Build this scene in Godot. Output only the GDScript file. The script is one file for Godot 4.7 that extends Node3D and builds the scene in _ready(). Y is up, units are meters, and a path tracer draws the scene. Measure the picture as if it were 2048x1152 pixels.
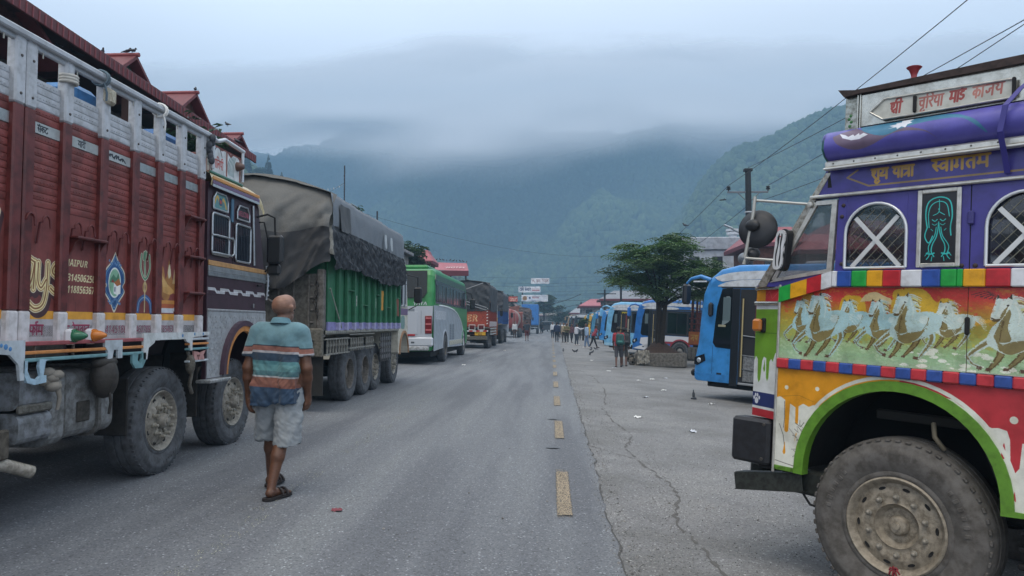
extends Node3D
class Geo:
	var v := PackedVector3Array()
	var n := PackedVector3Array()
	var uv := PackedVector2Array()
	var col := PackedColorArray()
	var tint := Color(1, 1, 1)
	var use_col := false
	var xf := Transform3D()
	func put(p: Vector3, nn: Vector3, t: Vector2) -> void:
		v.append(xf * p)
		n.append((xf.basis * nn).normalized())
		uv.append(t)
		if use_col:
			col.append(tint)
	func tri(a: Vector3, b: Vector3, c: Vector3, hint: Vector3, ta := Vector2(), tb := Vector2(), tc := Vector2()) -> void:
		var k := (c - a).cross(b - a)
		if k.length_squared() < 1e-16:
			return
		k = k.normalized()
		if k.dot(hint) < 0.0:
			put(a, -k, ta); put(c, -k, tc); put(b, -k, tb)
		else:
			put(a, k, ta); put(b, k, tb); put(c, k, tc)
	func quad(a: Vector3, b: Vector3, c: Vector3, d: Vector3, hint: Vector3, t := [Vector2(0, 1), Vector2(1, 1), Vector2(1, 0), Vector2(0, 0)]) -> void:
		tri(a, b, c, hint, t[0], t[1], t[2])
		tri(a, c, d, hint, t[0], t[2], t[3])
	func box(c: Vector3, s: Vector3, e := 0.0, b := Basis()) -> void:
		var h := s * 0.5
		e = minf(e, minf(h.x, minf(h.y, h.z)) * 0.9)
		var i := h - Vector3(e, e, e)
		for ax in 3:
			var bx := (ax + 1) % 3
			var cx := (ax + 2) % 3
			for sg in [-1.0, 1.0]:
				var q := []
				for k in [[-1, -1], [1, -1], [1, 1], [-1, 1]]:
					var p := Vector3()
					p[ax] = h[ax] * sg
					p[bx] = i[bx] * k[0]
					p[cx] = i[cx] * k[1]
					q.append(c + b * p)
				var nn := Vector3()
				nn[ax] = sg
				quad(q[0], q[1], q[2], q[3], b * nn)
		if e > 0.0:
			for ax in 3:
				var bx := (ax + 1) % 3
				var cx := (ax + 2) % 3
				for sb in [-1.0, 1.0]:
					for sc in [-1.0, 1.0]:
						var q := []
						for k in [[0, -1], [0, 1], [1, 1], [1, -1]]:
							var p := Vector3()
							p[ax] = i[ax] * k[1]
							p[bx] = (h[bx] if k[0] == 0 else i[bx]) * sb
							p[cx] = (i[cx] if k[0] == 0 else h[cx]) * sc
							q.append(c + b * p)
						var nn := Vector3()
						nn[bx] = sb
						nn[cx] = sc
						quad(q[0], q[1], q[2], q[3], b * nn)
			for sx in [-1.0, 1.0]:
				for sy in [-1.0, 1.0]:
					for sz in [-1.0, 1.0]:
						var s3 := Vector3(sx, sy, sz)
						tri(c + b * (Vector3(h.x, i.y, i.z) * s3), c + b * (Vector3(i.x, h.y, i.z) * s3), c + b * (Vector3(i.x, i.y, h.z) * s3), b * s3)
	func prism(poly: PackedVector2Array, o: Vector3, ax: Vector3, ay: Vector3, az: Vector3, d0: float, d1: float, us := Rect2(0, 0, 1, 1), back := true) -> void:
		var ix := Geometry2D.triangulate_polygon(poly)
		var cen := Vector2()
		for p in poly:
			cen += p
		cen /= poly.size()
		for k in range(0, ix.size(), 3):
			var q := []
			var t := []
			for j in 3:
				var p := poly[ix[k + j]]
				q.append(o + ax * p.x + ay * p.y)
				t.append(Vector2((p.x - us.position.x) / us.size.x, 1.0 - (p.y - us.position.y) / us.size.y))
			tri(q[0] + az * d1, q[1] + az * d1, q[2] + az * d1, az, t[0], t[1], t[2])
			if back:
				tri(q[0] + az * d0, q[1] + az * d0, q[2] + az * d0, -az, t[0], t[1], t[2])
		if absf(d1 - d0) < 1e-5:
			return
		var area := 0.0
		for i in poly.size():
			var a := poly[i]
			var b := poly[(i + 1) % poly.size()]
			area += a.x * b.y - b.x * a.y
		for i in poly.size():
			var a := poly[i]
			var b := poly[(i + 1) % poly.size()]
			var e := b - a
			var m := Vector2(e.y, -e.x) * signf(area)
			var pa := o + ax * a.x + ay * a.y
			var pb := o + ax * b.x + ay * b.y
			quad(pa + az * d0, pb + az * d0, pb + az * d1, pa + az * d1, ax * m.x + ay * m.y)
	func grid(rows: Array, flip := false, close := false, us := Vector2(1, 1)) -> void:
		var h := rows.size()
		var w: int = rows[0].size()
		var nn := []
		for r in h:
			var line := PackedVector3Array()
			for c in w:
				var up: Vector3 = rows[mini(r + 1, h - 1)][c] - rows[maxi(r - 1, 0)][c]
				var lf: int = (c - 1 + w) % w if close else maxi(c - 1, 0)
				var rt: int = (c + 1) % w if close else mini(c + 1, w - 1)
				var k: Vector3 = up.cross(rows[r][rt] - rows[r][lf])
				line.append(k.normalized() * (-1.0 if flip else 1.0))
			nn.append(line)
		for r in h - 1:
			for c in (w if close else w - 1):
				var d := (c + 1) % w
				var id := [[r, c], [r + 1, c], [r + 1, d], [r, d]]
				var us4 := [Vector2(c, r), Vector2(c, r + 1), Vector2(c + 1, r + 1), Vector2(c + 1, r)]
				var order := [0, 1, 2, 0, 2, 3]
				if not flip:
					order = [0, 2, 1, 0, 3, 2]
				for o in order:
					var k = id[o]
					put(rows[k[0]][k[1]], nn[k[0]][k[1]], Vector2(us4[o].x / (w if close else w - 1), 1.0 - us4[o].y / (h - 1)) * us)
	func tube(pts: PackedVector3Array, r: float, sides := 8, cap := true, r_end := -1.0) -> void:
		var rows := []
		var m := pts.size()
		var t0 := (pts[1] - pts[0]).normalized()
		var a := t0.cross(Vector3.UP)
		if a.length() < 0.1:
			a = t0.cross(Vector3.RIGHT)
		a = a.normalized()
		for i in m:
			var t := (pts[mini(i + 1, m - 1)] - pts[maxi(i - 1, 0)]).normalized()
			a = (a - t * a.dot(t)).normalized()
			var b := t.cross(a)
			var rr := r if r_end < 0.0 else lerpf(r, r_end, float(i) / (m - 1))
			var ring := PackedVector3Array()
			for s in sides:
				var an := TAU * s / sides
				ring.append(pts[i] + (a * cos(an) + b * sin(an)) * rr)
			rows.append(ring)
		grid(rows, false, true)
		if cap:
			for e in [0, m - 1]:
				var hint: Vector3 = pts[0] - pts[1] if e == 0 else pts[m - 1] - pts[m - 2]
				for s in range(1, sides - 1):
					tri(rows[e][0], rows[e][s], rows[e][s + 1], hint)
	func lathe(prof: Array, o: Vector3, ax: Vector3, ay: Vector3, az: Vector3, seg := 24, sharp := false) -> void:
		for i in prof.size() - 1:
			var p: Vector2 = prof[i]
			var q: Vector2 = prof[i + 1]
			var e := q - p
			if e.length() < 1e-6:
				continue
			var m := Vector2(e.y, -e.x).normalized()
			var na := m
			var nb := m
			if not sharp:
				if i > 0:
					var e0: Vector2 = p - prof[i - 1]
					if e0.normalized().dot(e.normalized()) > 0.6:
						na = (m + Vector2(e0.y, -e0.x).normalized()).normalized()
				if i < prof.size() - 2:
					var e1: Vector2 = prof[i + 2] - q
					if e1.normalized().dot(e.normalized()) > 0.6:
						nb = (m + Vector2(e1.y, -e1.x).normalized()).normalized()
			for s in seg:
				var u0 := ax * cos(TAU * s / seg) + ay * sin(TAU * s / seg)
				var u1 := ax * cos(TAU * (s + 1) / seg) + ay * sin(TAU * (s + 1) / seg)
				var P := [o + u0 * p.x + az * p.y, o + u1 * p.x + az * p.y, o + u1 * q.x + az * q.y, o + u0 * q.x + az * q.y]
				var N := [u0 * na.x + az * na.y, u1 * na.x + az * na.y, u1 * nb.x + az * nb.y, u0 * nb.x + az * nb.y]
				var T := [Vector2(float(s) / seg, float(i) / prof.size()), Vector2(float(s + 1) / seg, float(i) / prof.size()), Vector2(float(s + 1) / seg, float(i + 1) / prof.size()), Vector2(float(s) / seg, float(i + 1) / prof.size())]
				for tr in [[0, 1, 2], [0, 2, 3]]:
					var k: Vector3 = (P[tr[2]] - P[tr[0]]).cross(P[tr[1]] - P[tr[0]])
					if k.length_squared() < 1e-18:
						continue
					var od: Array = tr if k.dot(N[tr[0]] + N[tr[1]] + N[tr[2]]) > 0.0 else [tr[0], tr[2], tr[1]]
					for x in od:
						put(P[x], N[x], T[x])
	func ball(c: Vector3, r: Vector3, seg := 10, rings := 6) -> void:
		var rows := []
		for i in rings + 1:
			var a := PI * i / rings
			var line := PackedVector3Array()
			for s in seg:
				var b := TAU * s / seg
				line.append(c + Vector3(sin(a) * cos(b), cos(a), sin(a) * sin(b)) * r)
			rows.append(line)
		grid(rows, false, true)
	func add(g: Geo, t := Transform3D()) -> void:
		for i in g.v.size():
			put(t * g.v[i], t.basis * g.n[i], g.uv[i])
	func mesh(m: Material) -> ArrayMesh:
		var am := ArrayMesh.new()
		if uv.size() != v.size() or (use_col and col.size() != v.size()): print("SIZES ", v.size(), " ", n.size(), " ", uv.size(), " ", col.size())
		if v.is_empty():
			return am
		for i in n.size():
			if n[i].length_squared() < 0.5:
				n[i] = Vector3.UP
		var a := []
		a.resize(Mesh.ARRAY_MAX)
		a[Mesh.ARRAY_VERTEX] = v
		a[Mesh.ARRAY_NORMAL] = n
		a[Mesh.ARRAY_TEX_UV] = uv
		if use_col:
			a[Mesh.ARRAY_COLOR] = col
		am.add_surface_from_arrays(Mesh.PRIMITIVE_TRIANGLES, a)
		am.surface_set_material(0, m)
		return am
class Ink:
	var im: Image
	var k := 1.0      # pixels per unit
	var org := Vector2()
	var h := 0
	func _init(w: int, hh: int, bg: Color, rect := Rect2(0, 0, 1, 1)) -> void:
		im = Image.create(w * 2, hh * 2, false, Image.FORMAT_RGBA8)
		im.fill(bg)
		k = w * 2.0 / rect.size.x
		org = rect.position
		h = hh * 2
	func px(p: Vector2) -> Vector2:
		return Vector2((p.x - org.x) * k, h - (p.y - org.y) * k)
	func raw(pp: PackedVector2Array, c: Color) -> void:
		var lo := 1e9
		var hi := -1e9
		for p in pp:
			lo = minf(lo, p.y)
			hi = maxf(hi, p.y)
		var m := pp.size()
		for y in range(maxi(int(lo), 0), mini(int(hi) + 1, h)):
			var yc := y + 0.5
			var xs := []
			for i in m:
				var a := pp[i]
				var b := pp[(i + 1) % m]
				if (a.y <= yc) != (b.y <= yc):
					xs.append(a.x + (yc - a.y) / (b.y - a.y) * (b.x - a.x))
			xs.sort()
			for i in range(0, xs.size() - 1, 2):
				var x0 := int(round(xs[i]))
				var x1 := int(round(xs[i + 1]))
				if x1 > x0:
					im.fill_rect(Rect2i(x0, y, x1 - x0, 1), c)
	func poly(pts, c: Color) -> void:
		var pp := PackedVector2Array()
		for p in pts:
			pp.append(px(p))
		raw(pp, c)
	func rect(x0: float, y0: float, x1: float, y1: float, c: Color) -> void:
		poly([Vector2(x0, y0), Vector2(x1, y0), Vector2(x1, y1), Vector2(x0, y1)], c)
	func disc(p: Vector2, r: float, c: Color, sy := 1.0) -> void:
		var pp := []
		var m := clampi(int(r * k), 8, 40)
		for i in m:
			pp.append(p + Vector2(cos(TAU * i / m), sin(TAU * i / m) * sy) * r)
		poly(pp, c)
	func line(pts, w: float, c: Color, w_end := -1.0) -> void:
		var m: int = pts.size()
		for i in m - 1:
			var a: Vector2 = pts[i]
			var b: Vector2 = pts[i + 1]
			var ra := w * 0.5 if w_end < 0.0 else lerpf(w, w_end, float(i) / (m - 1)) * 0.5
			var rb := w * 0.5 if w_end < 0.0 else lerpf(w, w_end, float(i + 1) / (m - 1)) * 0.5
			var q := (b - a).orthogonal().normalized()
			poly([a + q * ra, b + q * rb, b - q * rb, a - q * ra], c)
			if ra * k > 0.8:
				disc(b, rb, c)
				if i == 0:
					disc(a, ra, c)
	func shade(x0: float, y0: float, x1: float, y1: float, cols: Array) -> void:
		var a := px(Vector2(x0, y1))
		var b := px(Vector2(x1, y0))
		for y in range(int(a.y), int(b.y)):
			var t := (y - a.y) / (b.y - a.y) * (cols.size() - 1)
			var i := mini(int(t), cols.size() - 2)
			im.fill_rect(Rect2i(int(a.x), y, int(b.x - a.x), 1), cols[i].lerp(cols[i + 1], t - i))
	func text(s: String, at: Vector2, size: float, c: Color, slant := 0.0, bold := true, wide := 1.0, rot := 0.0, fat := 0.0) -> float:
		var tm := TextMesh.new()
		var f := SystemFont.new()
		f.font_names = PackedStringArray(["Droid Sans"])
		f.font_weight = 700 if bold else 400
		tm.font = f
		tm.font_size = 64
		tm.pixel_size = 1.0 / 46.0
		tm.depth = 0.0
		tm.horizontal_alignment = HORIZONTAL_ALIGNMENT_LEFT
		tm.text = s
		var a := tm.get_mesh_arrays()
		var vs: PackedVector3Array = a[Mesh.ARRAY_VERTEX]
		var ix = a[Mesh.ARRAY_INDEX]
		var lo := 1e9
		var hi := -1e9
		var base := 1e9
		for p in vs:
			lo = minf(lo, p.x)
			hi = maxf(hi, p.x)
			base = minf(base, p.y)
		if s.contains("y") or s.contains("g") or s.contains("p"):
			base += 0.28
		var cnt: int = ix.size() if ix != null else vs.size()
		var cr := cos(rot)
		var sr := sin(rot)
		for t in range(0, cnt, 3):
			var q := PackedVector2Array()
			for j in 3:
				var p := vs[ix[t + j]] if ix != null else vs[t + j]
				var l := Vector2((p.x - lo) * wide + (p.y - base) * slant, p.y - base) * size
				q.append(px(at + Vector2(l.x * cr - l.y * sr, l.x * sr + l.y * cr)))
			raw(q, c)
			if fat > 0.0:
				for j in 3:
					var d := (q[(j + 1) % 3] - q[j])
					if d.length() > 0.5:
						var o := d.orthogonal().normalized() * fat * k * 0.5
						raw(PackedVector2Array([q[j] + o, q[(j + 1) % 3] + o, q[(j + 1) % 3] - o, q[j] - o]), c)
		return (hi - lo) * wide * size
	func tex() -> ImageTexture:
		im.resize(im.get_width() / 2, im.get_height() / 2, Image.INTERPOLATE_BILINEAR)
		return ImageTexture.create_from_image(im)
static func curve(pts: Array, per := 6) -> Array:
	var out := []
	var m := pts.size()
	for i in m - 1:
		var p0: Vector2 = pts[maxi(i - 1, 0)]
		var p1: Vector2 = pts[i]
		var p2: Vector2 = pts[i + 1]
		var p3: Vector2 = pts[mini(i + 2, m - 1)]
		for s in per:
			out.append(p1.cubic_interpolate(p2, p0, p3, float(s) / per))
	out.append(pts[m - 1])
	return out
static func pv(s: String) -> Array:
	var out := []
	for w in s.split(" ", false):
		var q := w.split(",")
		out.append(Vector2(float(q[0]), float(q[1])))
	return out
static func pva(s: String) -> PackedVector2Array:
	return PackedVector2Array(pv(s))
static func V3(x := 0.0, y := 0.0, z := 0.0) -> Vector3:
	return Vector3(x, y, z)
static func V2(x := 0.0, y := 0.0) -> Vector2:
	return Vector2(x, y)
var taken := {}
var mats := {}
var noise := {}
var rng := RandomNumberGenerator.new()
func numbered(called: String) -> String:
	var k: int = taken.get(called, 0)
	taken[called] = k + 1
	return called if k == 0 else "%s_%03d" % [called, k]
func tag(o: Node, label: String, category := "", group := "") -> Node:
	o.set_meta("label", label)
	if category:
		o.set_meta("category", category)
	if group:
		o.set_meta("group", group)
	return o
func thing(called: String, label: String, category: String, at := Vector3.ZERO, turn := .0, group := "") -> Node3D:
	var o := Node3D.new()
	o.name = numbered(called)
	add_child(o)
	o.position = at
	o.rotation.y = turn
	tag(o, label, category, group)
	return o
func obj(called: String, g: Geo, m: Material, parent: Node = null, at := Transform3D()) -> MeshInstance3D:
	var o := MeshInstance3D.new()
	if parent:
		o.name = called
		o.mesh = g.mesh(m)
		parent.add_child(o, true)
	else:
		o.name = numbered(called)
		o.mesh = g.mesh(m)
		add_child(o)
	o.transform = at
	return o
func same(called: String, me: Mesh, parent: Node, at: Transform3D) -> MeshInstance3D:
	var o := MeshInstance3D.new()
	o.name = called
	o.mesh = me
	parent.add_child(o, true)
	o.transform = at
	return o
func struct(called: String, g: Geo, m: Material) -> MeshInstance3D:
	var o := obj(called, g, m)
	o.set_meta("kind", "structure")
	return o
func hexa(s: String) -> Color:
	return Color.html(s)
func grain(kind: String) -> NoiseTexture2D:
	if noise.has(kind):
		return noise[kind]
	var t := NoiseTexture2D.new()
	var f := FastNoiseLite.new()
	f.seed = 7 + noise.size()
	f.noise_type = FastNoiseLite.TYPE_SIMPLEX_SMOOTH
	t.width = 512
	t.height = 512
	t.seamless = true
	t.generate_mipmaps = false
	var gr := Gradient.new()
	match kind:
		"dust":
			f.frequency = .008; f.fractal_octaves = 6; f.fractal_gain = .62
			gr.offsets = PackedFloat32Array([.2, .5, .8])
			gr.colors = PackedColorArray([Color(.86, .855, .845), Color(.95, .95, .945), Color(1, 1, 1)])
		"grime":
			f.frequency = .012; f.fractal_octaves = 6; f.fractal_gain = .68
			gr.offsets = PackedFloat32Array([.2, .45, .62, .85])
			gr.colors = PackedColorArray([Color(.68, .665, .64), Color(.84, .83, .81), Color(.95, .945, .935), Color(1, 1, 1)])
		"grit":
			f.frequency = .25; f.fractal_octaves = 3
			gr.offsets = PackedFloat32Array([.15, .5, .72, .9])
			gr.colors = PackedColorArray([Color(.5, .5, .5), Color(.74, .74, .74), Color(.86, .86, .86), Color(1, 1, 1)])
		"weave":
			f.frequency = .05; f.fractal_octaves = 5; f.fractal_gain = .6
			gr.offsets = PackedFloat32Array([.1, .9])
			gr.colors = PackedColorArray([Color(.86, .86, .86), Color(1, 1, 1)])
		"bump":
			f.frequency = .03; f.fractal_octaves = 5
			gr.offsets = PackedFloat32Array([.0, 1.0])
			gr.colors = PackedColorArray([Color(0, 0, 0), Color(1, 1, 1)])
		"stones":
			f.noise_type = FastNoiseLite.TYPE_CELLULAR
			f.frequency = .11; f.fractal_octaves = 2
			gr.offsets = PackedFloat32Array([.0, 1.0])
			gr.colors = PackedColorArray([Color(1, 1, 1), Color(0, 0, 0)])
	t.color_ramp = gr
	t.noise = f
	noise[kind] = t
	return t
func mat(c: String, rough := .6, metal := .0, wear := "", size := 1.0, bump := .0) -> StandardMaterial3D:
	var key := "%s %s %s %s %s %s" % [c, rough, metal, wear, size, bump]
	if mats.has(key):
		return mats[key]
	var m := StandardMaterial3D.new()
	m.albedo_color = hexa(c)
	m.roughness = rough
	m.metallic = metal
	if wear:
		m.albedo_texture = grain(wear)
		m.uv1_triplanar = true
		m.uv1_scale = Vector3.ONE / size
	if bump > .0:
		m.heightmap_enabled = true
		m.heightmap_scale = bump
		m.heightmap_texture = grain("bump")
		m.uv1_triplanar = true
		m.uv1_scale = Vector3.ONE / size
	mats[key] = m
	return m
func printed(t: Texture2D, rough := .5, alpha := false) -> StandardMaterial3D:
	var m := StandardMaterial3D.new()
	m.albedo_texture = t
	m.roughness = rough
	m.detail_enabled = true
	m.detail_blend_mode = BaseMaterial3D.BLEND_MODE_MUL
	m.detail_albedo = grain("dust")
	m.detail_uv_layer = BaseMaterial3D.DETAIL_UV_2
	m.uv2_triplanar = true
	m.uv2_scale = Vector3.ONE / .9
	m.texture_repeat = not alpha
	if alpha:
		m.transparency = BaseMaterial3D.TRANSPARENCY_ALPHA
	return m
func glass(c: String, a: float) -> StandardMaterial3D:
	var key := "glass " + c + str(a)
	if not mats.has(key):
		var m := StandardMaterial3D.new()
		m.albedo_color = Color(hexa(c), a)
		m.transparency = BaseMaterial3D.TRANSPARENCY_ALPHA
		m.roughness = .03
		m.metallic_specular = .6
		mats[key] = m
	return mats[key]
func gy(x: float) -> float:
	if x < -8.0:
		return .28
	if x < .0:
		return -.035 * x
	return maxf(-.06 * x, -.36)
func rnd(a: float, b: float) -> float:
	return rng.randf_range(a, b)
var hill_noise := FastNoiseLite.new()
func land(x: float, z: float) -> float:
	var d := -z
	var nz := hill_noise.get_noise_2d(x, z)
	var main := (d - 640.0 - .05 * absf(x - 60.0) + nz * 150.0) * .62
	var rx := maxf(.0, x - 60.0 - (d - 560.0) * .14 + nz * 40.0)
	var rs := 196.0 * (1.0 - exp(-rx / 72.0)) + nz * 14.0
	rs *= smoothstep(380.0, 620.0, d)
	var ls := (-x - 14.0 + nz * 14.0) * .56
	ls = minf(ls, 120.0) * smoothstep(150.0, 290.0, d)
	main = minf(main, 285.0 + nz * 40.0)
	return maxf(-.6, maxf(main, maxf(rs, ls)))
func build_land() -> void:
	hill_noise.seed = 11
	hill_noise.frequency = .0036
	hill_noise.fractal_octaves = 4
	var xs := [-420.0, -60.0, -20.0, -8.0, -4.5, .0, 6.0, 14.0, 40.0, 420.0]
	var g := Geo.new()
	var rows := []
	for z in [30.0, -60.0, -160.0, -300.0, -700.0]:
		var line := PackedVector3Array()
		for x in xs:
			line.append(V3(x, gy(x) - .012, z))
		rows.append(line)
	for r in rows.size() - 1:
		for c in xs.size() - 1:
			g.quad(rows[r][c], rows[r][c + 1], rows[r + 1][c + 1], rows[r + 1][c], Vector3.UP)
	struct("ground", g, mat("77736a", .95, .0, "dust", 9.0))
	g = Geo.new()
	rows = []
	var z := -150.0
	while z > -1500.0:
		var line := PackedVector3Array()
		for i in 111:
			var x := (i - 55) * 20.0
			x = x * (.35 + .65 * minf(1.0, -z / 900.0))
			line.append(V3(x, land(x, z), z))
		rows.append(line)
		z -= 9.0 if z > -420.0 else 14.0
	g.grid(rows, false)
	struct("hill_terrain", g, mat("3c4a38", 1.0, .0, "grime", 40.0))
	var lump := Geo.new()
	lump.use_col = true
	rng.seed = 5
	var lr := []
	for i in 6:
		var a := PI * (i / 5.0) * .72
		var line := PackedVector3Array()
		for s in 8:
			var b := TAU * s / 8
			var k := rnd(.72, 1.15)
			line.append(V3(sin(a) * cos(b) * k, cos(a) * 1.05 * k + .15, sin(a) * sin(b) * k))
		lr.append(line)
	lump.grid(lr, false, true)
	var fm := mat("ffffff", 1.0).duplicate()
	fm.vertex_color_use_as_albedo = true
	var spots := []
	var tint := FastNoiseLite.new()
	tint.frequency = .011
	tint.seed = 3
	for k in 150000:
		var d := lerpf(260.0, 1330.0, pow(rng.randf(), .62))
		var x := rnd(-.95, .75) * d
		var y := land(x, -d)
		if y < 2.0 or y > 400.0:
			continue
		if y / d > .43:
			continue
		var s := rnd(2.2, 4.0) * (1.25 if d > 640.0 else .85)
		var t := tint.get_noise_2d(x, d) * .5 + rnd(-.25, .25)
		var c := Color(.026, .05, .022).lerp(Color(.085, .13, .045), clampf(.4 + t * 1.3, 0, 1))
		spots.append([Transform3D(Basis(Vector3.UP, rnd(0, TAU)).scaled(V3(s, s * rnd(.9, 1.5), s)), V3(x, y - .4, -d)), c])
	var mm := MultiMesh.new()
	mm.transform_format = MultiMesh.TRANSFORM_3D
	mm.use_colors = true
	mm.mesh = lump.mesh(fm)
	mm.instance_count = spots.size()
	for i in spots.size():
		mm.set_instance_transform(i, spots[i][0])
		mm.set_instance_color(i, spots[i][1])
	var mi := MultiMeshInstance3D.new()
	mi.multimesh = mm
	mi.name = "hillside_forest"
	mi.set_meta("kind", "stuff")
	add_child(mi)
func build_cloud() -> void:
	var m := StandardMaterial3D.new()
	m.albedo_color = Color(.80, .815, .845)
	m.roughness = 1.0
	m.specular_mode = BaseMaterial3D.SPECULAR_DISABLED
	m.transparency = BaseMaterial3D.TRANSPARENCY_ALPHA
	m.vertex_color_use_as_albedo = true
	m.backlight_enabled = true
	m.backlight = Color(.6, .6, .6)
	var f := FastNoiseLite.new()
	f.seed = 4
	f.frequency = .0036
	f.fractal_octaves = 3
	f.fractal_gain = .45
	for k in 3:
		var g := Geo.new()
		g.use_col = true
		var rows := []
		for r in 66:
			var line := PackedVector3Array()
			var y := 120.0 + r * 7.0
			for c in 90:
				var x := (c - 45) * 30.0
				var d := 505.0 + y / .62 - 26.0 * k + .05 * absf(x - 60.0)
				d += f.get_noise_3d(x * .7, y, k * 90.0) * 18.0
				line.append(V3(x, y, -d))
			rows.append(line)
		for r in 65:
			for c in 89:
				var q := [rows[r][c], rows[r][c + 1], rows[r + 1][c + 1], rows[r + 1][c]]
				var nn: Vector3 = (q[1] - q[0]).cross(q[3] - q[0]).normalized()
				for o in [0, 2, 1, 0, 3, 2]:
					var p: Vector3 = q[o]
					var n := f.get_noise_3d(p.x * .8, p.y * 1.1, k * 70.0 + 400.0)
					var h := p.y - p.x * .035 + n * 95.0
					var a := smoothstep(165.0, 285.0, h) * (.74 + .08 * k) * (1.0 - smoothstep(390.0, 520.0, h))
					g.tint = Color(1, 1, 1, clampf(a, .0, .95))
					g.put(p, nn, V2())
		var o := obj("cloud", g, m)
		o.set_meta("kind", "stuff")
var glyphs := {}
func make_glyphs() -> void:
	var t := {
		"A": ".3|.15,1 .15,0", "i": ".35|.2,1 .2,0/.2,1 .1,1.28 .35,1.45 .7,1.3 .85,1.02", "I": ".4|.2,1 .2,0/.2,1 .22,1.28 .0,1.42 -.3,1.3 -.4,1.02",
		"u": "0|-.3,0 -.5,-.2 -.3,-.38 -.05,-.22", "e": "0|-.25,1 -.55,1.35", "M": "0|-.4,1.2 -.36,1.24", "R": "0|-.2,1.05 -.35,1.3 -.02,1.36",
		"ka": ".95|.45,1 .45,0/.45,.55 .25,.7 .1,.5 .2,.3 .45,.45/.45,.55 .65,.7 .85,.55 .8,.25 .7,.15", "ga": ".8|.2,1 .2,.45 .08,.3 .2,.2 .28,.32/.6,1 .6,0",
		"ca": ".8|.1,.72 .58,.72/.18,.7 .15,.45 .35,.25 .6,.38/.6,1 .6,0", "ja": ".9|.68,1 .68,0/.68,.6 .38,.62 .36,.38 .15,.28 .06,.45",
		"Ta": ".8|.45,1 .45,.8 .18,.62 .14,.28 .4,.06 .68,.18 .66,.32", "ta": ".8|.6,1 .6,0/.6,.62 .3,.65 .14,.4 .3,.08", "na": ".85|.65,1 .65,0/.65,.5 .3,.48 .2,.38 .1,.5 .22,.58",
		"pa": ".85|.18,1 .16,.5 .32,.34 .65,.4/.65,1 .65,0", "pha": "1.1|.18,1 .16,.5 .32,.34 .65,.4/.65,1 .65,0/.65,.6 .85,.72 1,.5 .9,.3",
		"bha": ".9|.75,1 .75,0/.2,.95 .38,.88 .32,.62 .14,.55/.1,.34 .3,.3 .75,.36", "ma": ".9|.2,1 .2,.35 .08,.35 .16,.48 .3,.36 .7,.36/.7,1 .7,0",
		"ya": ".85|.1,.95 .3,.82 .15,.6 .3,.36 .65,.42/.65,1 .65,0", "ra": ".6|.3,1 .48,.8 .35,.6 .14,.58 .5,.05", "la": ".9|.7,1 .7,0/.7,.55 .52,.66 .42,.45 .3,.66 .1,.5 .25,.15",
		"va": ".8|.6,1 .6,0/.6,.58 .3,.66 .12,.4 .3,.2 .6,.42", "sha": ".95|.78,1 .78,0/.12,.72 .2,.95 .42,.85 .36,.58 .14,.5 .5,.08", "sa": ".9|.15,.95 .36,.85 .3,.6 .12,.54 .45,.05/.35,.45 .75,.45/.75,1 .75,0",
		"tra": ".8|.6,1 .6,0/.1,.75 .6,.7/.6,.45 .15,.15", "sva": "1.3|.1,.95 .3,.85 .25,.6 .1,.54 .4,.08/.3,.45 .58,.42/1.1,1 1.1,0/1.1,.58 .8,.66 .62,.4 .8,.2 1.1,.42",
		"shra": ".95|.78,1 .78,0/.12,.72 .2,.95 .42,.85 .36,.58 .14,.5 .5,.08/.75,.45 .3,.2", "ee": ".75|.5,1 .5,.86 .2,.76 .22,.56 .52,.5 .55,.3 .3,.14 .14,.22/.3,1.05 .2,1.3 .5,1.36",
		"ha": ".7|.4,1 .4,.8 .15,.66 .4,.52 .55,.4 .25,.28 .4,.05", "_": ".5|", ".": ".3|.1,.05 .14,.05", "1": ".6|.4,1 .15,.8 .4,.6 .5,.7 .35,.3 .2,0", "8": ".7|.15,.95 .15,.5 .35,.2 .65,.1", "po": ".9|.18,1 .16,.5 .32,.34 .65,.4/.65,1 .65,0/.65,1 .4,1.4",
	}
	for k in t:
		var w: String = t[k]
		var q := w.split("|")
		var st := []
		for s in q[1].split("/", false):
			var p := pv(s)
			st.append(curve(p, 4) if p.size() > 2 else p)
		glyphs[k] = [float(q[0]), st]
func script_line(ink: Ink, s: String, at: Vector2, size: float, w: float, c: Color, slant := .0, wide := 1.0, rot := .0) -> float:
	if glyphs.is_empty():
		make_glyphs()
	var x := .0
	var head := -1.0
	var cr := cos(rot)
	var sr := sin(rot)
	var place := func(p: Vector2) -> Vector2:
		var l := V2(p.x * wide + p.y * slant, p.y) * size
		return at + V2(l.x * cr - l.y * sr, l.x * sr + l.y * cr)
	for k in s.split(" ", false):
		var g: Array = glyphs[k]
		if k in ["_", ".", "1", "8"]:
			if head >= .0:
				ink.line([place.call(V2(head, 1)), place.call(V2(x, 1))], w, c)
			head = -1.0
		elif head < .0:
			head = x
		for st in g[1]:
			var q := []
			for p in st:
				q.append(place.call(p + V2(x, 0)))
			ink.line(q, w, c)
		x += g[0]
	if head >= .0:
		ink.line([place.call(V2(head, 1)), place.call(V2(x, 1))], w, c)
	return x * size * wide
var wheel_cache := {}
func wheel(parent: Node, at: Vector3, style: String, spin := .0, turn := .0) -> void:
	if not wheel_cache.has(style):
		wheel_cache[style] = wheel_shapes(style)
	var w: Dictionary = wheel_cache[style]
	var t := Node3D.new()
	t.name = "wheel"
	parent.add_child(t, true)
	t.transform = Transform3D(Basis(Vector3.UP, turn) * Basis(Vector3.RIGHT, spin), at)
	for k in w:
		for me in w[k]:
			same(k, me[0], t, me[1])
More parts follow.
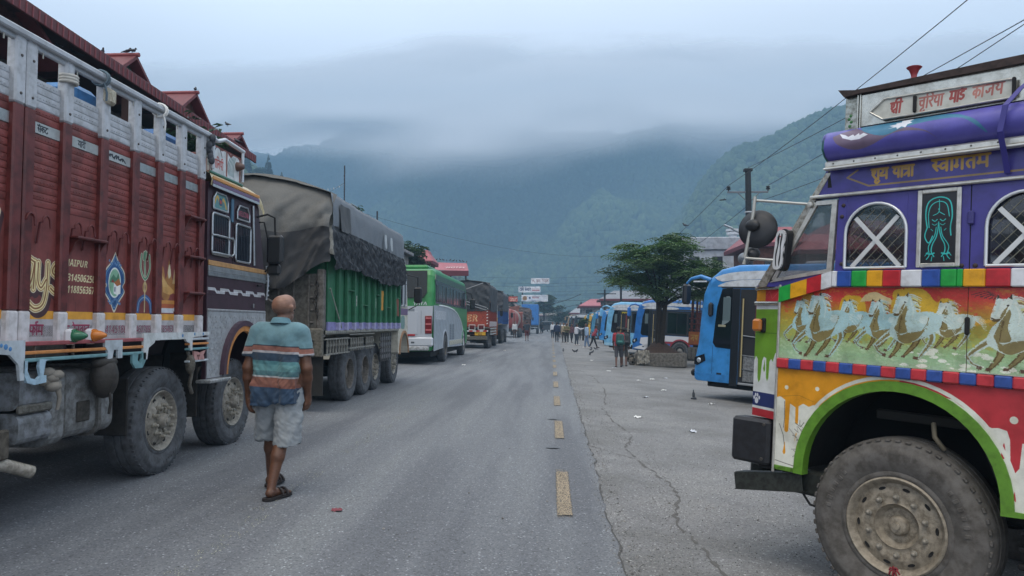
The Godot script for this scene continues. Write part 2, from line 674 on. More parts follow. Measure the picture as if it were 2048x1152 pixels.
func wheel_shapes(style: String) -> Dictionary:
	var out := {}
	var Y := Vector3.UP
	var Z := Vector3.BACK
	var X := Vector3.RIGHT
	var O := Vector3.ZERO
	var bus := style == "bus"
	var big := style == "painted"
	var tyre_c := "625f5c" if big else "55585d"
	var rub := mat(tyre_c, .9, .0, "grime", .7)
	var seg := 72 if style in ["painted", "front"] else 40
	var g := Geo.new()
	g.lathe([V2(.272, -.03), V2(.288, -.006), V2(.305, -.004), V2(.318, -.012), V2(.33, -.006), V2(.37, .008), V2(.42, .014), V2(.448, .01), V2(.452, .004), V2(.468, .002), V2(.488, -.012), V2(.5, -.03), V2(.512, -.05), V2(.513, -.095), V2(.503, -.098), V2(.503, -.11), V2(.514, -.113), V2(.515, -.16), V2(.505, -.163), V2(.505, -.175), V2(.514, -.178), V2(.513, -.24), V2(.5, -.27), V2(.46, -.288), V2(.4, -.295), V2(.272, -.27)], O, Y, Z, X, seg)
	if style in ["painted", "front"]:
		for i in 54:
			var a := TAU * i / 54.0
			var b := Basis(X, a)
			g.box(b * V3(-.024, .4965, 0), V3(.034, .014, .03), .004, b)
		for i in 26:
			if i % 13 < 6:
				var a := TAU * i / 52.0 + (.0 if i < 13 else 2.4)
				var b := Basis(X, a + .5)
				g.box(b * V3(.012, .395, 0), V3(.006, .034 if i % 3 else .026, .022), .002, b)
	out["tyre"] = [[g.mesh(rub), Transform3D()]]
	var rim_c := "9b968c" if style == "front" else ("9a9182" if big else ("8a8a88" if bus else "6d6862"))
	var steel := mat(rim_c, .62, .12, "grime", .35)
	g = Geo.new()
	if style == "rear":
		g.lathe([V2(.272, -.2), V2(.262, -.02), V2(.275, .0), V2(.284, -.004), V2(.288, -.012)], O, Y, Z, X, 36)
		g.lathe([V2(.27, -.14), V2(.2, -.17), V2(.17, -.18), V2(.12, -.16), V2(.11, -.09), V2(.09, -.07), V2(.0, -.068)], O, Y, Z, X, 36)
	elif big:
		g.lathe([V2(.288, -.012), V2(.284, -.0), V2(.277, .004), V2(.268, -.002), V2(.258, -.03), V2(.245, -.042), V2(.205, -.03), V2(.19, -.026), V2(.17, -.034), V2(.135, -.036), V2(.128, -.03), V2(.122, -.045), V2(.1, -.075), V2(.06, -.075), V2(.055, -.055), V2(.05, -.04), V2(.04, -.036), V2(.0, -.036)], O, Y, Z, X, 56)
		g.lathe([V2(.022, -.036), V2(.02, -.024), V2(.0, -.022)], O, Y, Z, X, 12)
	elif bus:
		g.lathe([V2(.288, -.012), V2(.28, .0), V2(.265, -.01), V2(.25, -.05), V2(.18, -.02), V2(.14, -.0), V2(.1, .02), V2(.06, .04), V2(.0, .045)], O, Y, Z, X, 36)
	else:
		g.lathe([V2(.288, -.012), V2(.28, .002), V2(.268, -.004), V2(.258, -.04), V2(.235, -.05), V2(.21, -.028), V2(.165, -.018), V2(.16, -.01), V2(.13, -.004), V2(.12, -.02), V2(.075, -.02), V2(.07, .012), V2(.06, .042), V2(.05, .05), V2(.03, .05), V2(.026, .06), V2(.0, .062)], O, Y, Z, X, 44)
	out["rim"] = [[g.mesh(steel), Transform3D()]]
	var nuts := []
	g = Geo.new()
	var nn := 8 if style == "bus" else 10
	if style == "front":
		g.lathe([V2(.026, -.03), V2(.024, .012), V2(.017, .014), V2(.017, .05), V2(.012, .056), V2(.0, .057)], O, Y, Z, X, 8)
		g.box(V3(.0, -.03, 0), V3(.03, .05, .034), .006)
	elif big:
		g.lathe([V2(.021, -.01), V2(.019, .008), V2(.013, .01), V2(.013, .024), V2(.008, .03), V2(.0, .031)], O, Y, Z, X, 8)
	else:
		g.lathe([V2(.016, -.01), V2(.016, .02), V2(.0, .024)], O, Y, Z, X, 6)
	var nm := g.mesh(mat("8d887e" if style != "front" else "a19c90", .5, .3, "grime", .3))
	var nr := .168 if big else (.146 if style == "front" else .14)
	var nx := -.034 if big else (-.012 if style == "front" else (.0 if bus else -.15))
	for i in nn:
		var b := Basis(X, TAU * (i + .5) / nn)
		nuts.append([nm, Transform3D(b, b * V3(nx, nr, 0))])
	out["wheel_nut"] = nuts
	var holes := []
	g = Geo.new()
	g.lathe([V2(.022, -.004), V2(.02, .002), V2(.015, -.001), V2(.0, -.001)], O, Y, Z * (.42 if big else 1.0), X, 14)
	var hm := g.mesh(mat("1b1a19", .9))
	var hr := .222 if big else .212
	if style != "rear":
		for i in (10 if big else 8):
			var b := Basis(X, TAU * (i + .1) / (10 if big else 8)) * Basis(X, .0)
			var tl := Basis(Vector3.BACK, .0)
			holes.append([hm, Transform3D(b * Basis(X, PI / 2) * tl, b * V3(-.031 if big else (-.027 if not bus else -.03), hr, 0))])
		out["hand_hole"] = holes
	return out
func cloth(sec: Array, s0: float, s1: float, per: float, amp: float, seed: int, stretch := V3(1, .35, 1), hem := .06, edge_sag := .0) -> Geo:
	var f := FastNoiseLite.new()
	f.seed = seed
	f.frequency = 1.0
	f.fractal_octaves = 4
	f.fractal_gain = .55
	var line := []
	for i in sec.size() - 1:
		var a: Vector2 = sec[i]
		var b: Vector2 = sec[i + 1]
		var m := maxi(1, int(ceil(a.distance_to(b) / per)))
		for k in m:
			line.append(a.lerp(b, float(k) / m))
	line.append(sec[sec.size() - 1])
	var cols := maxi(2, int(ceil((s1 - s0) / per)))
	var cen := V2()
	for p in sec:
		cen += p
	cen /= sec.size()
	var rows := []
	for r in line.size():
		var row := PackedVector3Array()
		var p: Vector2 = line[r]
		var nrm := (p - cen).normalized()
		for c in cols + 1:
			var s := lerpf(s0, s1, float(c) / cols)
			var q := V3(p.x, p.y, -s)
			var d := f.get_noise_3d(q.x * stretch.x, q.y * stretch.y, q.z * stretch.z) + .5 * absf(f.get_noise_3d(q.x * 2.2 * stretch.x + 30.0, q.y * 2.2 * stretch.y, q.z * 2.2 * stretch.z)) - .1
			var out := d * amp
			q += V3(nrm.x, nrm.y * .6, 0) * out
			q.z += f.get_noise_2d(q.y * 2.0, q.x * 2.0 + 9.0) * amp * .5
			if r == 0 or r == line.size() - 1:
				q.y += f.get_noise_2d(s * 2.2, 50.0 + r) * hem * 2.0
			row.append(q)
		rows.append(row)
	var g := Geo.new()
	g.grid(rows)
	return g
func sheet(a: Vector3, b: Vector3, c: Vector3, d: Vector3, nu: int, nv: int, nrm: Vector3, amp: float, seed: int, fu := 4.0, fv := 1.0, hem := .05) -> Geo:
	var f := FastNoiseLite.new()
	f.seed = seed
	f.frequency = 1.0
	f.fractal_octaves = 3
	var rows := []
	for j in nv + 1:
		var row := PackedVector3Array()
		var v := float(j) / nv
		for i in nu + 1:
			var u := float(i) / nu
			var p := a.lerp(b, u).lerp(d.lerp(c, u), v)
			p += nrm * amp * (f.get_noise_2d(u * fu, v * fv) + .6 * absf(f.get_noise_2d(u * fu * 2.3 + 7.0, v * fv * 2.0)))
			if j == nv:
				p += (d - a).normalized() * f.get_noise_2d(u * fu * 1.7, 33.0) * hem
			row.append(p)
		rows.append(row)
	var g := Geo.new()
	g.grid(rows)
	return g
func loaf(prof: PackedVector2Array, hw: float, r: float) -> Geo:
	var g := Geo.new()
	var m := prof.size()
	var area := .0
	for i in m:
		area += prof[i].cross(prof[(i + 1) % m])
	var inn := []
	for i in m:
		var a := (prof[i] - prof[(i - 1 + m) % m]).normalized()
		var b := (prof[(i + 1) % m] - prof[i]).normalized()
		var na := V2(-a.y, a.x) * signf(area)
		var nb := V2(-b.y, b.x) * signf(area)
		var k := (na + nb).normalized()
		inn.append(k / maxf(.4, k.dot(na)))
	var rows := []
	for st in [[-1.0, 1.0], [-.93, .62], [-.75, .25], [-.4, .06], [.0, .0]]:
		var line := PackedVector3Array()
		for i in m:
			var p: Vector2 = prof[i] + inn[i] * r * st[1]
			line.append(V3(p.x, p.y, -hw + r * (1.0 + st[0])))
		rows.append(line)
	var back := []
	for k in range(rows.size() - 1, -1, -1):
		var line := PackedVector3Array()
		for p in rows[k]:
			line.append(V3(p.x, p.y, -p.z))
		back.append(line)
	var all := rows + back
	for i in m:
		var j := (i + 1) % m
		var strip := []
		for line in all:
			strip.append(PackedVector3Array([line[i], line[j]]))
		g.grid(strip, area > .0)
	for e in [all[0], all[all.size() - 1]]:
		var pl := PackedVector2Array()
		for p in e:
			pl.append(V2(p.x, p.y))
		g.prism(pl, V3(0, 0, e[0].z), Vector3.RIGHT, Vector3.UP, V3(0, 0, signf(e[0].z)), 0, 0, Rect2(0, 0, 1, 1), false)
	return g
func ring_frame(pts: PackedVector3Array, r: float) -> Geo:
	var g := Geo.new()
	for i in pts.size():
		g.tube(PackedVector3Array([pts[i], pts[(i + 1) % pts.size()]]), r, 6)
	return g
func bar(a: Vector3, b: Vector3, r: float, sides := 6) -> Geo:
	var g := Geo.new()
	g.tube(PackedVector3Array([a, b]), r, sides)
	return g
func boxed(c: Vector3, s: Vector3, e := .01, b := Basis()) -> Geo:
	var g := Geo.new()
	g.box(c, s, e, b)
	return g
func panel(poly: PackedVector2Array, o: Vector3, ax: Vector3, ay: Vector3, az: Vector3, d0: float, d1: float, us := Rect2(0, 0, 1, 1)) -> Geo:
	var g := Geo.new()
	g.prism(poly, o, ax, ay, az, d0, d1, us)
	return g
func rectp(x0: float, y0: float, x1: float, y1: float) -> PackedVector2Array:
	return PackedVector2Array([V2(x0, y0), V2(x1, y0), V2(x1, y1), V2(x0, y1)])
func rounded(x0: float, y0: float, x1: float, y1: float, r: float, n := 4) -> PackedVector2Array:
	var o := PackedVector2Array()
	for k in [[x1 - r, y1 - r, .0], [x0 + r, y1 - r, .5], [x0 + r, y0 + r, 1.0], [x1 - r, y0 + r, 1.5]]:
		for i in n + 1:
			var a: float = PI * k[2] + PI * .5 * i / n
			o.append(V2(k[0] + cos(a) * r, k[1] + sin(a) * r))
	return o
const RX := -3.62      # plane of its side, towards the road
const RS := 4.5        # where its own origin lies along the road
func rp(s: float, y: float, x := .0) -> Vector3:
	return V3(x, y - .13, -(s - RS))
func red_art() -> Texture2D:
	var k := Ink.new(1900, 600, hexa("7f403b"), Rect2(4.5, 1.40, 3.1, .979))
	for i in 260:
		var x := rnd(4.5, 7.6)
		var y := rnd(1.6, 2.4)
		k.line([V2(x, y), V2(x + rnd(-.004, .004), y - rnd(.03, .22))], rnd(.002, .012), hexa("7f403b").lerp(hexa(["653230", "7a4540", "6a3a36"][i % 3]), .7))
	k.rect(4.5, 1.585, 7.6, 1.645, hexa("e0a13a"))
	k.rect(4.5, 1.40, 7.6, 1.585, hexa("bab6b8"))
	for i in 120:
		var x := rnd(4.5, 7.6)
		k.line([V2(x, rnd(1.42, 1.56)), V2(x, 1.4)], rnd(.002, .006), hexa("bdb4b0"))
	for st in [[hexa("4a2f33"), .075, V2(.022, -.03)], [hexa("d9cfae"), .062, V2()], [hexa("a9793f"), .046, V2()], [hexa("e6d8a4"), .034, V2()], [hexa("8a5a33"), .012, V2()]]:
		for ln in ["4.55,2.20 4.53,1.98 4.62,1.84", "4.66,2.3 4.60,2.05 4.55,1.86", "5.02,1.99 4.93,2.01 4.90,1.88 4.95,1.80 5.00,1.86 5.03,1.99 5.02,1.80", "5.065,1.985 5.065,1.86 5.10,1.81 5.15,1.87", "5.165,1.99 5.155,1.80 5.12,1.69 5.04,1.66 4.97,1.70", "5.31,1.95 5.25,1.985 5.215,1.93 5.27,1.89 5.30,1.83 5.25,1.785 5.20,1.81"]:
			var q := curve(pv(ln), 6)
			for i in q.size():
				q[i] += st[2]
			k.line(q, st[1], st[0])
	var cream := hexa("ddd6a8")
	k.text("JAIPUR", V2(5.37, 1.975), .052, cream, .18)
	k.text("9314506250", V2(5.345, 1.875), .056, cream, .15, true, .88)
	k.text("8118856367", V2(5.345, 1.785), .056, cream, .15, true, .86)
	var pink := hexa("a8365c")
	script_line(k, "pha A R ma", V2(4.99, 1.475), .066, .013, pink, .0, .95)
	script_line(k, "i ka .", V2(5.345, 1.475), .06, .012, pink)
	script_line(k, "ra e na va A la", V2(5.46, 1.475), .066, .012, pink, .0, .9)
	k.text("9414518601", V2(5.83, 1.475), .062, pink, .12, false, .92)
	k.text("9460789104", V2(6.28, 1.475), .06, pink, .12, false, .86)
	k.text("9785463175", V2(6.69, 1.475), .06, pink, .12, false, .84)
	var c := V2(5.99, 1.895)
	for st in [[1.0, hexa("d9d2bb")], [.92, hexa("2f5a8c")], [.86, hexa("6f97b8")], [.82, hexa("2c5688")]]:
		var q := []
		for p in curve(pv("0,.26 -.055,.175 -.135,.10 -.15,.02 -.12,-.03 -.145,-.08 -.06,-.17 0,-.25 .06,-.17 .145,-.08 .12,-.03 .15,.02 .135,.10 .055,.175 0,.26"), 6):
			q.append(c + p * st[0])
		k.poly(q, st[1])
	k.disc(c, .088, hexa("dfe5df"), 1.45)
	k.disc(c, .078, hexa("86b394"), 1.45)
	k.poly([c + V2(-.06, .03), c + V2(-.02, .07), c + V2(.02, .04), c + V2(.05, .085), c + V2(.07, .02), c + V2(.07, 0), c + V2(-.07, 0)], hexa("4f7f63"))
	k.poly([c + V2(-.05, .0), c + V2(-.03, .03), c + V2(.0, .0)], hexa("8a3b34"))
	k.poly([c + V2(-.01, .0), c + V2(.06, .04), c + V2(.09, -.01), c + V2(.03, -.03)], hexa("a8683b"))
	k.poly([c + V2(-.012, -.0), c + V2(.035, -.03), c + V2(.03, -.1), c + V2(-.012, -.09)], hexa("e2e2e0"))
	k.poly([c + V2(.03, -.03), c + V2(.085, -.012), c + V2(.085, -.09), c + V2(.03, -.1)], hexa("f0efe9"))
	k.rect(c.x - .002, c.y - .075, c.x + .012, c.y - .035, hexa("3a4b63"))
	for i in 9:
		k.disc(c + V2(-.08 + i * .02, -.155 - .02 * sin(i)), .012, hexa("5d83ad"))
		k.disc(c + V2(-.08 + i * .02, .165 + .015 * cos(i * 2.0)), .011, hexa("5d83ad"))
	c = V2(6.45, 1.93)
	for st in [[hexa("d5d3bd"), .03], [hexa("5b8f6e"), .018]]:
		for ln in ["0,.27 -.012,.18 0,.06", "-.062,.24 -.075,.13 -.04,.05 0,.02", ".062,.24 .075,.13 .04,.05 0,.02", "-.02,.26 -.03,.2", ".02,.26 .03,.2"]:
			var q := curve(pv(ln), 5)
			for i in q.size():
				q[i] += c
			k.line(q, st[1], st[0])
	k.disc(c + V2(0, -.05), .035, hexa("b89a62"), 1.4)
	k.disc(c + V2(0, -.05), .02, hexa("7a3f31"), 1.4)
	for ln in [["-.11,-.26 -.085,-.18 0,-.14 .085,-.18 .11,-.27", .05, "3c5f91"], ["-.11,-.26 -.085,-.18 0,-.14 .085,-.18 .11,-.27", .012, "7f9dc0"], ["0,.0 0,-.27", .016, "c4b58a"]]:
		var q := curve(pv(ln[0]), 5)
		for i in q.size():
			q[i] += c
		k.line(q, ln[1], hexa(ln[2]))
	c = V2(6.86, 1.92)
	for st in [["-.15,.18 -.1,.16 -.06,.06 -.03,.1 0,.25 .04,.12 .09,.05 .14,.22 .15,.02 .12,-.08 .05,-.06 .0,-.14 -.1,-.13 -.16,-.03", "a5733f"], ["-.13,.13 -.06,.03 .04,-.02 .1,-.06 .02,-.09 -.1,-.07", "c99a58"], ["-.02,.12 .01,.21 .04,.1 .0,.06", "cfc3a0"]]:
		var q := []
		for p in curve(pv(st[0]), 3):
			q.append(c + p)
		k.poly(q, hexa(st[1]))
	for i in 8:
		k.line([c + V2(.075 + .008 * i, .02), c + V2(.1 + .006 * i, .16 - .012 * i)], .004, hexa("d8c89c"))
		k.line([c + V2(-.14 + .014 * i, .1 - .01 * i), c + V2(-.1 + .012 * i, -.02)], .004, hexa("d8b878"))
	k.rect(6.70, 1.74, 6.98, 1.775, hexa("c98b45"))
	k.rect(6.70, 1.70, 6.98, 1.74, hexa("b25f3a"))
	k.rect(6.72, 1.655, 6.96, 1.70, hexa("c9cbd0"))
	k.disc(V2(6.98, 1.69), .022, hexa("d8d8dc"))
	return k.tex()
func build_red_truck() -> void:
	rng.seed = 31
	var t := thing("cargo_truck", "red and white cargo truck with hand-painted lettering, hooks and a white top rail", "truck", V3(RX, gy(RX) + .003, -RS))
	var X := Vector3.RIGHT
	var S := V3(0, 0, -1)
	var Y := Vector3.UP
	var red := mat("86433e", .5, .0, "grime", 1.6)
	var redpost := mat("6b302d", .45, .0, "grime", 1.2)
	var white := mat("b9bcc1", .55, .0, "dust", .5)
	var art := printed(red_art(), .55)
	var posts := [.9, 1.7, 2.5, 3.3, 4.1, 4.775, 4.89, 5.29, 5.755, 6.21, 6.62, 7.025, 7.435]
	var wid := 2.42
	obj("cargo_floor", boxed(rp(3.9, 1.5, -wid / 2), V3(wid - .06, .1, 7.2)), mat("4a4038", .9), t)
	obj("far_side", boxed(rp(3.9, 2.53, -wid + .02), V3(.05, 1.98, 7.2)), mat("2c2422", .9), t)
	obj("front_bulkhead", boxed(rp(7.5, 2.45, -wid / 2), V3(wid - .1, 1.8, .05)), red, t)
	for i in posts.size() - 1:
		var a: float = posts[i] + (.05 if i != 5 else .055)
		var b: float = posts[i + 1] - .05
		if b - a < .05:
			b = a + .02
		var g := Geo.new()
		g.prism(rectp(a, 1.405, b, 2.379), rp(0, 0, -.03) + S * .0, S, Y, X, -.02, .0, Rect2(4.5, 1.40, 3.1, .979))
		var pl := obj("lower_panel", g, art if b > 4.5 else red, t)
		if b <= 4.6:
			pl.material_override = red
		for part in [["red_ribbed_panel", 2.38, 2.90, red], ["red_top_band", 2.985, 3.085, red], ["white_ribbed_panel", 3.085, 3.305, white]]:
			var rg := Geo.new()
			var y: float = part[1]
			var row := 0
			while y < part[2] - .02:
				var hgt := minf(.052, part[2] - y)
				var pts := []
				for st in [[.0, .0], [.003, .0], [.006, .006], [hgt - .004, .007], [hgt, .0]]:
					pts.append(PackedVector3Array([rp(a, y + st[0], -.034 + st[1]), rp(b, y + st[0], -.034 + st[1])]))
				rg.grid(pts, false)
				if row % 2 == 1 and b > 4.4:
					var x := a + .015
					while x < b - .02:
						rg.box(rp(x + .009, y + hgt * .5, -.027), V3(.005, .008, .022), .002, Basis(X, .55))
						x += .034
				y += hgt
				row += 1
			obj(part[0], rg, part[3], t)
		if b > 4.4:
			var st := Geo.new()
			st.prism(rectp(a, 2.903, b, 2.982), rp(0, 0, -.03), S, Y, X, -.01, .008, Rect2(a, 2.903, b - a, .079))
			var words := {5: "", 6: "sa M ka Ta", 7: "bha A ra I", 8: "*", 9: "", 10: "", 11: ""}
			var sm: Material = mat("aeb3b4", .38, .6, "dust", .4)
			if words.has(i) and words[i] != "":
				var k := Ink.new(int((b - a) * 640), 50, hexa("b3b7b6"), Rect2(0, 0, b - a, .079))
				if words[i] == "*":
					k.line(curve(pv(".02,.025 .07,.05 .11,.03 .15,.055 .19,.03 .24,.045 .28,.02"), 5), .014, hexa("22262e"))
					for j in 7:
						k.disc(V2(.06 + j * .03, .038 + .012 * sin(j * 2.0)), .011, hexa("22262e"))
				else:
					script_line(k, words[i], V2(.06 if i == 6 else .11, .016), .042, .0085, hexa("1d2129"))
				sm = printed(k.tex(), .4)
				sm.metallic = .25
			obj("steel_name_strip", st, sm, t)
	for i in posts.size():
		var s: float = posts[i]
		var w := .1
		var p := obj("post", boxed(rp(s, 2.345, -.02), V3(.07, 1.41, w), .012), redpost, t)
		obj("white_post_head", boxed(rp(s, 3.29, -.02), V3(.074, .48, w + .004), .012), white, p)
		obj("white_post_foot", boxed(rp(s, 1.52, -.02), V3(.074, .24, w + .004), .012), mat("d0cccd", .6, .0, "dust", .5), p)
		if s > 4.4:
			for j in 2:
				var bg := Geo.new()
				bg.lathe([V2(.011, 0), V2(.009, .006), V2(0, .008)], rp(s, 3.12 + j * .26, .0175), Y, S, X, 8)
				obj("bolt", bg, mat("55504c", .5, .5), p)
	var rope := Geo.new()
	for j in 3:
		var pts := PackedVector3Array()
		for q in 13:
			var a := TAU * q / 12.0
			pts.append(rp(5.29 + cos(a) * .062, 3.36 + j * .022, sin(a) * .055))
		rope.tube(pts, .013, 6)
	obj("rope_lashing", rope, mat("b9b6ae", .9), t)
	obj("timber_end", boxed(rp(5.765, 3.40, .0), V3(.11, .13, .12), .02), mat("c2bba9", .8, .0, "grime", .4), t)
	var rg := Geo.new()
	rg.box(rp(4.0, 3.535, .01), V3(.075, .05, 7.3), .01)
	rg.box(rp(4.0, 3.495, -.01), V3(.035, .04, 7.3), .008)
	obj("top_rail", rg, mat("b0b5bb", .5, .0, "dust", 1.1), t)
	for j in 8:
		obj("rail_nail", boxed(rp(4.62 + j * .38, 3.457, .004), V3(.008, .04, .012), .002), mat("9a9890", .5, .4), t)
	for s in [[5.65, "5b6b75"], [6.55, "d9d9d6"]]:
		var lg := Geo.new()
		for j in 2:
			var pts := PackedVector3Array()
			for q in 13:
				var a := TAU * q / 12.0
				pts.append(rp(s[0] + j * .03 + .01 * sin(a), 3.52 + cos(a) * .062, .01 + sin(a) * .062))
			lg.tube(pts, .009, 5)
		lg.tube(PackedVector3Array([rp(s[0], 3.47, .05), rp(s[0] + .02, 3.40, .06), rp(s[0] + .03, 3.34, .05)]), .009, 5)
		obj("rail_tie", lg, mat(s[1], .9), t)
	obj("far_top_rail", boxed(rp(4.0, 3.52, -wid + .02), V3(.06, .07, 7.2), .01), redpost, t)
	obj("blue_drum", boxed(rp(5.66, 3.3, -.25), V3(.3, .3, .35), .05), mat("2f6ea5", .5, .0, "dust", .5), t)
	obj("blue_folded_sheet", boxed(rp(7.12, 3.3, -.3), V3(.3, .3, .5), .06), mat("2c5f95", .6, .0, "weave", .5), t)
	for i in range(5, posts.size()):
		var s: float = posts[i]
		if i == 6:
			continue
		for dx in [.13, .29]:
			if i == posts.size() - 1 or s + dx > 7.4:
				continue
			var pts := PackedVector3Array()
			pts.append(rp(s + dx - .04, 2.12, -.02))
			pts.append(rp(s + dx - .04, 2.27, .0))
			for q in 7:
				var a := PI - PI * q / 6.0
				pts.append(rp(s + dx + cos(a) * .04, 2.27 + sin(a) * .05, .02))
			pts.append(rp(s + dx + .04, 2.235, .025))
			var hg := Geo.new()
			hg.tube(pts, .0075, 6)
			obj("rope_hook", hg, mat("5d2523", .5, .2), t)
	for st in [[5.36, 5.74, 2.205], [7.09, 7.42, 2.62], [7.09, 7.42, 2.22], [7.09, 7.42, 1.86]]:
		var g := Geo.new()
		g.box(rp((st[0] + st[1]) / 2, st[2], .02), V3(.09, .02, st[1] - st[0]), .005)
		for e in [st[0] + .02, st[1] - .02]:
			g.prism(PackedVector2Array([V2(.06, 0), V2(-.03, 0), V2(-.03, -.14), V2(.01, -.08), V2(.03, -.03)]), rp(e, st[2] - .01, 0), X, Y, S, -.006, .006)
		obj("side_step", g, redpost, t)
	var pinkr := mat("9b5054", .6, .0, "dust", .6)
	var orange := mat("c98446", .6, .0, "dust", .6)
	var teal := mat("6f9aa0", .6, .0, "dust", .6)
	var pale := mat("b9c2c8", .6, .0, "dust", .6)
	for r in [[4.62, 6.32, 1.415, .03, pinkr], [4.80, 5.80, 1.352, .024, orange], [4.80, 5.80, 1.302, .026, teal], [5.95, 6.32, 1.352, .024, orange], [7.12, 7.54, 1.40, .022, pale], [7.12, 7.54, 1.352, .022, orange], [7.12, 7.54, 1.302, .022, teal], [7.12, 7.54, 1.18, .02, pale], [5.95, 6.32, 1.30, .024, teal], [.3, 3.6, 1.4, .03, pinkr], [.3, 3.6, 1.3, .03, teal]]:
		obj("side_rail", boxed(rp((r[0] + r[1]) / 2, r[2], .03), V3(.05, r[3], r[1] - r[0]), .005), r[4], t)
	for s in [4.98, 5.4]:
		obj("rail_stay", boxed(rp(s, 1.35, .02), V3(.02, .12, .012), .003), mat("6a5f55", .7), t)
	for b in [["4.56,1.44 4.56,1.36 4.70,1.345 4.78,1.28 4.80,1.17 4.84,1.17 4.84,1.44", pale], ["4.83,1.30 4.83,1.22 4.87,1.15 4.94,1.13 5.06,1.14 5.06,1.19 5.03,1.19 5.05,1.29 5.10,1.30 4.99,1.305 4.98,1.25 5.0,1.19 4.96,1.165 4.9,1.18 4.87,1.23 4.87,1.30", mat("a3bfd0", .6, .0, "dust", .5)],
			["5.74,1.42 5.74,1.37 5.78,1.33 5.78,1.27 5.84,1.27 5.86,1.34 5.92,1.34 5.92,1.27 5.98,1.27 5.98,1.42", pale], ["6.13,1.29 6.13,1.22 6.18,1.17 6.29,1.17 6.34,1.23 6.34,1.30 6.27,1.30 6.28,1.25 6.25,1.21 6.21,1.24 6.22,1.29", teal],
			["6.30,1.47 6.30,1.24 6.36,1.24 6.38,1.34 6.47,1.38 6.49,1.405 7.04,1.405 7.06,1.38 7.13,1.36 7.14,1.29 7.18,1.29 7.18,1.42 7.54,1.44 7.54,1.47", mat("ccd0d0", .6, .0, "dust", .6)], ["7.22,1.28 7.22,1.19 7.3,1.19 7.28,1.24 7.34,1.24 7.32,1.19 7.44,1.19 7.42,1.24 7.46,1.28 7.40,1.27 7.36,1.255 7.3,1.27", mat("b98a86", .6, .0, "dust", .5)]]:
		obj("scalloped_bracket", panel(pva(b[0]), rp(0, 0, .05), S, Y, X, -.012, .008), b[1], t)
	var fl := Geo.new()
	for q in [[4.66, 1.40, .02], [4.70, 1.385, .016], [6.98, 1.438, .018], [7.22, 1.45, .016], [7.4, 1.45, .016], [4.62, 1.41, .014]]:
		fl.lathe([V2(q[2], 0), V2(q[2] * .6, .003), V2(0, .003)], rp(q[0], q[1], .059), Y, S, X, 7)
	obj("flower_print", fl, mat("4d7fae", .7), t)
	for l in [[5.36, "2f6b4c"], [5.60, "c9762c"]]:
		var g := Geo.new()
		g.lathe([V2(.052, 0), V2(.05, .012), V2(.044, .014), V2(.034, .05), V2(.014, .085), V2(0, .09)], rp(l[0], 1.462, .05), Y, S, (X + S * .5).normalized(), 18)
		obj("cone_lamp", g, mat(l[1], .22), t)
		obj("lamp_bracket", boxed(rp(l[0] - .01, 1.455, .03), V3(.05, .12, .12), .02), mat("c8c5c6", .7), t)
	var black := mat("2a2826", .85, .0, "grime", .8)
	var grey := mat("858a90", .55, .1, "grime", .8)
	obj("chassis_beam", boxed(rp(4.6, 1.06, -.75), V3(.12, .3, 8.4), .01), black, t)
	obj("far_chassis_beam", boxed(rp(4.6, 1.06, -1.6), V3(.12, .3, 8.4), .01), black, t)
	for s in [1.3, 2.6, 4.35, 6.94, 8.72]:
		obj("axle", bar(rp(s, .62, -.25), rp(s, .62, -2.2), .08, 10), black, t)
	var tank := Geo.new()
	tank.prism(rounded(-.72, .64, -.08, 1.22, .1), rp(0, 0, 0), X, Y, S, 5.30, 5.46)
	tank.prism(rounded(-.70, .66, -.11, 1.2, .1), rp(0, 0, 0), X, Y, S, 5.465, 5.92)
	tank.prism(rounded(-.72, .66, -.09, 1.21, .1), rp(0, 0, 0), X, Y, S, 5.925, 6.1)
	obj("fuel_tank", tank, mat("85888a", .6, .1, "grime", .7), t)
	var strap := Geo.new()
	for s in [5.47, 5.92]:
		strap.prism(rounded(-.73, .64, -.085, 1.225, .1), rp(0, 0, 0), X, Y, S, s - .02, s + .02)
	obj("tank_strap", strap, mat("6a6967", .6, .2, "grime", .5), t)
	obj("tank_plate", boxed(rp(5.73, .86, -.104), V3(.016, .16, .16), .01), mat("45423d", .8, .0, "grime", .4), t)
	for c in [[5.1, 1.08, .26], [5.1, .82, .22]]:
		var g := Geo.new()
		g.prism(rounded(-.38, c[1] - c[2] / 2, -.04, c[1] + c[2] / 2, .07), rp(0, 0, 0), X, Y, S, 4.93, 5.27)
		obj("air_reservoir", g, grey, t)
	obj("reservoir_strap", boxed(rp(5.1, .955, -.05), V3(.04, .06, .34), .012), mat("777670", .6, .2, "grime", .4), t)
	obj("rear_guard", boxed(rp(4.68, .95, -.3), V3(.04, .62, .34), .01), black, t)
	obj("guard_foot", boxed(rp(4.70, .74, -.06), V3(.05, .2, .3), .012), mat("5b554c", .8, .0, "grime", .5), t)
	var bag := Geo.new()
	bag.ball(rp(5.83, 1.12, .0), V3(.10, .17, .13), 14, 9)
	bag.ball(rp(5.83, 1.24, .0), V3(.07, .06, .15), 12, 6)
	bag.tube(PackedVector3Array([rp(5.8, 1.0, .07), rp(5.8, .92, .08), rp(5.81, .83, .06)]), .012, 5)
	obj("leather_pouch", bag, mat("3a3632", .65, .0, "grime", .3), t)
	var knot := Geo.new()
	for q in 6:
		knot.ball(rp(5.19 + .03 * sin(q * 2.1), 1.15 + .02 * q - .05, .0 + .02 * cos(q * 1.7)), V3(.05, .04, .07), 8, 5)
	knot.tube(PackedVector3Array([rp(5.2, 1.1, .04), rp(5.22, 1.02, .05), rp(5.21, .93, .04)]), .02, 6, true, .012)
	obj("rag_knot", knot, mat("8b857b", .95, .0, "weave", .2), t)
	var ex := Geo.new()
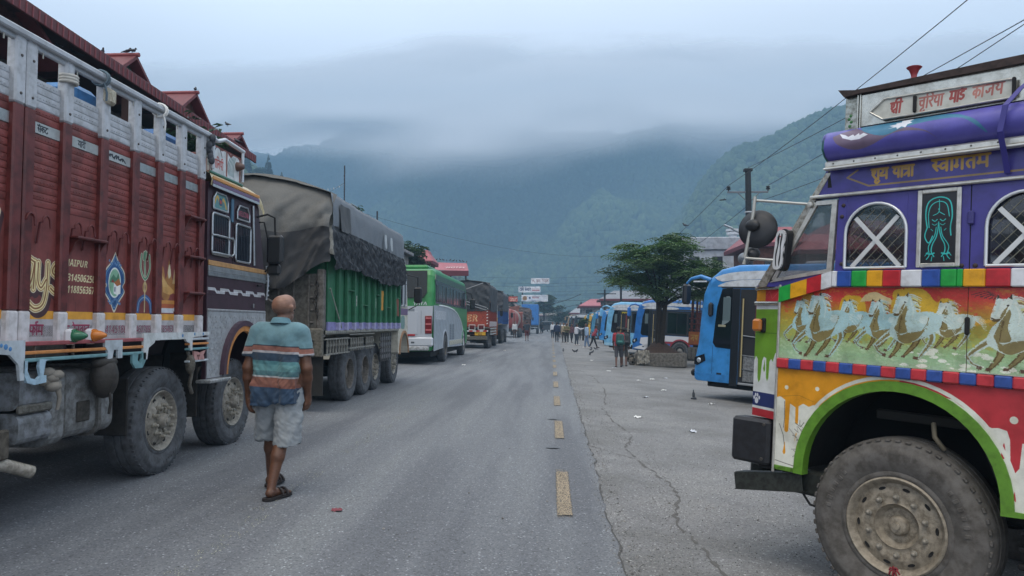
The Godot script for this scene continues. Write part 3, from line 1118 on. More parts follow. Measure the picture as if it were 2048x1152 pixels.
	ex.tube(PackedVector3Array([rp(4.6, .62, -.2), rp(4.85, .6, -.08), rp(5.02, .52, .0)]), .045, 10, false)
	obj("exhaust_tip", ex, mat("a9a49a", .6, .3, "grime", .3), t)
	obj("mud_flap", boxed(rp(7.52, .92, -.2), V3(.3, .66, .02), .008), black, t)
	obj("mud_flap", boxed(rp(7.62, .86, -.3), V3(.36, .4, .02), .008), mat("57534c", .8, .0, "grime", .5), t)
	obj("mud_flap", boxed(rp(6.36, .82, -.26), V3(.3, .5, .02), .008), black, t)
	var hose := Geo.new()
	hose.tube(PackedVector3Array([rp(7.16, 1.28, .02), rp(7.2, 1.1, .05), rp(7.17, .95, .04), rp(7.26, .86, .02)]), .018, 6)
	hose.ball(rp(7.18, 1.15, .04), V3(.05, .1, .05), 8, 6)
	obj("hanging_hose", hose, mat("6b675f", .9, .0, "grime", .3), t)
	for w in [[1.3, "rear", -.12], [2.6, "rear", -.12], [4.35, "rear", -.1], [6.93, "front", -.1], [8.68, "front", -.17]]:
		wheel(t, rp(w[0], .63, w[2]), w[1], w[0] * 1.3, .0)
	for w in [[1.3, "rear"], [2.6, "rear"], [4.35, "rear"], [6.93, "front"], [8.68, "front"]]:
		wheel(t, rp(w[0], .63, -wid + .02), w[1], w[0], PI)
	red_cab(t, wid)
func red_cab(t: Node3D, wid: float) -> void:
	var X := Vector3.RIGHT
	var S := V3(0, 0, -1)
	var Y := Vector3.UP
	var maroon := mat("3f2a33", .4, .0, "dust", .8)
	var chrome := mat("b4b8bb", .28, .75, "dust", .5)
	var tread := mat("a9acaf", .45, .25, "dust", .5)
	var dark := mat("141517", .8)
	var arch := []
	for i in 15:
		var a := PI * i / 14.0
		arch.append(V2(8.46 + cos(a) * .46, 1.03 + sin(a) * .5))
	var out := PackedVector2Array([V2(7.58, .97), V2(7.58, 2.27), V2(9.12, 2.24), V2(9.2, 1.5), V2(9.2, 1.03)])
	for p in arch:
		out.append(p)
	out.append(V2(8.0, .97))
	for k in [[-.04, .0], [-wid, -wid + .04]]:
		obj("cab_side", panel(out, rp(0, 0, 0), S, Y, X, k[0], k[1]), maroon, t)
	obj("cab_front", boxed(rp(9.19, 1.65, -wid / 2), V3(wid - .1, 1.25, .05), .01), maroon, t)
	obj("cab_floor", boxed(rp(8.4, 1.62, -wid / 2), V3(wid - .1, .06, 1.55)), dark, t)
	var up := PackedVector2Array([V2(7.58, 2.27), V2(9.12, 2.24), V2(8.93, 2.98), V2(8.86, 3.06), V2(7.58, 3.06)])
	obj("upper_cab", panel(up, rp(0, 0, 0), S, Y, X, -.05, -.006), maroon, t)
	obj("far_upper_cab", panel(up, rp(0, 0, 0), S, Y, X, -wid, -wid + .05), maroon, t)
	var roof := Geo.new()
	var rows := []
	for s in [7.56, 8.7, 8.86, 8.95, 9.0]:
		var dy := .0 if s < 8.8 else (.02 if s < 8.9 else (.07 if s < 8.97 else .14))
		var line := PackedVector3Array()
		for q in [[.03, 3.02], [.04, 3.08], [.02, 3.14], [-.06, 3.19], [-.4, 3.22], [-wid + .4, 3.22], [-wid + .06, 3.19], [-wid, 3.05]]:
			line.append(rp(s, q[1] - dy, q[0]))
		rows.append(line)
	roof.grid(rows)
	obj("cab_roof", roof, mat("c9b98f", .4, .0, "dust", .8), t)
	for q in [[3.055, .04, "6a5570"], [3.1, .035, "c58a4c"], [3.02, .03, "9fa9b0"]]:
		obj("roof_stripe", boxed(rp(8.2, q[0], .045), V3(.012, q[1], 1.24), .004), mat(q[2], .45), t)
	var gl := mat("151a22", .12)
	for w in [[7.66, 2.30, 8.07, 2.74], [8.25, 2.27, 8.66, 2.70]]:
		var r := rounded(w[0], w[1], w[2], w[3], .035)
		var p := obj("window", panel(r, rp(0, 0, 0), S, Y, X, -.004, .003), gl, t)
		var pts := PackedVector3Array()
		for q in r:
			pts.append(rp(q.x, q.y, .01))
		obj("window_frame", ring_frame(pts, .014), chrome, p)
		var g := Geo.new()
		for j in 9:
			var x: float = lerpf(w[0] + .03, w[2] - .03, j / 8.0)
			g.tube(PackedVector3Array([rp(x, w[1] + .02, .006), rp(x, w[3] - .02, .006)]), .0025, 4)
		obj("window_grille", g, mat("3a4450", .5, .3), p)
	var gb := Geo.new()
	for y in [2.5, 2.31]:
		gb.tube(PackedVector3Array([rp(7.64, y, .02), rp(7.7, y, .045), rp(8.08, y, .045), rp(8.12, y - .01, .02)]), .012, 6)
	gb.tube(PackedVector3Array([rp(8.09, 2.52, .04), rp(8.13, 2.48, .045), rp(8.13, 2.34, .045), rp(8.09, 2.31, .04)]), .012, 6)
	obj("grab_bar", gb, chrome, t)
	for w in [[7.68, 2.79, 8.03, 2.97, "4f7d86"], [8.28, 2.76, 8.62, 2.92, "2a1e24"]]:
		var r := PackedVector2Array([V2(w[0], w[1]), V2(w[2], w[1]), V2(w[2], w[3] - .07), V2(w[2] - .06, w[3]), V2(w[0] + .06, w[3]), V2(w[0], w[3] - .07)])
		var mt: Material = mat(w[4], .4)
		if w[0] > 8.0:
			var k := Ink.new(200, 96, hexa("1d171b"), Rect2(w[0], w[1], .34, .16))
			k.text("WELCOME", V2(w[0] + .03, w[1] + .045), .062, hexa("b0566a"), .0, true, .82)
			mt = printed(k.tex(), .4)
		else:
			var k := Ink.new(200, 102, hexa("5d8a8c"), Rect2(w[0], w[1], .35, .18))
			k.line(curve(pv("7.70,2.83 7.78,2.93 7.86,2.84 7.93,2.92 8.0,2.83"), 5), .03, hexa("c9a24f"))
			k.disc(V2(7.86, 2.88), .045, hexa("34556e"))
			k.disc(V2(7.86, 2.88), .022, hexa("c0493c"))
			mt = printed(k.tex(), .4)
		var p := obj("vent_window", panel(r, rp(0, 0, 0), S, Y, X, -.004, .004, Rect2(w[0], w[1], w[2] - w[0], w[3] - w[1])), mt, t)
		var pts := PackedVector3Array()
		for q in r:
			pts.append(rp(q.x, q.y, .01))
		obj("window_frame", ring_frame(pts, .011), chrome, p)
	obj("pillar_badge", panel(rounded(8.12, 2.7, 8.18, 2.97, .028), rp(0, 0, 0), S, Y, X, .0, .012), mat("4b6a80", .35), t)
	obj("door_seam", boxed(rp(8.195, 2.6, .0), V3(.008, .75, .008), .002), dark, t)
	obj("front_pillar", bar(rp(8.72, 2.98, .01), rp(8.78, 2.26, .01), .016, 6), chrome, t)
	for b in [[2.20, .055, "b98d5a", .55, .0], [2.14, .06, "9fa5a8", .35, .5], [2.085, .05, "8f969a", .35, .5], [1.70, .025, "c3c6c8", .3, .6]]:
		obj("door_band", boxed(rp(8.37, b[0], .008), V3(.018, b[1], 1.56), .005), mat(b[2], b[3], b[4], "dust", .5), t)
	var kk := Ink.new(760, 40, hexa("3f2a33"), Rect2(7.6, 1.875, 1.55, .08))
	for j in 5:
		var x := 7.6 + j * .34
		for d in [.0, .022, .044]:
			kk.line([V2(x - .05, 1.885 + d * .5 + .03), V2(x + .16, 1.885 + d * .5 + .03), V2(x + .2, 1.885 + d * .5), V2(x + .4, 1.885 + d * .5)], .009, hexa("cfd2d4"))
	obj("zigzag_band", panel(rectp(7.6, 1.875, 9.15, 1.955), rp(0, 0, 0), S, Y, X, .0, .004, Rect2(7.6, 1.875, 1.55, .08)), printed(kk.tex(), .35), t)
	var low := PackedVector2Array([V2(7.6, .98), V2(7.6, 1.685), V2(9.17, 1.685), V2(9.18, 1.1)])
	for i in 15:
		var a := PI * i / 14.0
		low.append(V2(8.46 + cos(a) * .5, 1.03 + sin(a) * .54))
	low.append(V2(7.96, .98))
	obj("chequer_plate", panel(low, rp(0, 0, 0), S, Y, X, .0, .008), tread, t)
	var st := Geo.new()
	for r in 12:
		for c in 26:
			var p := V2(7.63 + c * .06 + (r % 2) * .03, 1.01 + r * .056)
			if p.x > 9.14 or p.distance_to(V2(8.46, 1.03)) < .6:
				continue
			st.box(rp(p.x, p.y, .009), V3(.005, .03, .008), .002, Basis(X, .7 if (r + c) % 2 else -.7))
	obj("chequer_stud", st, tread, t)
	for f in [[.5, .56, "4a3440", .06], [.44, .5, "c0803f", .05]]:
		var pts := PackedVector2Array()
		for i in 19:
			var a := PI * i / 18.0 - .0
			pts.append(V2(8.46 + cos(a) * f[1], 1.0 + sin(a) * (f[1] + .03)))
		for i in range(18, -1, -1):
			var a := PI * i / 18.0
			pts.append(V2(8.46 + cos(a) * f[0], 1.0 + sin(a) * (f[0] + .03)))
		obj("fender_lip", panel(pts, rp(0, 0, 0), S, Y, X, .0, f[3]), mat(f[2], .45, .0, "dust", .5), t)
	obj("wheel_well", panel(PackedVector2Array(arch), rp(0, 0, 0), S, Y, X, -.72, -.68), dark, t)
	obj("cab_step", boxed(rp(7.72, .955, .03), V3(.16, .035, .5), .008), mat("b8bcbf", .4, .5, "grime", .4), t)
	obj("door_handle", boxed(rp(8.9, 2.02, .03), V3(.03, .02, .1), .006), dark, t)
	obj("door_lock", boxed(rp(8.78, 1.77, .012), V3(.012, .05, .03), .004), chrome, t)
	var cm := Geo.new()
	cm.tube(PackedVector3Array([rp(9.12, 2.28, .03), rp(9.13, 2.1, .05), rp(9.13, 1.85, .03)]), .014, 6)
	for j in 6:
		cm.lathe([V2(.02, 0), V2(.02, .02)], rp(9.13, 1.9 + j * .06, .045), X, S, Y, 8)
	obj("chrome_grab_pole", cm, chrome, t)
	var mg := Geo.new()
	mg.tube(PackedVector3Array([rp(8.85, 2.86, .0), rp(8.9, 2.9, .12), rp(8.93, 2.86, .2), rp(8.96, 2.6, .2), rp(8.98, 2.3, .18), rp(9.0, 2.2, .06)]), .013, 6)
	mg.tube(PackedVector3Array([rp(8.88, 2.8, .02), rp(8.9, 2.8, .08), rp(8.92, 2.6, .12)]), .011, 6)
	obj("mirror_hoop", mg, dark, t)
	obj("mirror", boxed(rp(8.96, 2.47, .2), V3(.2, .36, .09), .03), mat("1d1e20", .4), t)
	obj("mirror", boxed(rp(8.98, 2.22, .18), V3(.17, .14, .08), .03), mat("1d1e20", .4), t)
	var hk := Ink.new(480, 220, hexa("cfd2d2"), Rect2(7.6, 3.16, .78, .36))
	hk.rect(7.6, 3.16, 8.4, 3.185, hexa("3f6f5e"))
	for x in [7.62, 7.98, 8.33]:
		hk.rect(x, 3.19, x + .035, 3.5, hexa("8a4a3a"))
	script_line(hk, "na A i la ya I", V2(7.68, 3.24), .085, .014, hexa("b0453a"), .0, .75)
	for j in 5:
		hk.line(curve([V2(8.06 + j * .03, 3.22), V2(8.03 + j * .035, 3.32), V2(8.1 + j * .03, 3.44)], 5), .012, hexa("2f6f72"))
	hk.line(curve(pv("7.7,3.42 7.76,3.47 7.83,3.45 7.88,3.38"), 5), .016, hexa("4d4a4a"))
	hk.rect(7.6, 3.46, 8.4, 3.52, hexa("8a4436"))
	hk.line(curve(pv("7.64,3.46 7.75,3.50 7.86,3.46 7.98,3.49 8.1,3.44 8.2,3.5 8.34,3.45"), 5), .03, hexa("6b3128"))
	obj("headboard", panel(rectp(7.6, 3.16, 8.38, 3.48), rp(0, 0, 0), S, Y, X, -.04, .0, Rect2(7.6, 3.16, .78, .36)), printed(hk.tex(), .5), t)
	obj("headboard_front", boxed(rp(8.4, 3.32, -wid / 2), V3(wid - .1, .34, .04), .01), mat("8a4436", .5), t)
	obj("headboard_trim", boxed(rp(8.0, 3.165, .006), V3(.03, .024, .82), .006), mat("3f6f5e", .5), t)
	var hr := Geo.new()
	hr.tube(PackedVector3Array([rp(7.5, 3.56, .0), rp(7.72, 3.52, .02), rp(7.9, 3.58, .02), rp(8.4, 3.56, .02)]), .022, 8)
	hr.tube(PackedVector3Array([rp(8.38, 3.56, .02), rp(8.38, 3.2, .02)]), .016, 6)
	hr.tube(PackedVector3Array([rp(7.62, 3.5, .02), rp(7.62, 3.2, .02)]), .02, 6)
	obj("headboard_rail", hr, mat("bfc4c8", .4, .3), t)
	var hb := Geo.new()
	hb.lathe([V2(.055, 0), V2(.05, .03), V2(.028, .08), V2(.0, .085)], rp(8.27, 3.36, .0), Y, S, X, 14)
	obj("horn", hb, mat("5a4038", .4), t)
	var cl := Geo.new()
	for q in 7:
		cl.ball(rp(7.5 + .02 * sin(q * 2.0), 3.5 - q * .04, .05 + .02 * cos(q)), V3(.035, .045, .03), 7, 5)
	obj("cloth_knot", cl, mat("3f4349", .9), t)
func cab_box(t: Node3D, z0: float, len: float, wid: float, h: float, body: Material, trim: Material, stripe: Material) -> void:
	var X := Vector3.RIGHT
	var F := V3(0, 0, -1)
	var Y := Vector3.UP
	var o := V3(0, 0, z0)
	var out := PackedVector2Array([V2(0, .75), V2(0, h - .1), V2(.1, h), V2(len - .35, h), V2(len - .2, h - .12), V2(len, 1.75), V2(len + .02, .7)])
	for i in 11:
		var a := PI * i / 10.0
		out.append(V2(len * .58 + cos(a) * .5, .7 + sin(a) * .52))
	var g := Geo.new()
	g.prism(out, o, F, Y, X, -wid, 0)
	obj("cab", g, body, t)
	var gl := mat("14191f", .12)
	for w in [rounded(len * .52, 1.85, len - .26, h - .28, .06), rounded(.12, 1.85, len * .44, h - .28, .06)]:
		var p := obj("window", panel(w, o, F, Y, X, .0, .006), gl, t)
		var pts := PackedVector3Array()
		for q in w:
			pts.append(o + F * q.x + Y * q.y + X * .01)
		obj("window_frame", ring_frame(pts, .018), trim, p)
	obj("cab_stripe", boxed(o + F * len * .5 + Y * 1.72, V3(.02, .16, len - .06), .005), stripe, t)
	obj("windscreen", boxed(o + F * (len - .06) + Y * (h + 1.75) * .5 + X * (-wid * .5), V3(wid - .3, h - 2.1, .03), .01, Basis(X, .17)), gl, t)
	for q in [.03, -wid - .03]:
		var mg := Geo.new()
		var sg := signf(q + .5)
		mg.tube(PackedVector3Array([o + F * (len - .15) + Y * (h - .25) + X * q, o + F * (len + .05) + Y * (h - .3) + X * (q + .22 * sg), o + F * (len + .08) + Y * 1.9 + X * (q + .22 * sg), o + F * (len - .02) + Y * 1.78 + X * q]), .016, 6)
		obj("mirror_arm", mg, mat("1b1b1c", .5), t)
		obj("mirror", boxed(o + F * (len + .07) + Y * 2.15 + X * (q + .22 * sg), V3(.2, .4, .1), .035), mat("1b1b1c", .4), t)
func build_green_truck() -> void:
	rng.seed = 41
	var x0 := -3.65
	var gnd := gy(x0) + .003
	var s0 := 11.75
	var t := thing("cargo_truck", "green-sided cargo truck under a grey and black tarpaulin beside the walking man", "truck", V3(x0, gnd, -s0))
	var X := Vector3.RIGHT
	var F := V3(0, 0, -1)
	var Y := Vector3.UP
	var wid := 2.5
	var green := mat("2c6b4a", .5, .0, "dust", .9)
	var dgreen := mat("255a41", .5, .0, "dust", .6)
	var lav := mat("8784b5", .55, .0, "dust", .8)
	var grey := mat("6d6a66", .65, .0, "grime", .9)
	var black := mat("262523", .9, .0, "grime", .8)
	var L := 5.65
	obj("cargo_box", boxed(V3(-wid / 2, 1.95, -L / 2), V3(wid - .1, 1.3, L - .06), .01), dgreen, t)
	var n := 11
	for i in n:
		var a := lerpf(.14, L, float(i) / n)
		var b := lerpf(.14, L, float(i + 1) / n)
		obj("side_panel", boxed(V3(-.02, 2.0, -(a + b) / 2), V3(.03, 1.1, b - a - .012), .004), green, t)
		obj("panel_foot", boxed(V3(-.012, 1.38, -(a + b) / 2), V3(.035, .14, b - a - .012), .004), lav, t)
		var p := obj("post", boxed(V3(.03, 2.0, -b + .02), V3(.07, 1.36, .075), .01), green, t)
		obj("post_foot", boxed(V3(.032, 1.38, -b + .02), V3(.074, .14, .079), .01), mat("a7a5c8", .55, .0, "dust", .5), p)
		if i % 2 == 0 and i > 0:
			obj("side_step", boxed(V3(.03, 1.78 + .12 * (i % 4), -(a + b) / 2), V3(.05, .02, b - a), .004), green, t)
		if i in [3, 6, 9]:
			obj("pale_notice", boxed(V3(-.002, 1.85, -(a + b) / 2), V3(.006, .2, .12), .002), mat("b9bcb4", .6, .0, "grime", .3), t)
	obj("yellow_cloth", sheet(V3(.06, 2.12, -3.62), V3(.07, 2.12, -3.82), V3(.07, 1.72, -3.8), V3(.06, 1.7, -3.64), 4, 6, X, .02, 3), mat("c8923a", .8, .0, "weave", .3), t)
	obj("brown_cloth", sheet(V3(.06, 2.0, -5.2), V3(.07, 2.0, -5.4), V3(.07, 1.6, -5.4), V3(.06, 1.6, -5.22), 4, 6, X, .02, 4), mat("7d4a3a", .8, .0, "weave", .3), t)
	obj("lashing_bar", bar(V3(.05, 2.0, -.1), V3(.06, 1.35, -.75), .012), mat("8e9288", .6), t)
	obj("tailgate", boxed(V3(-.62, 1.78, .03), V3(1.1, .9, .05), .01), mat("5c5a55", .7, .0, "grime", .8), t)
	obj("tailgate", boxed(V3(-1.82, 1.78, .03), V3(1.22, .9, .05), .01), mat("5c5a55", .7, .0, "grime", .8), t)
	for q in [-.06, -wid + .06]:
		obj("rear_post", boxed(V3(q, 1.75, .02), V3(.12, 1.1, .12), .015), grey, t)
	for q in 4:
		obj("tailgate_rib", boxed(V3(-.25 - q * .25, 1.78, .065), V3(.03, .86, .03), .006), grey, t)
		obj("rivet_plate", boxed(V3(-.2, 1.45 + q * .2, .07), V3(.06, .03, .02), .004), grey, t)
	obj("rear_lamp_box", boxed(V3(-.18, 1.12, .06), V3(.34, .46, .1), .02), mat("6e6b62", .7, .0, "grime", .5), t)
	obj("rear_sill", boxed(V3(-wid / 2, 1.28, .03), V3(wid, .1, .14), .015), mat("6e6b62", .7, .0, "grime", .6), t)
	obj("tail_lamp", boxed(V3(-.22, 1.03, .115), V3(.12, .1, .02), .01), mat("8b6b3c", .4), t)
	obj("lamp_hood", boxed(V3(-.22, 1.13, .12), V3(.15, .08, .03), .02), black, t)
	var ch := Geo.new()
	for q in 9:
		var pts := PackedVector3Array()
		for j in 9:
			var a := TAU * j / 8.0
			pts.append(V3(-.12 + .02 * sin(q) + cos(a) * .028 * (1.0 if q % 2 else .3), 2.12 - q * .07 + sin(a) * .045, .1 + sin(a) * .01 + cos(a) * .028 * (.3 if q % 2 else 1.0)))
		ch.tube(pts, .008, 5)
	obj("tailgate_chain", ch, mat("3b3835", .6, .4), t)
	var ink := Ink.new(300, 260, hexa("2b2a28"), Rect2(0, 0, 1.15, .85))
	script_line(ink, "pa A ra ka", V2(.42, .48), .12, .018, hexa("4a4846"))
	ink.text("UNDER", V2(.35, .22), .11, hexa("4a4846"), .0, false)
	obj("rear_mud_flap", panel(rectp(0, 0, 1.15, .85), V3(-1.17, .27, .0), X, Y, Vector3.BACK, 0, .02, Rect2(0, 0, 1.15, .85)), printed(ink.tex(), .9), t)
	obj("rear_mud_flap", boxed(V3(-1.86, .7, .0), V3(1.1, .85, .03), .006), black, t)
	for sp in [[.0, 1.42, 1.30], [1.42, 2.5, 1.0], [2.55, 3.3, .95]]:
		var g := Geo.new()
		for y in [1.26, 1.17, .92]:
			g.box(V3(.0, y + (.0 if sp[2] > 1.2 else .06), -(sp[0] + sp[1]) / 2), V3(.04, .025, sp[1] - sp[0]), .004)
		var m := int((sp[1] - sp[0]) / .17)
		for j in m:
			var z: float = -lerpf(sp[0] + .05, sp[1] - .05, (j + .5) / m)
			g.box(V3(.0, 1.05, z), V3(.03, .24, .03), .004)
			g.box(V3(.0, 1.10, z - .04), V3(.02, .12, .02), .004, Basis(X, .6))
		obj("truss_skirt", g, mat("8a8a84", .6, .0, "grime", .6), t)
	var side := Geo.new()
	for y in [.95, .82, .69, .56]:
		side.box(V3(-.05, y + .15, -4.55), V3(.04, .09, 1.0), .01)
	for q in 6:
		side.box(V3(-.03, .92, -4.1 - q * .18), V3(.03, .62, .02), .004)
	obj("side_guard", side, mat("6b6d70", .6, .2, "grime", .5), t)
	obj("chassis", boxed(V3(-wid / 2, .95, -3.2), V3(.9, .3, 6.2), .02), black, t)
	obj("body_sill", boxed(V3(-.02, 1.285, -L / 2), V3(.1, .05, L), .01), mat("8f8f88", .6, .0, "grime", .6), t)
	for w in [[1.95, "rear", -.12], [3.1, "rear", -.12], [4.2, "front", -.18], [6.05, "front", -.18]]:
		wheel(t, V3(w[2], .5, -w[0]), w[1], w[0] * 2.0)
		wheel(t, V3(-wid + .05, .5, -w[0]), w[1], w[0], PI)
		obj("axle", bar(V3(-.3, .5, -w[0]), V3(-2.3, .5, -w[0]), .07), black, t)
	cab_box(t, -L - .03, 1.15, wid - .08, 2.9, mat("c8c3b4", .5, .0, "dust", .8), mat("b0b4b6", .3, .6), mat("6d5a78", .5))
	var fl := Geo.new()
	for i in 19:
		pass
	var lip := PackedVector2Array()
	for r in [[.56, 1], [.5, -1]]:
		for i in 15:
			var a: float = PI * (i if r[1] == 1 else 14 - i) / 14.0
			lip.append(V2(6.35 + cos(a) * r[0], .7 + sin(a) * r[0]))
	obj("fender_lip", panel(lip, V3(.0, .0, .0), F, Y, X, .0, .03), mat("a07a5a", .5, .0, "dust", .5), t)
	obj("door_flower", panel(rounded(6.0, 1.3, 6.45, 1.62, .1), Vector3.ZERO, F, Y, X, .0, .005), mat("7fa3a0", .6, .0, "grime", .2), t)
	var top := cloth([V2(.08, 2.98), V2(.09, 3.36), V2(.05, 3.56), V2(-.5, 3.74), V2(-1.25, 3.88), V2(-2.0, 3.8), V2(-2.5, 3.6), V2(-2.56, 2.6)], .02, 6.0, .09, .05, 12, V3(1.2, .5, .8), .04)
	obj("tarpaulin", top, mat("747b82", .75, .0, "weave", .8), t)
	var f := FastNoiseLite.new()
	f.seed = 8
	f.frequency = 1.0
	f.fractal_octaves = 4
	var rows := []
	for j in 26:
		var v := j / 25.0
		var row := PackedVector3Array()
		for i in 40:
			var u := i / 39.0
			var x := lerpf(.10, -2.55, u)
			var crown := 3.56 + .34 * sin(PI * clampf(u * .95, 0, 1)) + .04 * u
			var low := lerpf(2.42, 1.98, smoothstep(.0, .3, u)) - .2 * smoothstep(.5, 1.0, u)
			var y := lerpf(crown, low, v)
			var z := .12 + .05 * v - .30 * pow(1.0 - v, 4.0) + .1 * sin(v * 3.0)
			var fold := absf(f.get_noise_2d((u - v * .35) * 5.0, v * 1.1)) * .20 - .06
			var pull := .16 * exp(-pow((u - .24 - .32 * v) * 9.0, 2.0)) + .12 * exp(-pow((u - .50 + .2 * v) * 8.0, 2.0))
			z += (fold + pull + f.get_noise_2d(u * 14.0, v * 9.0) * .022) * smoothstep(.0, .25, v)
			if i == 0:
				z -= .08
			row.append(V3(x, y, z))
		rows.append(row)
	var rg := Geo.new()
	rg.grid(rows.slice(0, 14))
	obj("tarpaulin_end", rg, mat("62625f", .75, .0, "weave", .8), t)
	rg = Geo.new()
	rg.grid(rows.slice(13))
	obj("dark_tarpaulin_end", rg, mat("3a3a3b", .75, .0, "weave", .8), t)
	var drop := sheet(V3(-.75, 2.85, .2), V3(-2.5, 2.75, .24), V3(-2.5, 1.75, .2), V3(-1.05, 1.95, .18), 16, 12, Vector3.BACK, .12, 17, 5.0, 2.0)
	obj("dark_tarpaulin_flap", drop, mat("343436", .75, .0, "weave", .8), t)
	var skirt := Geo.new()
	rows = []
	var f2 := FastNoiseLite.new()
	f2.seed = 23
	f2.frequency = 1.0
	f2.fractal_octaves = 4
	for j in 15:
		var v := j / 14.0
		var row := PackedVector3Array()
		for i in 150:
			var s := lerpf(-.06, 5.75, i / 149.0)
			var y := lerpf(3.02 - .01 * s, 2.30 + .06 * sin(s * 1.3) + f2.get_noise_2d(s * 2.0, 9.0) * .05, v)
			var x := .11 + .05 * v + absf(f2.get_noise_2d(s * 4.6, v * 1.4)) * .10 * smoothstep(.0, .2, v) + f2.get_noise_2d(s * 9.0 + v * 6.0, v * 7.0) * .05
			row.append(V3(x, y, -s))
		rows.append(row)
	skirt.grid(rows)
	obj("ruffled_black_sheet", skirt, mat("24272c", .6, .0, "weave", .6), t)
	obj("patch", sheet(V3(.125, 3.42, -.35), V3(.125, 3.42, -1.0), V3(.135, 2.98, -1.0), V3(.135, 2.98, -.35), 6, 6, X, .03, 5), mat("55585a", .8, .0, "weave", .5), t)
	for q in [3.6, 4.15]:
		obj("pale_patch", sheet(V3(.14, 3.3, -q), V3(.14, 3.3, -q - .16), V3(.15, 3.02, -q - .16), V3(.15, 3.02, -q), 3, 4, X, .02, 6), mat("a5acaf", .8), t)
	for r in [[V3(-.62, 2.62, .34), V3(-.72, 1.98, .2)], [V3(-1.5, 2.3, .36), V3(-.6, 2.0, .2)], [V3(-2.2, 2.6, .3), V3(-.75, 1.75, .2)]]:
		var g := Geo.new()
		g.tube(PackedVector3Array([r[0], (r[0] + r[1]) * .5 + V3(0, -.03, .05), r[1]]), .022, 6)
		obj("tie_rope", g, mat("5c5a58", .9), t)
func build_green_bus() -> void:
	rng.seed = 43
	var x0 := -4.03
	var s0 := 25.05
	var t := thing("bus", "green and silver coach parked ahead of the green truck, seen from behind", "bus", V3(x0, gy(x0) + .003, -s0))
	var X := Vector3.RIGHT
	var F := V3(0, 0, -1)
	var Y := Vector3.UP
	var wid := 2.48
	var L := 10.2
	var green := mat("28803f", .3, .0, "dust", 1.6)
	var white := mat("b4b9c0", .32)
	var silver := mat("a9b2ba", .32, .1, "dust", 1.5)
	var gl := mat("1a2024", .1)
	var prof := PackedVector2Array([V2(.04, .48), V2(0, .95), V2(.02, 1.92), V2(.10, 2.5), V2(.32, 3.1), V2(.5, 3.3), V2(.9, 3.36), V2(9.2, 3.34), V2(9.7, 3.1), V2(10.1, 2.2), V2(10.2, 1.4), V2(10.2, .45)])
	var turn := Transform3D(Basis(Y, PI / 2), V3(-wid / 2, 0, 0))
	var sh := Geo.new()
	sh.add(loaf(prof, wid / 2, .22), turn)
	obj("shell", sh, green, t)
	obj("roof_pod", boxed(V3(-wid / 2 + .1, 3.44, -3.0), V3(1.5, .18, 3.6), .07), green, t)
	obj("roof_edge", boxed(V3(-.14, 3.28, -5.0), V3(.1, .12, 8.4), .05), green, t)
	obj("window_band", panel(PackedVector2Array([V2(.5, 2.12), V2(.42, 2.3), V2(.36, 2.95), V2(9.3, 2.92), V2(9.75, 2.2), V2(9.75, 2.1)]), Vector3.ZERO, F, Y, X, .0, .006), mat("2b3236", .25), t)
	var dk := mat("101315", .5)
	for i in 9:
		var a := .62 + i * .98
		var p := obj("window", panel(rounded(a, 2.2, a + .9, 2.84, .07), Vector3.ZERO, F, Y, X, .004, .016), gl, t)
		obj("window_divider", boxed(V3(.02, 2.5, -a - .45), V3(.012, .62, .035), .004), dk, p)
		obj("curtain", boxed(V3(.017, 2.5, -a - .2 - .2 * (i % 2)), V3(.004, .56, .2), .001), mat("3d4a4c", .7), p)
	obj("upper_band", panel(PackedVector2Array([V2(.40, 2.96), V2(.5, 3.14), V2(9.35, 3.14), V2(9.4, 2.94)]), Vector3.ZERO, F, Y, X, -.03, .004), mat("3d5a4c", .35, .0, "dust", .9), t)
	var low := [V2(.02, 2.04)]
	for p in curve(pv("1.2,2.06 3.5,2.04 5.6,1.92 7.2,1.6 8.1,1.15 8.35,.75 8.4,.45"), 5):
		low.append(p)
	low.append(V2(7.2, .45))
	var arc1 := []
	for i in 9:
		var a := PI * i / 8.0
		arc1.append(V2(2.75 + cos(a) * .66, .52 + sin(a) * .62))
	for p in arc1:
		low.append(p)
	low.append(V2(.06, .48))
	var lp := PackedVector2Array(low)
	obj("silver_side", panel(lp, Vector3.ZERO, F, Y, X, .0, .007), silver, t)
	var edge := Geo.new()
	var pts := PackedVector3Array()
	for p in curve(pv("1.2,2.07 3.5,2.05 5.6,1.93 7.2,1.61 8.1,1.16 8.35,.76 8.4,.45"), 5):
		pts.append(V3(.008, p.y, -p.x))
	edge.tube(pts, .03, 6)
	obj("white_sweep", edge, mat("dfe3e4", .4), t)
	obj("sill_strip", boxed(V3(.01, .66, -6.0), V3(.02, .18, 4.2), .006), mat("c9c9bb", .5, .0, "grime", .6), t)
	for q in [[4.2, .66], [4.95, .62]]:
		obj("side_grille", boxed(V3(.012, 1.1, -q[0]), V3(.012, .62, .5), .004), mat("7d868e", .5), t)
		var gg := Geo.new()
		for j in 9:
			gg.box(V3(.02, .83 + j * .066, -q[0]), V3(.01, .02, .46), .003)
		obj("side_grille_slat", gg, mat("5f676e", .5), t)
	var k := Ink.new(560, 100, Color(1, 1, 1, 0), Rect2(0, 0, 2.6, .46))
	k.text("RAINBOW BUS", V2(.05, .06), .32, Color(.93, .94, .96), .0, false, .92)
	obj("side_lettering", panel(rectp(.25, 1.5, 2.85, 1.96), V3(.0, .0, .0), F, Y, X, .009, .0095, Rect2(.25, 1.5, 2.6, .46)), printed(k.tex(), .4, true), t)
	obj("wheel_arch_lip", panel(PackedVector2Array(arc_band(2.75, .52, .7, .62)), Vector3.ZERO, F, Y, X, .0, .02), white, t)
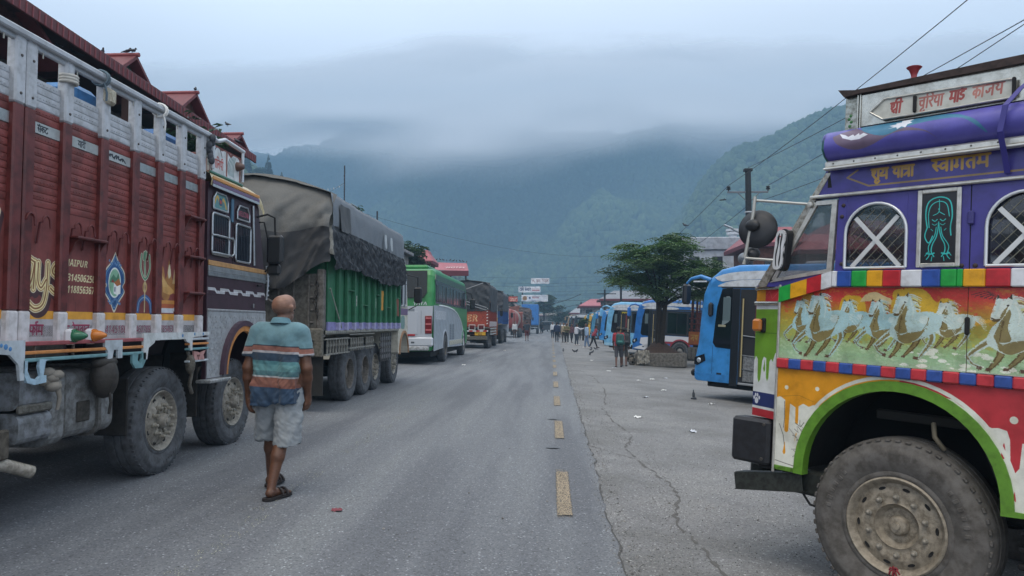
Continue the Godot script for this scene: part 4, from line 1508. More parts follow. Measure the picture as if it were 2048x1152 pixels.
	obj("wheel_arch_lip", panel(PackedVector2Array(arc_band(8.55, .52, .7, .62)), Vector3.ZERO, F, Y, X, .0, .02), mat("3aa35a", .35), t)
	for c in [2.75, 8.55]:
		obj("wheel_well", panel(PackedVector2Array(arc_band(c, .52, .62, .0)), Vector3.ZERO, F, Y, X, .0, .009), mat("0e0f0f", .95), t)
		wheel(t, V3(.02, .5, -c), "bus" if c > 5 else "rear", c)
		wheel(t, V3(-wid - .02, .5, -c), "bus" if c > 5 else "rear", c, PI)
	obj("underframe", boxed(V3(-wid / 2, .42, -5.0), V3(wid - .3, .3, 9.4), .02), mat("171818", .9), t)
	var B := Vector3.BACK
	obj("rear_lower", panel(PackedVector2Array([V2(-wid + .06, .95), V2(-.06, .95), V2(-.02, 2.02), V2(-wid + .02, 2.02)]), V3(0, 0, .0), X, Y, B, -.02, .012), white, t)
	obj("rear_bumper", boxed(V3(-wid / 2, .8, -.02), V3(wid - .02, .34, .16), .06), mat("babfc5", .35), t)
	obj("rear_bumper_foot", boxed(V3(-wid / 2, .58, .0), V3(wid - .3, .16, .14), .04), mat("b9bec3", .4, .0, "grime", .8), t)
	obj("engine_hatch", boxed(V3(-wid / 2 - .05, 1.45, .02), V3(1.5, .78, .02), .01), white, t)
	obj("red_reflector_strip", boxed(V3(-.95, 1.03, .04), V3(.66, .06, .02), .006), mat("a3262b", .3), t)
	obj("hatch_seam", boxed(V3(-.42, 1.47, .02), V3(.012, .8, .012), .003), mat("8b9095", .5), t)
	var rw := PackedVector2Array([V2(-wid + .28, .0), V2(-.36, .0), V2(-.24, .2), V2(-.28, 1.0), V2(-wid + .24, 1.0)])
	var up := V3(0, 1.05, -.36).normalized()
	var wn := V3(0, .36, 1.05).normalized()
	var rwin := obj("rear_window", panel(rw, V3(0, 2.3, -.035), X, up, wn, -.02, .03), gl, t)
	for j in 9:
		obj("curtain_fold", boxed(V3(-.5 - j * .19, 2.78, -.18), V3(.11, .78, .012), .004, Basis(X, -.33)), mat("6f6a55", .8, .0, "weave", .4), rwin)
	obj("air_vent", boxed(V3(-.9, 1.88, .02), V3(.5, .1, .02), .03), mat("7d848a", .5), t)
	var k2 := Ink.new(200, 60, Color(1, 1, 1, 0), Rect2(0, 0, .5, .15))
	k2.text("TATA", V2(.02, .02), .11, hexa("c6ccd0"), .1, true, 1.3)
	obj("maker_lettering", panel(rectp(-.72, 2.03, -.22, 2.18), V3(.0, .0, .012), X, Y, B, .0, .003, Rect2(-.72, 2.03, .5, .15)), printed(k2.tex(), .3, true), t)
	var lamp := obj("tail_lamp", boxed(V3(-.17, 1.38, .02), V3(.24, .62, .05), .05), mat("6f1820", .2), t)
	for j in 3:
		obj("lamp_band", boxed(V3(-.17, 1.2 + j * .2, .045), V3(.2, .05, .012), .01), mat("b9666a", .2), lamp)
	obj("tail_lamp", boxed(V3(-wid + .17, 1.38, .02), V3(.24, .62, .05), .05), mat("6f1820", .2), t)
	obj("tow_eye", boxed(V3(-.7, .78, .06), V3(.12, .06, .02), .02), mat("4e5357", .5), t)
	var mg := Geo.new()
	mg.tube(PackedVector3Array([V3(.0, 2.9, -9.7), V3(.2, 2.85, -9.95), V3(.26, 2.6, -10.0)]), .03, 6)
	obj("mirror_arm", mg, mat("1b1b1c", .5), t)
	obj("mirror", boxed(V3(.26, 2.35, -10.0), V3(.24, .5, .12), .05), mat("1b1b1c", .4), t)
func arc_band(cx: float, cy: float, ro: float, ri: float) -> Array:
	var o := []
	for i in 15:
		var a := PI * i / 14.0
		o.append(V2(cx + cos(a) * ro, cy + sin(a) * ro))
	if ri > .0:
		for i in 15:
			var a := PI * (14 - i) / 14.0
			o.append(V2(cx + cos(a) * ri, cy + sin(a) * ri))
	return o
func tarp_truck(t: Node3D, L: float, wid: float, y0: float, y1: float, y2: float, body: Material, tarp: Material, seed: int, wheels: Array, amp := .12) -> void:
	var black := mat("262523", .9, .0, "grime", .8)
	obj("cargo_box", boxed(V3(-wid / 2, (y0 + y1) / 2, -L / 2), V3(wid, y1 - y0, L), .02), body, t)
	var n := int(L / .7)
	for i in n + 1:
		obj("post", boxed(V3(.02, (y0 + y1) / 2, -L * i / n + (.04 if i == n else -.04 if i == 0 else .0)), V3(.07, y1 - y0 + .1, .08), .01), body, t)
	obj("body_sill", boxed(V3(-wid / 2, y0 - .04, -L / 2), V3(wid + .04, .07, L), .01), mat("8f8f88", .6, .0, "grime", .6), t)
	obj("chassis", boxed(V3(-wid / 2, y0 - .25, -L / 2 - .4), V3(.9, .3, L + .6), .02), black, t)
	var top := cloth([V2(.07, y1 - .12), V2(.06, y2 - .3), V2(-.1, y2 - .08), V2(-wid * .5, y2 + .08), V2(-wid + .1, y2 - .04), V2(-wid - .04, y2 - .3), V2(-wid - .06, y1 - .12)], -.02, L + .05, .12, amp, seed, V3(1.3, .4, 1.6), .12)
	obj("tarpaulin", top, tarp, t)
	var f := FastNoiseLite.new()
	f.seed = seed + 50
	f.frequency = 1.0
	f.fractal_octaves = 4
	var rows := []
	for j in 18:
		var v := j / 17.0
		var row := PackedVector3Array()
		for i in 24:
			var u := i / 23.0
			var x := lerpf(.07, -wid - .06, u)
			var top_y := lerpf(y2 - .06, y2 + .10, sin(PI * u))
			var y := lerpf(top_y - .02, y1 - .14 + f.get_noise_2d(u * 4.0, 70.0) * .15, v)
			var z := .04 + absf(f.get_noise_2d(u * 4.0 + v * 2.0, v * 1.6)) * amp * 1.9 * smoothstep(0, .3, v) - .15 * pow(1.0 - v, 5.0)
			row.append(V3(x, y, z))
		rows.append(row)
	var g := Geo.new()
	g.grid(rows)
	obj("tarpaulin_end", g, tarp, t)
	for w in wheels:
		wheel(t, V3(-.08, .5, -w), "rear", w * 3.0)
		wheel(t, V3(-wid + .08, .5, -w), "rear", w, PI)
		obj("axle", bar(V3(-.3, .5, -w), V3(-wid + .3, .5, -w), .07), black, t)
	obj("rear_mud_flap", boxed(V3(-.45, .62, -.25), V3(.6, .6, .02), .005), black, t)
	obj("rear_mud_flap", boxed(V3(-wid + .45, .62, -.25), V3(.6, .6, .02), .005), black, t)
func build_orange_truck() -> void:
	rng.seed = 47
	var x0 := -3.6
	var t := thing("cargo_truck", "orange-tailed truck under a dark tarpaulin with a yellow number plate", "truck", V3(x0, gy(x0) + .003, -42.0))
	var X := Vector3.RIGHT
	var Y := Vector3.UP
	var B := Vector3.BACK
	tarp_truck(t, 5.6, 2.45, 1.25, 2.3, 3.85, mat("8c3a2c", .5, .0, "dust", .9), mat("3c3f43", .7, .0, "weave", 1.0), 61, [1.2, 2.4, 6.6])
	var k := Ink.new(620, 258, hexa("a8452c"), Rect2(0, 0, 2.4, 1.0))
	var tw := k.text("CARRIER", V2(-9, -9), .36, Color.WHITE, .1, true, 1.06)
	k.text("CARRIER", V2(1.78 - tw, .3), .36, hexa("e7c79a"), .1, true, 1.06, .0, .03)
	k.text("CARRIER", V2(1.80 - tw, .31), .35, hexa("c66a3a"), .1, true, 1.06)
	k.line(curve(pv("2.0,.3 2.1,.5 2.2,.6"), 4), .03, hexa("7c2f22"))
	k.line(curve(pv("2.05,.62 2.15,.45 2.25,.33"), 4), .03, hexa("7c2f22"))
	k.rect(0, .93, 2.4, 1.0, hexa("8c3625"))
	obj("tailgate", panel(rectp(0, 0, 2.4, 1.0), V3(-2.42, 1.28, .02), X, Y, B, .0, .03, Rect2(0, 0, 2.4, 1.0)), printed(k.tex(), .55), t)
	for i in 12:
		obj("hazard_stripe", boxed(V3(-.07, 1.36 + i * .085, .06), V3(.09, .05, .012), .003, Basis(B, .5)), mat("d6d6d2" if i % 2 else "7a2a26", .5), t)
	obj("red_white_bar", boxed(V3(-1.22, 1.02, .05), V3(2.4, .08, .06), .01), mat("c9ccd0", .5), t)
	for i in 6:
		obj("red_bar_block", boxed(V3(-.2 - i * .4, 1.02, .082), V3(.2, .082, .008), .002), mat("b03a34", .5), t)
	for i in 4:
		var f := Geo.new()
		for q in [[0, .14, .36, .03], [0, -.14, .36, .03], [.17, 0, .03, .3], [-.17, 0, .03, .3]]:
			f.box(V3(-.42 - i * .52 + q[0], 1.25 + q[1] - .02, .07), V3(q[2], q[3], .03), .005)
		obj("lamp_frame", f, mat("d9d9d6", .5), t)
		obj("tail_lamp", boxed(V3(-.42 - i * .52, 1.23, .06), V3(.22, .16, .03), .02), mat("5f2022", .3), t)
	obj("rear_underrun_bar", boxed(V3(-1.22, .62, .05), V3(2.3, .2, .12), .02), mat("6b6861", .7, .0, "grime", .5), t)
	var nk := Ink.new(160, 48, hexa("d6a528"), Rect2(0, 0, .62, .19))
	nk.text("UP 53 ET", V2(.04, .1), .075, hexa("2a2418"), .0, true, .95)
	nk.text("4318", V2(.18, .015), .07, hexa("2a2418"), .0, true, 1.0)
	obj("number_plate", panel(rectp(0, 0, .62, .19), V3(-.78, .78, .09), X, Y, B, .0, .012, Rect2(0, 0, .62, .19)), printed(nk.tex(), .5), t)
	obj("white_side_board", boxed(V3(.03, 1.42, -2.8), V3(.03, .3, 5.4), .005), mat("c7cacc", .5, .0, "dust", .6), t)
	var g := Geo.new()
	for y in [1.15, .98, .82]:
		g.box(V3(.02, y, -3.2), V3(.03, .07, 4.6), .006)
	for q in 5:
		g.box(V3(.0, .98, -1.2 - q), V3(.03, .4, .05), .006)
	obj("side_guard", g, mat("b8bbbb", .5, .0, "grime", .6), t)
	for r in [[V3(-2.4, 3.0, .3), V3(-.3, 3.75, .12)], [V3(-2.4, 3.05, .25), V3(-.1, 2.35, .2)], [V3(-2.4, 2.9, .25), V3(-.1, 2.2, .2)]]:
		obj("tie_rope", bar(r[0], r[1], .025), mat("8f9296", .8), t)
	cab_box(t, -5.7, 1.2, 2.35, 2.9, mat("b3673c", .5), mat("b0b4b6", .3, .6), mat("d0a83c", .5))
func build_far_queue() -> void:
	rng.seed = 53
	var X := Vector3.RIGHT
	var Y := Vector3.UP
	var B := Vector3.BACK
	var g0 := func(x: float) -> float: return gy(x) + .003
	var t := thing("cargo_truck", "blue-bodied truck with a high dark tarpaulin, ahead of the orange-tailed truck", "truck", V3(-3.55, g0.call(-3.55), -52.8))
	tarp_truck(t, 6.6, 2.5, 1.45, 2.5, 3.85, mat("2a4f86", .5, .0, "dust", .9), mat("43464b", .7, .0, "weave", 1.0), 71, [1.4, 2.7, 5.8], .1)
	obj("loose_tarpaulin", sheet(V3(-2.5, 2.7, .2), V3(-.55, 2.75, .25), V3(-.35, 1.25, .4), V3(-2.5, 1.1, .35), 16, 14, B, .3, 73, 4.0, 2.0), mat("5b5853", .8, .0, "weave", 1.0), t)
	obj("tail_lamp", boxed(V3(-.45, 1.0, .1), V3(.3, .2, .05), .03), mat("4a4744", .6), t)
	cab_box(t, -6.7, 1.3, 2.4, 3.0, mat("b9bfc6", .5), mat("b0b4b6", .3, .6), mat("4a6a9a", .5))
	t = thing("tanker_truck", "tanker truck with a red-ended pale tank, standing among the tarped trucks", "truck", V3(-3.3, g0.call(-3.3), -77.0))
	var g := Geo.new()
	g.lathe([V2(0, .06), V2(.5, .05), V2(.92, .0), V2(1.05, -.12), V2(1.08, -.4)], V3(-1.25, 1.95, .0), X, Y, B, 28)
	obj("tank_end", g, mat("8e4440", .45, .0, "dust", .8), t)
	g = Geo.new()
	g.lathe([V2(1.08, 0), V2(1.08, -5.6), V2(.9, -5.8), V2(0, -5.85)], V3(-1.25, 1.95, -.4), X, Y, B, 28)
	obj("tank", g, mat("a89a93", .45, .0, "grime", 1.2), t)
	for q in 3:
		g = Geo.new()
		g.lathe([V2(1.1, 0), V2(1.1, -.08)], V3(-1.25, 1.95, -.6 - q * 2.2), X, Y, B, 28)
		obj("tank_band", g, mat("7c3f3c", .5), t)
	obj("rear_frame", boxed(V3(-1.25, .75, .02), V3(2.3, .16, .1), .02), mat("514b47", .7, .0, "grime", .5), t)
	obj("rear_ladder", ring_frame(PackedVector3Array([V3(-.75, .8, .14), V3(-.75, 2.6, .12), V3(-.45, 2.6, .12), V3(-.45, .8, .14)]), .025), mat("8d8d8a", .5), t)
	obj("chassis", boxed(V3(-1.25, .8, -3.2), V3(.9, .3, 7.4), .02), mat("262523", .9), t)
	for w in [1.2, 2.4, 6.4]:
		wheel(t, V3(-.08, .5, -w), "rear", w)
		wheel(t, V3(-2.42, .5, -w), "rear", w, PI)
	cab_box(t, -6.2, 1.4, 2.4, 2.8, mat("7c3f35", .5), mat("b0b4b6", .3, .6), mat("c0b090", .5))
	t = thing("cargo_truck", "truck piled high under a brown and grey tarpaulin beyond the tanker", "truck", V3(-2.85, g0.call(-2.85), -93.0))
	tarp_truck(t, 6.4, 2.5, 1.3, 2.2, 3.5, mat("5a4038", .6, .0, "dust", .9), mat("5d5350", .8, .0, "weave", 1.2), 83, [1.4, 2.7, 5.8], .22)
	obj("rust_sheet", sheet(V3(-2.5, 3.6, .1), V3(-1.2, 3.75, .1), V3(-1.4, 2.5, .3), V3(-2.5, 2.6, .3), 10, 10, B, .15, 85), mat("7a4a3e", .8, .0, "weave", .8), t)
	cab_box(t, -6.5, 1.3, 2.4, 2.9, mat("8a8f93", .5), mat("b0b4b6", .3, .6), mat("a04a3a", .5))
	t = thing("box_truck", "bright blue box truck at the head of the queue", "truck", V3(-2.0, g0.call(-2.0), -110.0))
	obj("box", boxed(V3(-1.25, 2.85, -3.0), V3(2.5, 3.1, 6.0), .03), mat("2f6fb5", .45, .0, "dust", 1.5), t)
	for q in 2:
		obj("box_door", boxed(V3(-.63 - q * 1.23, 2.85, .02), V3(1.18, 2.9, .05), .01), mat("3274ba", .45, .0, "dust", 1.5), t)
	for a in [.8, -.8]:
		obj("door_emblem", bar(V3(-1.25 + .4 * a, 3.1 - .4, .06), V3(-1.25 - .4 * a, 3.5, .06), .05), mat("2a5795", .5), t)
	obj("rear_frame", boxed(V3(-1.25, 1.15, .02), V3(2.5, .26, .1), .02), mat("2b2c30", .7), t)
	obj("bumper_lamp_bar", boxed(V3(-1.25, .95, .05), V3(2.2, .1, .06), .02), mat("9aa0a4", .5), t)
	obj("chassis", boxed(V3(-1.25, .8, -3.4), V3(.9, .3, 7.2), .02), mat("262523", .9), t)
	for w in [1.3, 2.5, 6.6]:
		wheel(t, V3(-.08, .5, -w), "rear", w)
		wheel(t, V3(-2.42, .5, -w), "rear", w, PI)
	cab_box(t, -6.2, 1.4, 2.4, 2.8, mat("b0b5ba", .5), mat("b0b4b6", .3, .6), mat("2f6fb5", .5))
	for q in [[-.9, -128.0, "3b3f44", "dark laden pickup beyond the blue box truck", "pickup"], [-.2, -150.0, "6f7478", "grey car far along the road, near the big roadside tree", "car"], [1.6, -140.0, "c4c8cc", "white car far up the road behind the standing people", "car"]]:
		t = thing("pickup_truck" if q[4] == "pickup" else "parked_car", q[3], q[4], V3(q[0], g0.call(q[0]), q[1]))
		var pr := PackedVector2Array([V2(0, .35), V2(.0, .85), V2(.25, .95), V2(.7, 1.45), V2(2.2, 1.48), V2(2.9, .98), V2(3.9, .85), V2(4.0, .35)])
		if q[4] == "pickup":
			pr = PackedVector2Array([V2(0, .5), V2(.0, 1.9), V2(2.2, 2.0), V2(2.4, 1.75), V2(3.3, 1.7), V2(3.7, 1.1), V2(4.4, 1.0), V2(4.5, .5)])
		var sh := Geo.new()
		sh.add(loaf(pr, .85, .1), Transform3D(Basis(Y, PI / 2), Vector3.ZERO))
		obj("body", sh, mat(q[2], .4, .0, "dust", 1.0), t)
		obj("rear_window", boxed(V3(0, 1.2 if q[4] == "car" else 1.5, -.44 if q[4] == "car" else .01), V3(1.3, .4, .03), .02, Basis(X, -.7 if q[4] == "car" else .0)), mat("15191d", .15), t)
		for w in [[.85, .8], [-.85, .8], [.85, 3.2], [-.85, 3.2]]:
			var wg := Geo.new()
			wg.lathe([V2(0, .02), V2(.2, .02), V2(.3, -.02), V2(.32, -.1), V2(.3, -.2), V2(0, -.2)], V3(w[0], .32, -w[1]), Y, B, X * signf(w[0]), 16)
			obj("wheel", wg, mat("2a2a2b", .9), t)
		for l in [-.7, .7]:
			obj("tail_lamp", boxed(V3(l, .75, .01), V3(.2, .14, .03), .01), mat("7a1a1e", .3), t)
func slope_basis(heading: float) -> Basis:
	var fwd := V3(-sin(heading), 0, -cos(heading))
	var up := V3(.0575, .9983, 0).normalized()
	fwd = (fwd - up * fwd.dot(up)).normalized()
	return Basis(-fwd, up, (-fwd).cross(up))
func horse(k: Ink, to: Callable, cx: float, cy: float, s: float, dark: float) -> void:
	var P := func(st: String, smooth := 4) -> Array:
		var o := []
		var p := pv(st)
		for q in (curve(p, smooth) if smooth else p):
			o.append(to.call(V2(cx, cy) + (q - V2(970, 150)) * s))
		return o
	var blue := hexa("9fc3c9").lerp(hexa("d3dad0"), 1.0 - dark)
	var pale := hexa("bcd2d2").lerp(hexa("dcdfd4"), 1.0 - dark)
	var brown := hexa("80744a")
	var deep := hexa("5c4b2c")
	var u: float = s * 1.0 / 1960.0 * 1.42
	for i in 6:
		k.line(P.call("1150,300 1200,%d 1250,%d 1290,%d" % [290 + i * 6, 300 + i * 12, 340 + i * 16]), 10.0 * u, pale if i % 2 else blue, 2.0 * u)
	for i in 9:
		k.line(P.call("%d,%d %d,%d %d,%d" % [990 + i * 5, 175 + i * 10, 1025 + i * 6, 165 + i * 12, 1085 - i * 2, 190 + i * 14]), 14.0 * u, [pale, blue, hexa("c9c98e"), brown][i % 4], 2.0 * u)
	for l in [["925,390 860,435 800,488", 50, 22, 0], ["800,488 825,525 866,545", 21, 15, 0], ["965,440 945,500 905,555", 46, 18, 1], ["1065,430 1050,480 985,552", 52, 16, 1], ["1130,390 1150,450 1080,560", 62, 18, 0]]:
		k.line(P.call(l[0]), l[1] * u, deep if l[3] else blue, l[2] * u)
		k.line(P.call(l[0]), l[1] * u * .5, brown, l[2] * u * .4)
	for q in ["850,535 875,540 870,560 845,552", "893,545 915,552 905,568 885,562", "972,545 998,548 992,562 968,560", "1045,550 1075,556 1070,574 1040,570"]:
		k.poly(P.call(q, 0), hexa("5f4638"))
	k.poly(P.call("1000,290 1070,275 1150,272 1205,310 1190,385 1090,440 1000,475 940,455 892,415 905,345 945,295"), blue)
	k.poly(P.call("925,380 960,420 1010,405 1080,395 1110,380 1070,440 1000,475 950,455"), brown)
	k.poly(P.call("1080,300 1120,300 1135,330 1100,350 1070,330"), pale)
	k.line(P.call("1130,310 1120,350 1085,400"), 6.0 * u, brown, 2.0 * u)
	k.poly(P.call("985,165 1020,185 1045,250 1060,295 1020,360 960,400 915,370 945,290 960,240"), blue)
	k.poly(P.call("950,300 985,235 998,260 985,330 1000,400 945,410 920,380"), brown)
	k.line(P.call("965,300 955,350 950,400"), 10.0 * u, deep, 4.0 * u)
	k.line(P.call("1015,200 1035,260 1030,320"), 12.0 * u, pale, 4.0 * u)
	k.poly(P.call("938,152 950,176 985,172 1003,150 1005,190 992,225 968,270 945,298 915,297 904,277 918,225 928,180"), pale)
	k.poly(P.call("930,185 925,230 912,272 930,265 945,225 950,185"), blue)
	k.poly(P.call("985,215 970,262 948,292 950,270 965,235"), brown)
	k.poly(P.call("905,275 915,297 943,299 950,284 930,286"), deep)
	for q in ["932,178 936,152 948,172", "985,172 1001,150 1003,182"]:
		k.poly(P.call(q, 0), hexa("3a3325"))
	k.disc(to.call(V2(cx, cy) + (V2(982, 212) - V2(970, 150)) * s), 5.0 * u, hexa("241f17"))
	k.disc(to.call(V2(cx, cy) + (V2(916, 284) - V2(970, 150)) * s), 3.5 * u, hexa("241f17"))
func horses_print() -> Texture2D:
	var k := Ink.new(1150, 380, hexa("b9c58a"), Rect2(-.77, 1.434, 1.42, .469))
	var to := func(p: Vector2) -> Vector2:
		var x := (p.x - 90.0) / 1960.0 * 1.40 - .758
		var bot := 632.0 + (p.x - 90.0) * .061
		return V2(x, 1.434 + (bot - p.y) / (bot - 65.0) * .468)
	k.shade(-.77, 1.434, .65, 1.903, [hexa("b5322e"), hexa("bd3a34"), hexa("b26a30"), hexa("a08434"), hexa("a29a44"), hexa("9fa858"), hexa("98b27e"), hexa("97b890"), hexa("a5bf9e")])
	var f := FastNoiseLite.new()
	f.seed = 14
	f.frequency = 1.0
	for i in 3200:
		var x := rnd(-.77, .65)
		var y := rnd(1.44, 1.9)
		var n := f.get_noise_2d(x * 5.0, y * 9.0)
		var band := (y - 1.434) / .469
		var c: Color
		if band > .55:
			c = hexa("cc3b38") if n > .05 else hexa("c78f30")
			if band < .72 and n < .2:
				c = hexa("bd8c34")
		elif band > .28:
			c = hexa("b09a3e") if n > .0 else hexa("bdb450")
		else:
			c = hexa("9cc493") if n > .0 else hexa("bcd2ae")
		c.a = 1.0
		k.disc(V2(x, y), rnd(.004, .012), k.im.get_pixel(clampi(int(k.px(V2(x, y)).x), 0, 2299), clampi(int(k.px(V2(x, y)).y), 0, 759)).lerp(c, .4), .6)
	for st in [["c9a02f", "640,330 670,160 760,125 850,150 880,210 900,320"], ["cdb98a", "830,180 880,120 960,100 1030,130 1090,160 1090,200 960,170"], ["cba433", "1080,300 1100,150 1130,80 1330,75 1440,180 1480,150 1560,170 1590,300"], ["cf9d33", "1590,300 1650,290 1760,310 1840,320 1700,370 1560,380"], ["a5782f", "260,200 330,120 400,110 420,260 360,280"]]:
		var q := []
		for p in curve(pv(st[1]), 5):
			q.append(to.call(p))
		k.poly(q, hexa(st[0]))
	for i in 9:
		k.line([to.call(V2(1690 + i * 30, 120 + i * 8)), to.call(V2(1790 + i * 12, 90 + i * 11)), to.call(V2(1850 + i * 6, 110 + i * 9))], .006, hexa("4a2a2c"), .001)
	for i in 30:
		var p := V2(rnd(1200, 2050), rnd(560, 740))
		k.disc(to.call(p), rnd(.01, .03), hexa("dfe3d4"), .4)
	for h in [[1500, 160, .92, .3], [720, 152, .86, 1.0], [285, 150, .86, 1.0], [970, 150, 1.0, 1.0], [445, 96, 1.26, .9], [1185, 102, 1.26, .6], [1915, 112, 1.45, .3]]:
		horse(k, to, h[0], h[1], h[2], h[3])
	for i in 16000:
		var p := V2(rng.randi() % 2300, rng.randi() % 760)
		var q := Vector2i(clampi(int(p.x + rnd(-9, 9)), 0, 2299), clampi(int(p.y + rnd(-7, 7)), 0, 759))
		var c := k.im.get_pixelv(q).lerp(hexa("a8a868"), .10)
		k.im.fill_rect(Rect2i(int(p.x), int(p.y), 3 + rng.randi() % 12, 2 + rng.randi() % 6), c * rnd(.93, 1.06))
	return k.tex()
func fender_print() -> Texture2D:
	var k := Ink.new(1050, 388, hexa("d9d9ce"), Rect2(-.765, .70, 1.86, .688))
	var yel := hexa("d9941f")
	var red := hexa("b53238")
	k.poly(pv("-.765,1.4 .02,1.4 .02,1.30 -.2,1.27 -.35,1.2 -.44,1.14 -.5,1.15 -.53,1.135 -.57,1.15 -.60,1.13 -.6,1.02 -.61,1.01 -.62,1.02 -.622,1.12 -.66,1.14 -.666,.96 -.68,.95 -.693,.96 -.695,1.16 -.73,1.18 -.765,1.17"), yel)
	for q in [["-.625,.87 -.618,.92 -.61,.96 -.602,.92 -.595,.87 -.61,.855"], ["-.70,.82 -.694,.85 -.688,.89 -.683,.85 -.68,.82 -.69,.805"]]:
		k.poly(curve(pv(q[0]), 4), yel)
	for p in [[-.689, 1.243], [-.479, 1.254]]:
		k.disc(V2(p[0], p[1]), .014, hexa("dfdcc8"))
	k.poly(pv(".02,1.4 1.1,1.4 1.1,1.0 1.02,1.08 .95,1.07 .94,.9 .92,.88 .90,.9 .89,1.05 .82,1.1 .74,1.08 .70,1.10 .64,1.09 .63,.96 .61,.93 .59,.96 .585,1.10 .57,1.145 .53,1.155 .5,1.15 .47,1.16 .44,1.19 .3,1.28 .02,1.32"), red)
	for q in [".545,1.01 .55,1.05 .558,1.08 .565,1.04 .567,1.01 .556,.995", ".605,.80 .612,.84 .62,.88 .628,.83 .63,.80 .617,.785"]:
		k.poly(curve(pv(q), 4), red)
	k.disc(V2(.60, 1.205), .02, hexa("dcdccd"))
	var arc := []
	for i in 30:
		var a := PI * (1.0 - i / 29.0)
		arc.append(V2(cos(a) * .632, .735 + sin(a) * .634))
	k.line(arc, .022, hexa("dcdcd0"))
	for i in 26:
		var p := V2(rnd(-.62, -.5), rnd(.78, 1.08))
		k.line([p, p + V2(rnd(-.05, .05), rnd(-.03, .05))], rnd(.002, .006), hexa(["8f8c82", "a5a298", "6f6d66"][i % 3]))
	for q in ["-.70,1.15 -.695,1.05 -.70,.98", "-.73,1.0 -.70,.93 -.69,.87", "-.62,1.02 -.58,1.0 -.56,1.03", "-.75,.76 -.68,.75 -.6,.74", "-.6,1.0 -.56,.96 -.55,.92"]:
		k.line(pv(q), .005, hexa("77756e"))
	k.line(pv("-.73,1.18 -.6,1.2 -.5,1.17"), .004, hexa("b07a24"))
	return k.tex()
func corner_print() -> Texture2D:
	var k := Ink.new(170, 540, hexa("d6d8d6"), Rect2(0, 1.02, .28, .89))
	k.rect(0, 1.80, .28, 1.91, hexa("b83236"))
	k.rect(0, 1.80, .11, 1.91, hexa("d08c24"))
	k.line(curve(pv(".12,1.85 .16,1.875 .19,1.83 .23,1.85 .26,1.87"), 4), .004, hexa("cf6a6a"))
	k.rect(0, 1.755, .28, 1.80, hexa("d2d4d6"))
	k.poly(pv("0,1.755 .28,1.755 .28,1.47 .255,1.46 .23,1.40 .21,1.42 .19,1.40 .185,1.29 .17,1.265 .155,1.29 .15,1.42 .12,1.43 .1,1.40 .085,1.27 .065,1.25 .05,1.28 .045,1.41 .02,1.43 0,1.40"), hexa("6d9a2f"))
	k.poly(curve(pv(".115,1.35 .125,1.38 .13,1.41 .137,1.38 .14,1.34 .127,1.325"), 3), hexa("6d9a2f"))
	k.rect(0, 1.59, .28, 1.596, hexa("4f7422"))
	k.rect(0, 1.09, .28, 1.185, hexa("2b3566"))
	k.rect(0, 1.02, .28, 1.072, hexa("b23038"))
	k.disc(V2(.05, 1.125), .022, hexa("d9dbe0"))
	for p in [[.018, 1.143], [.036, 1.162], [.06, 1.163], [.082, 1.146]]:
		k.disc(V2(p[0], p[1]), .0105, hexa("d9dbe0"), 1.3)
	return k.tex()
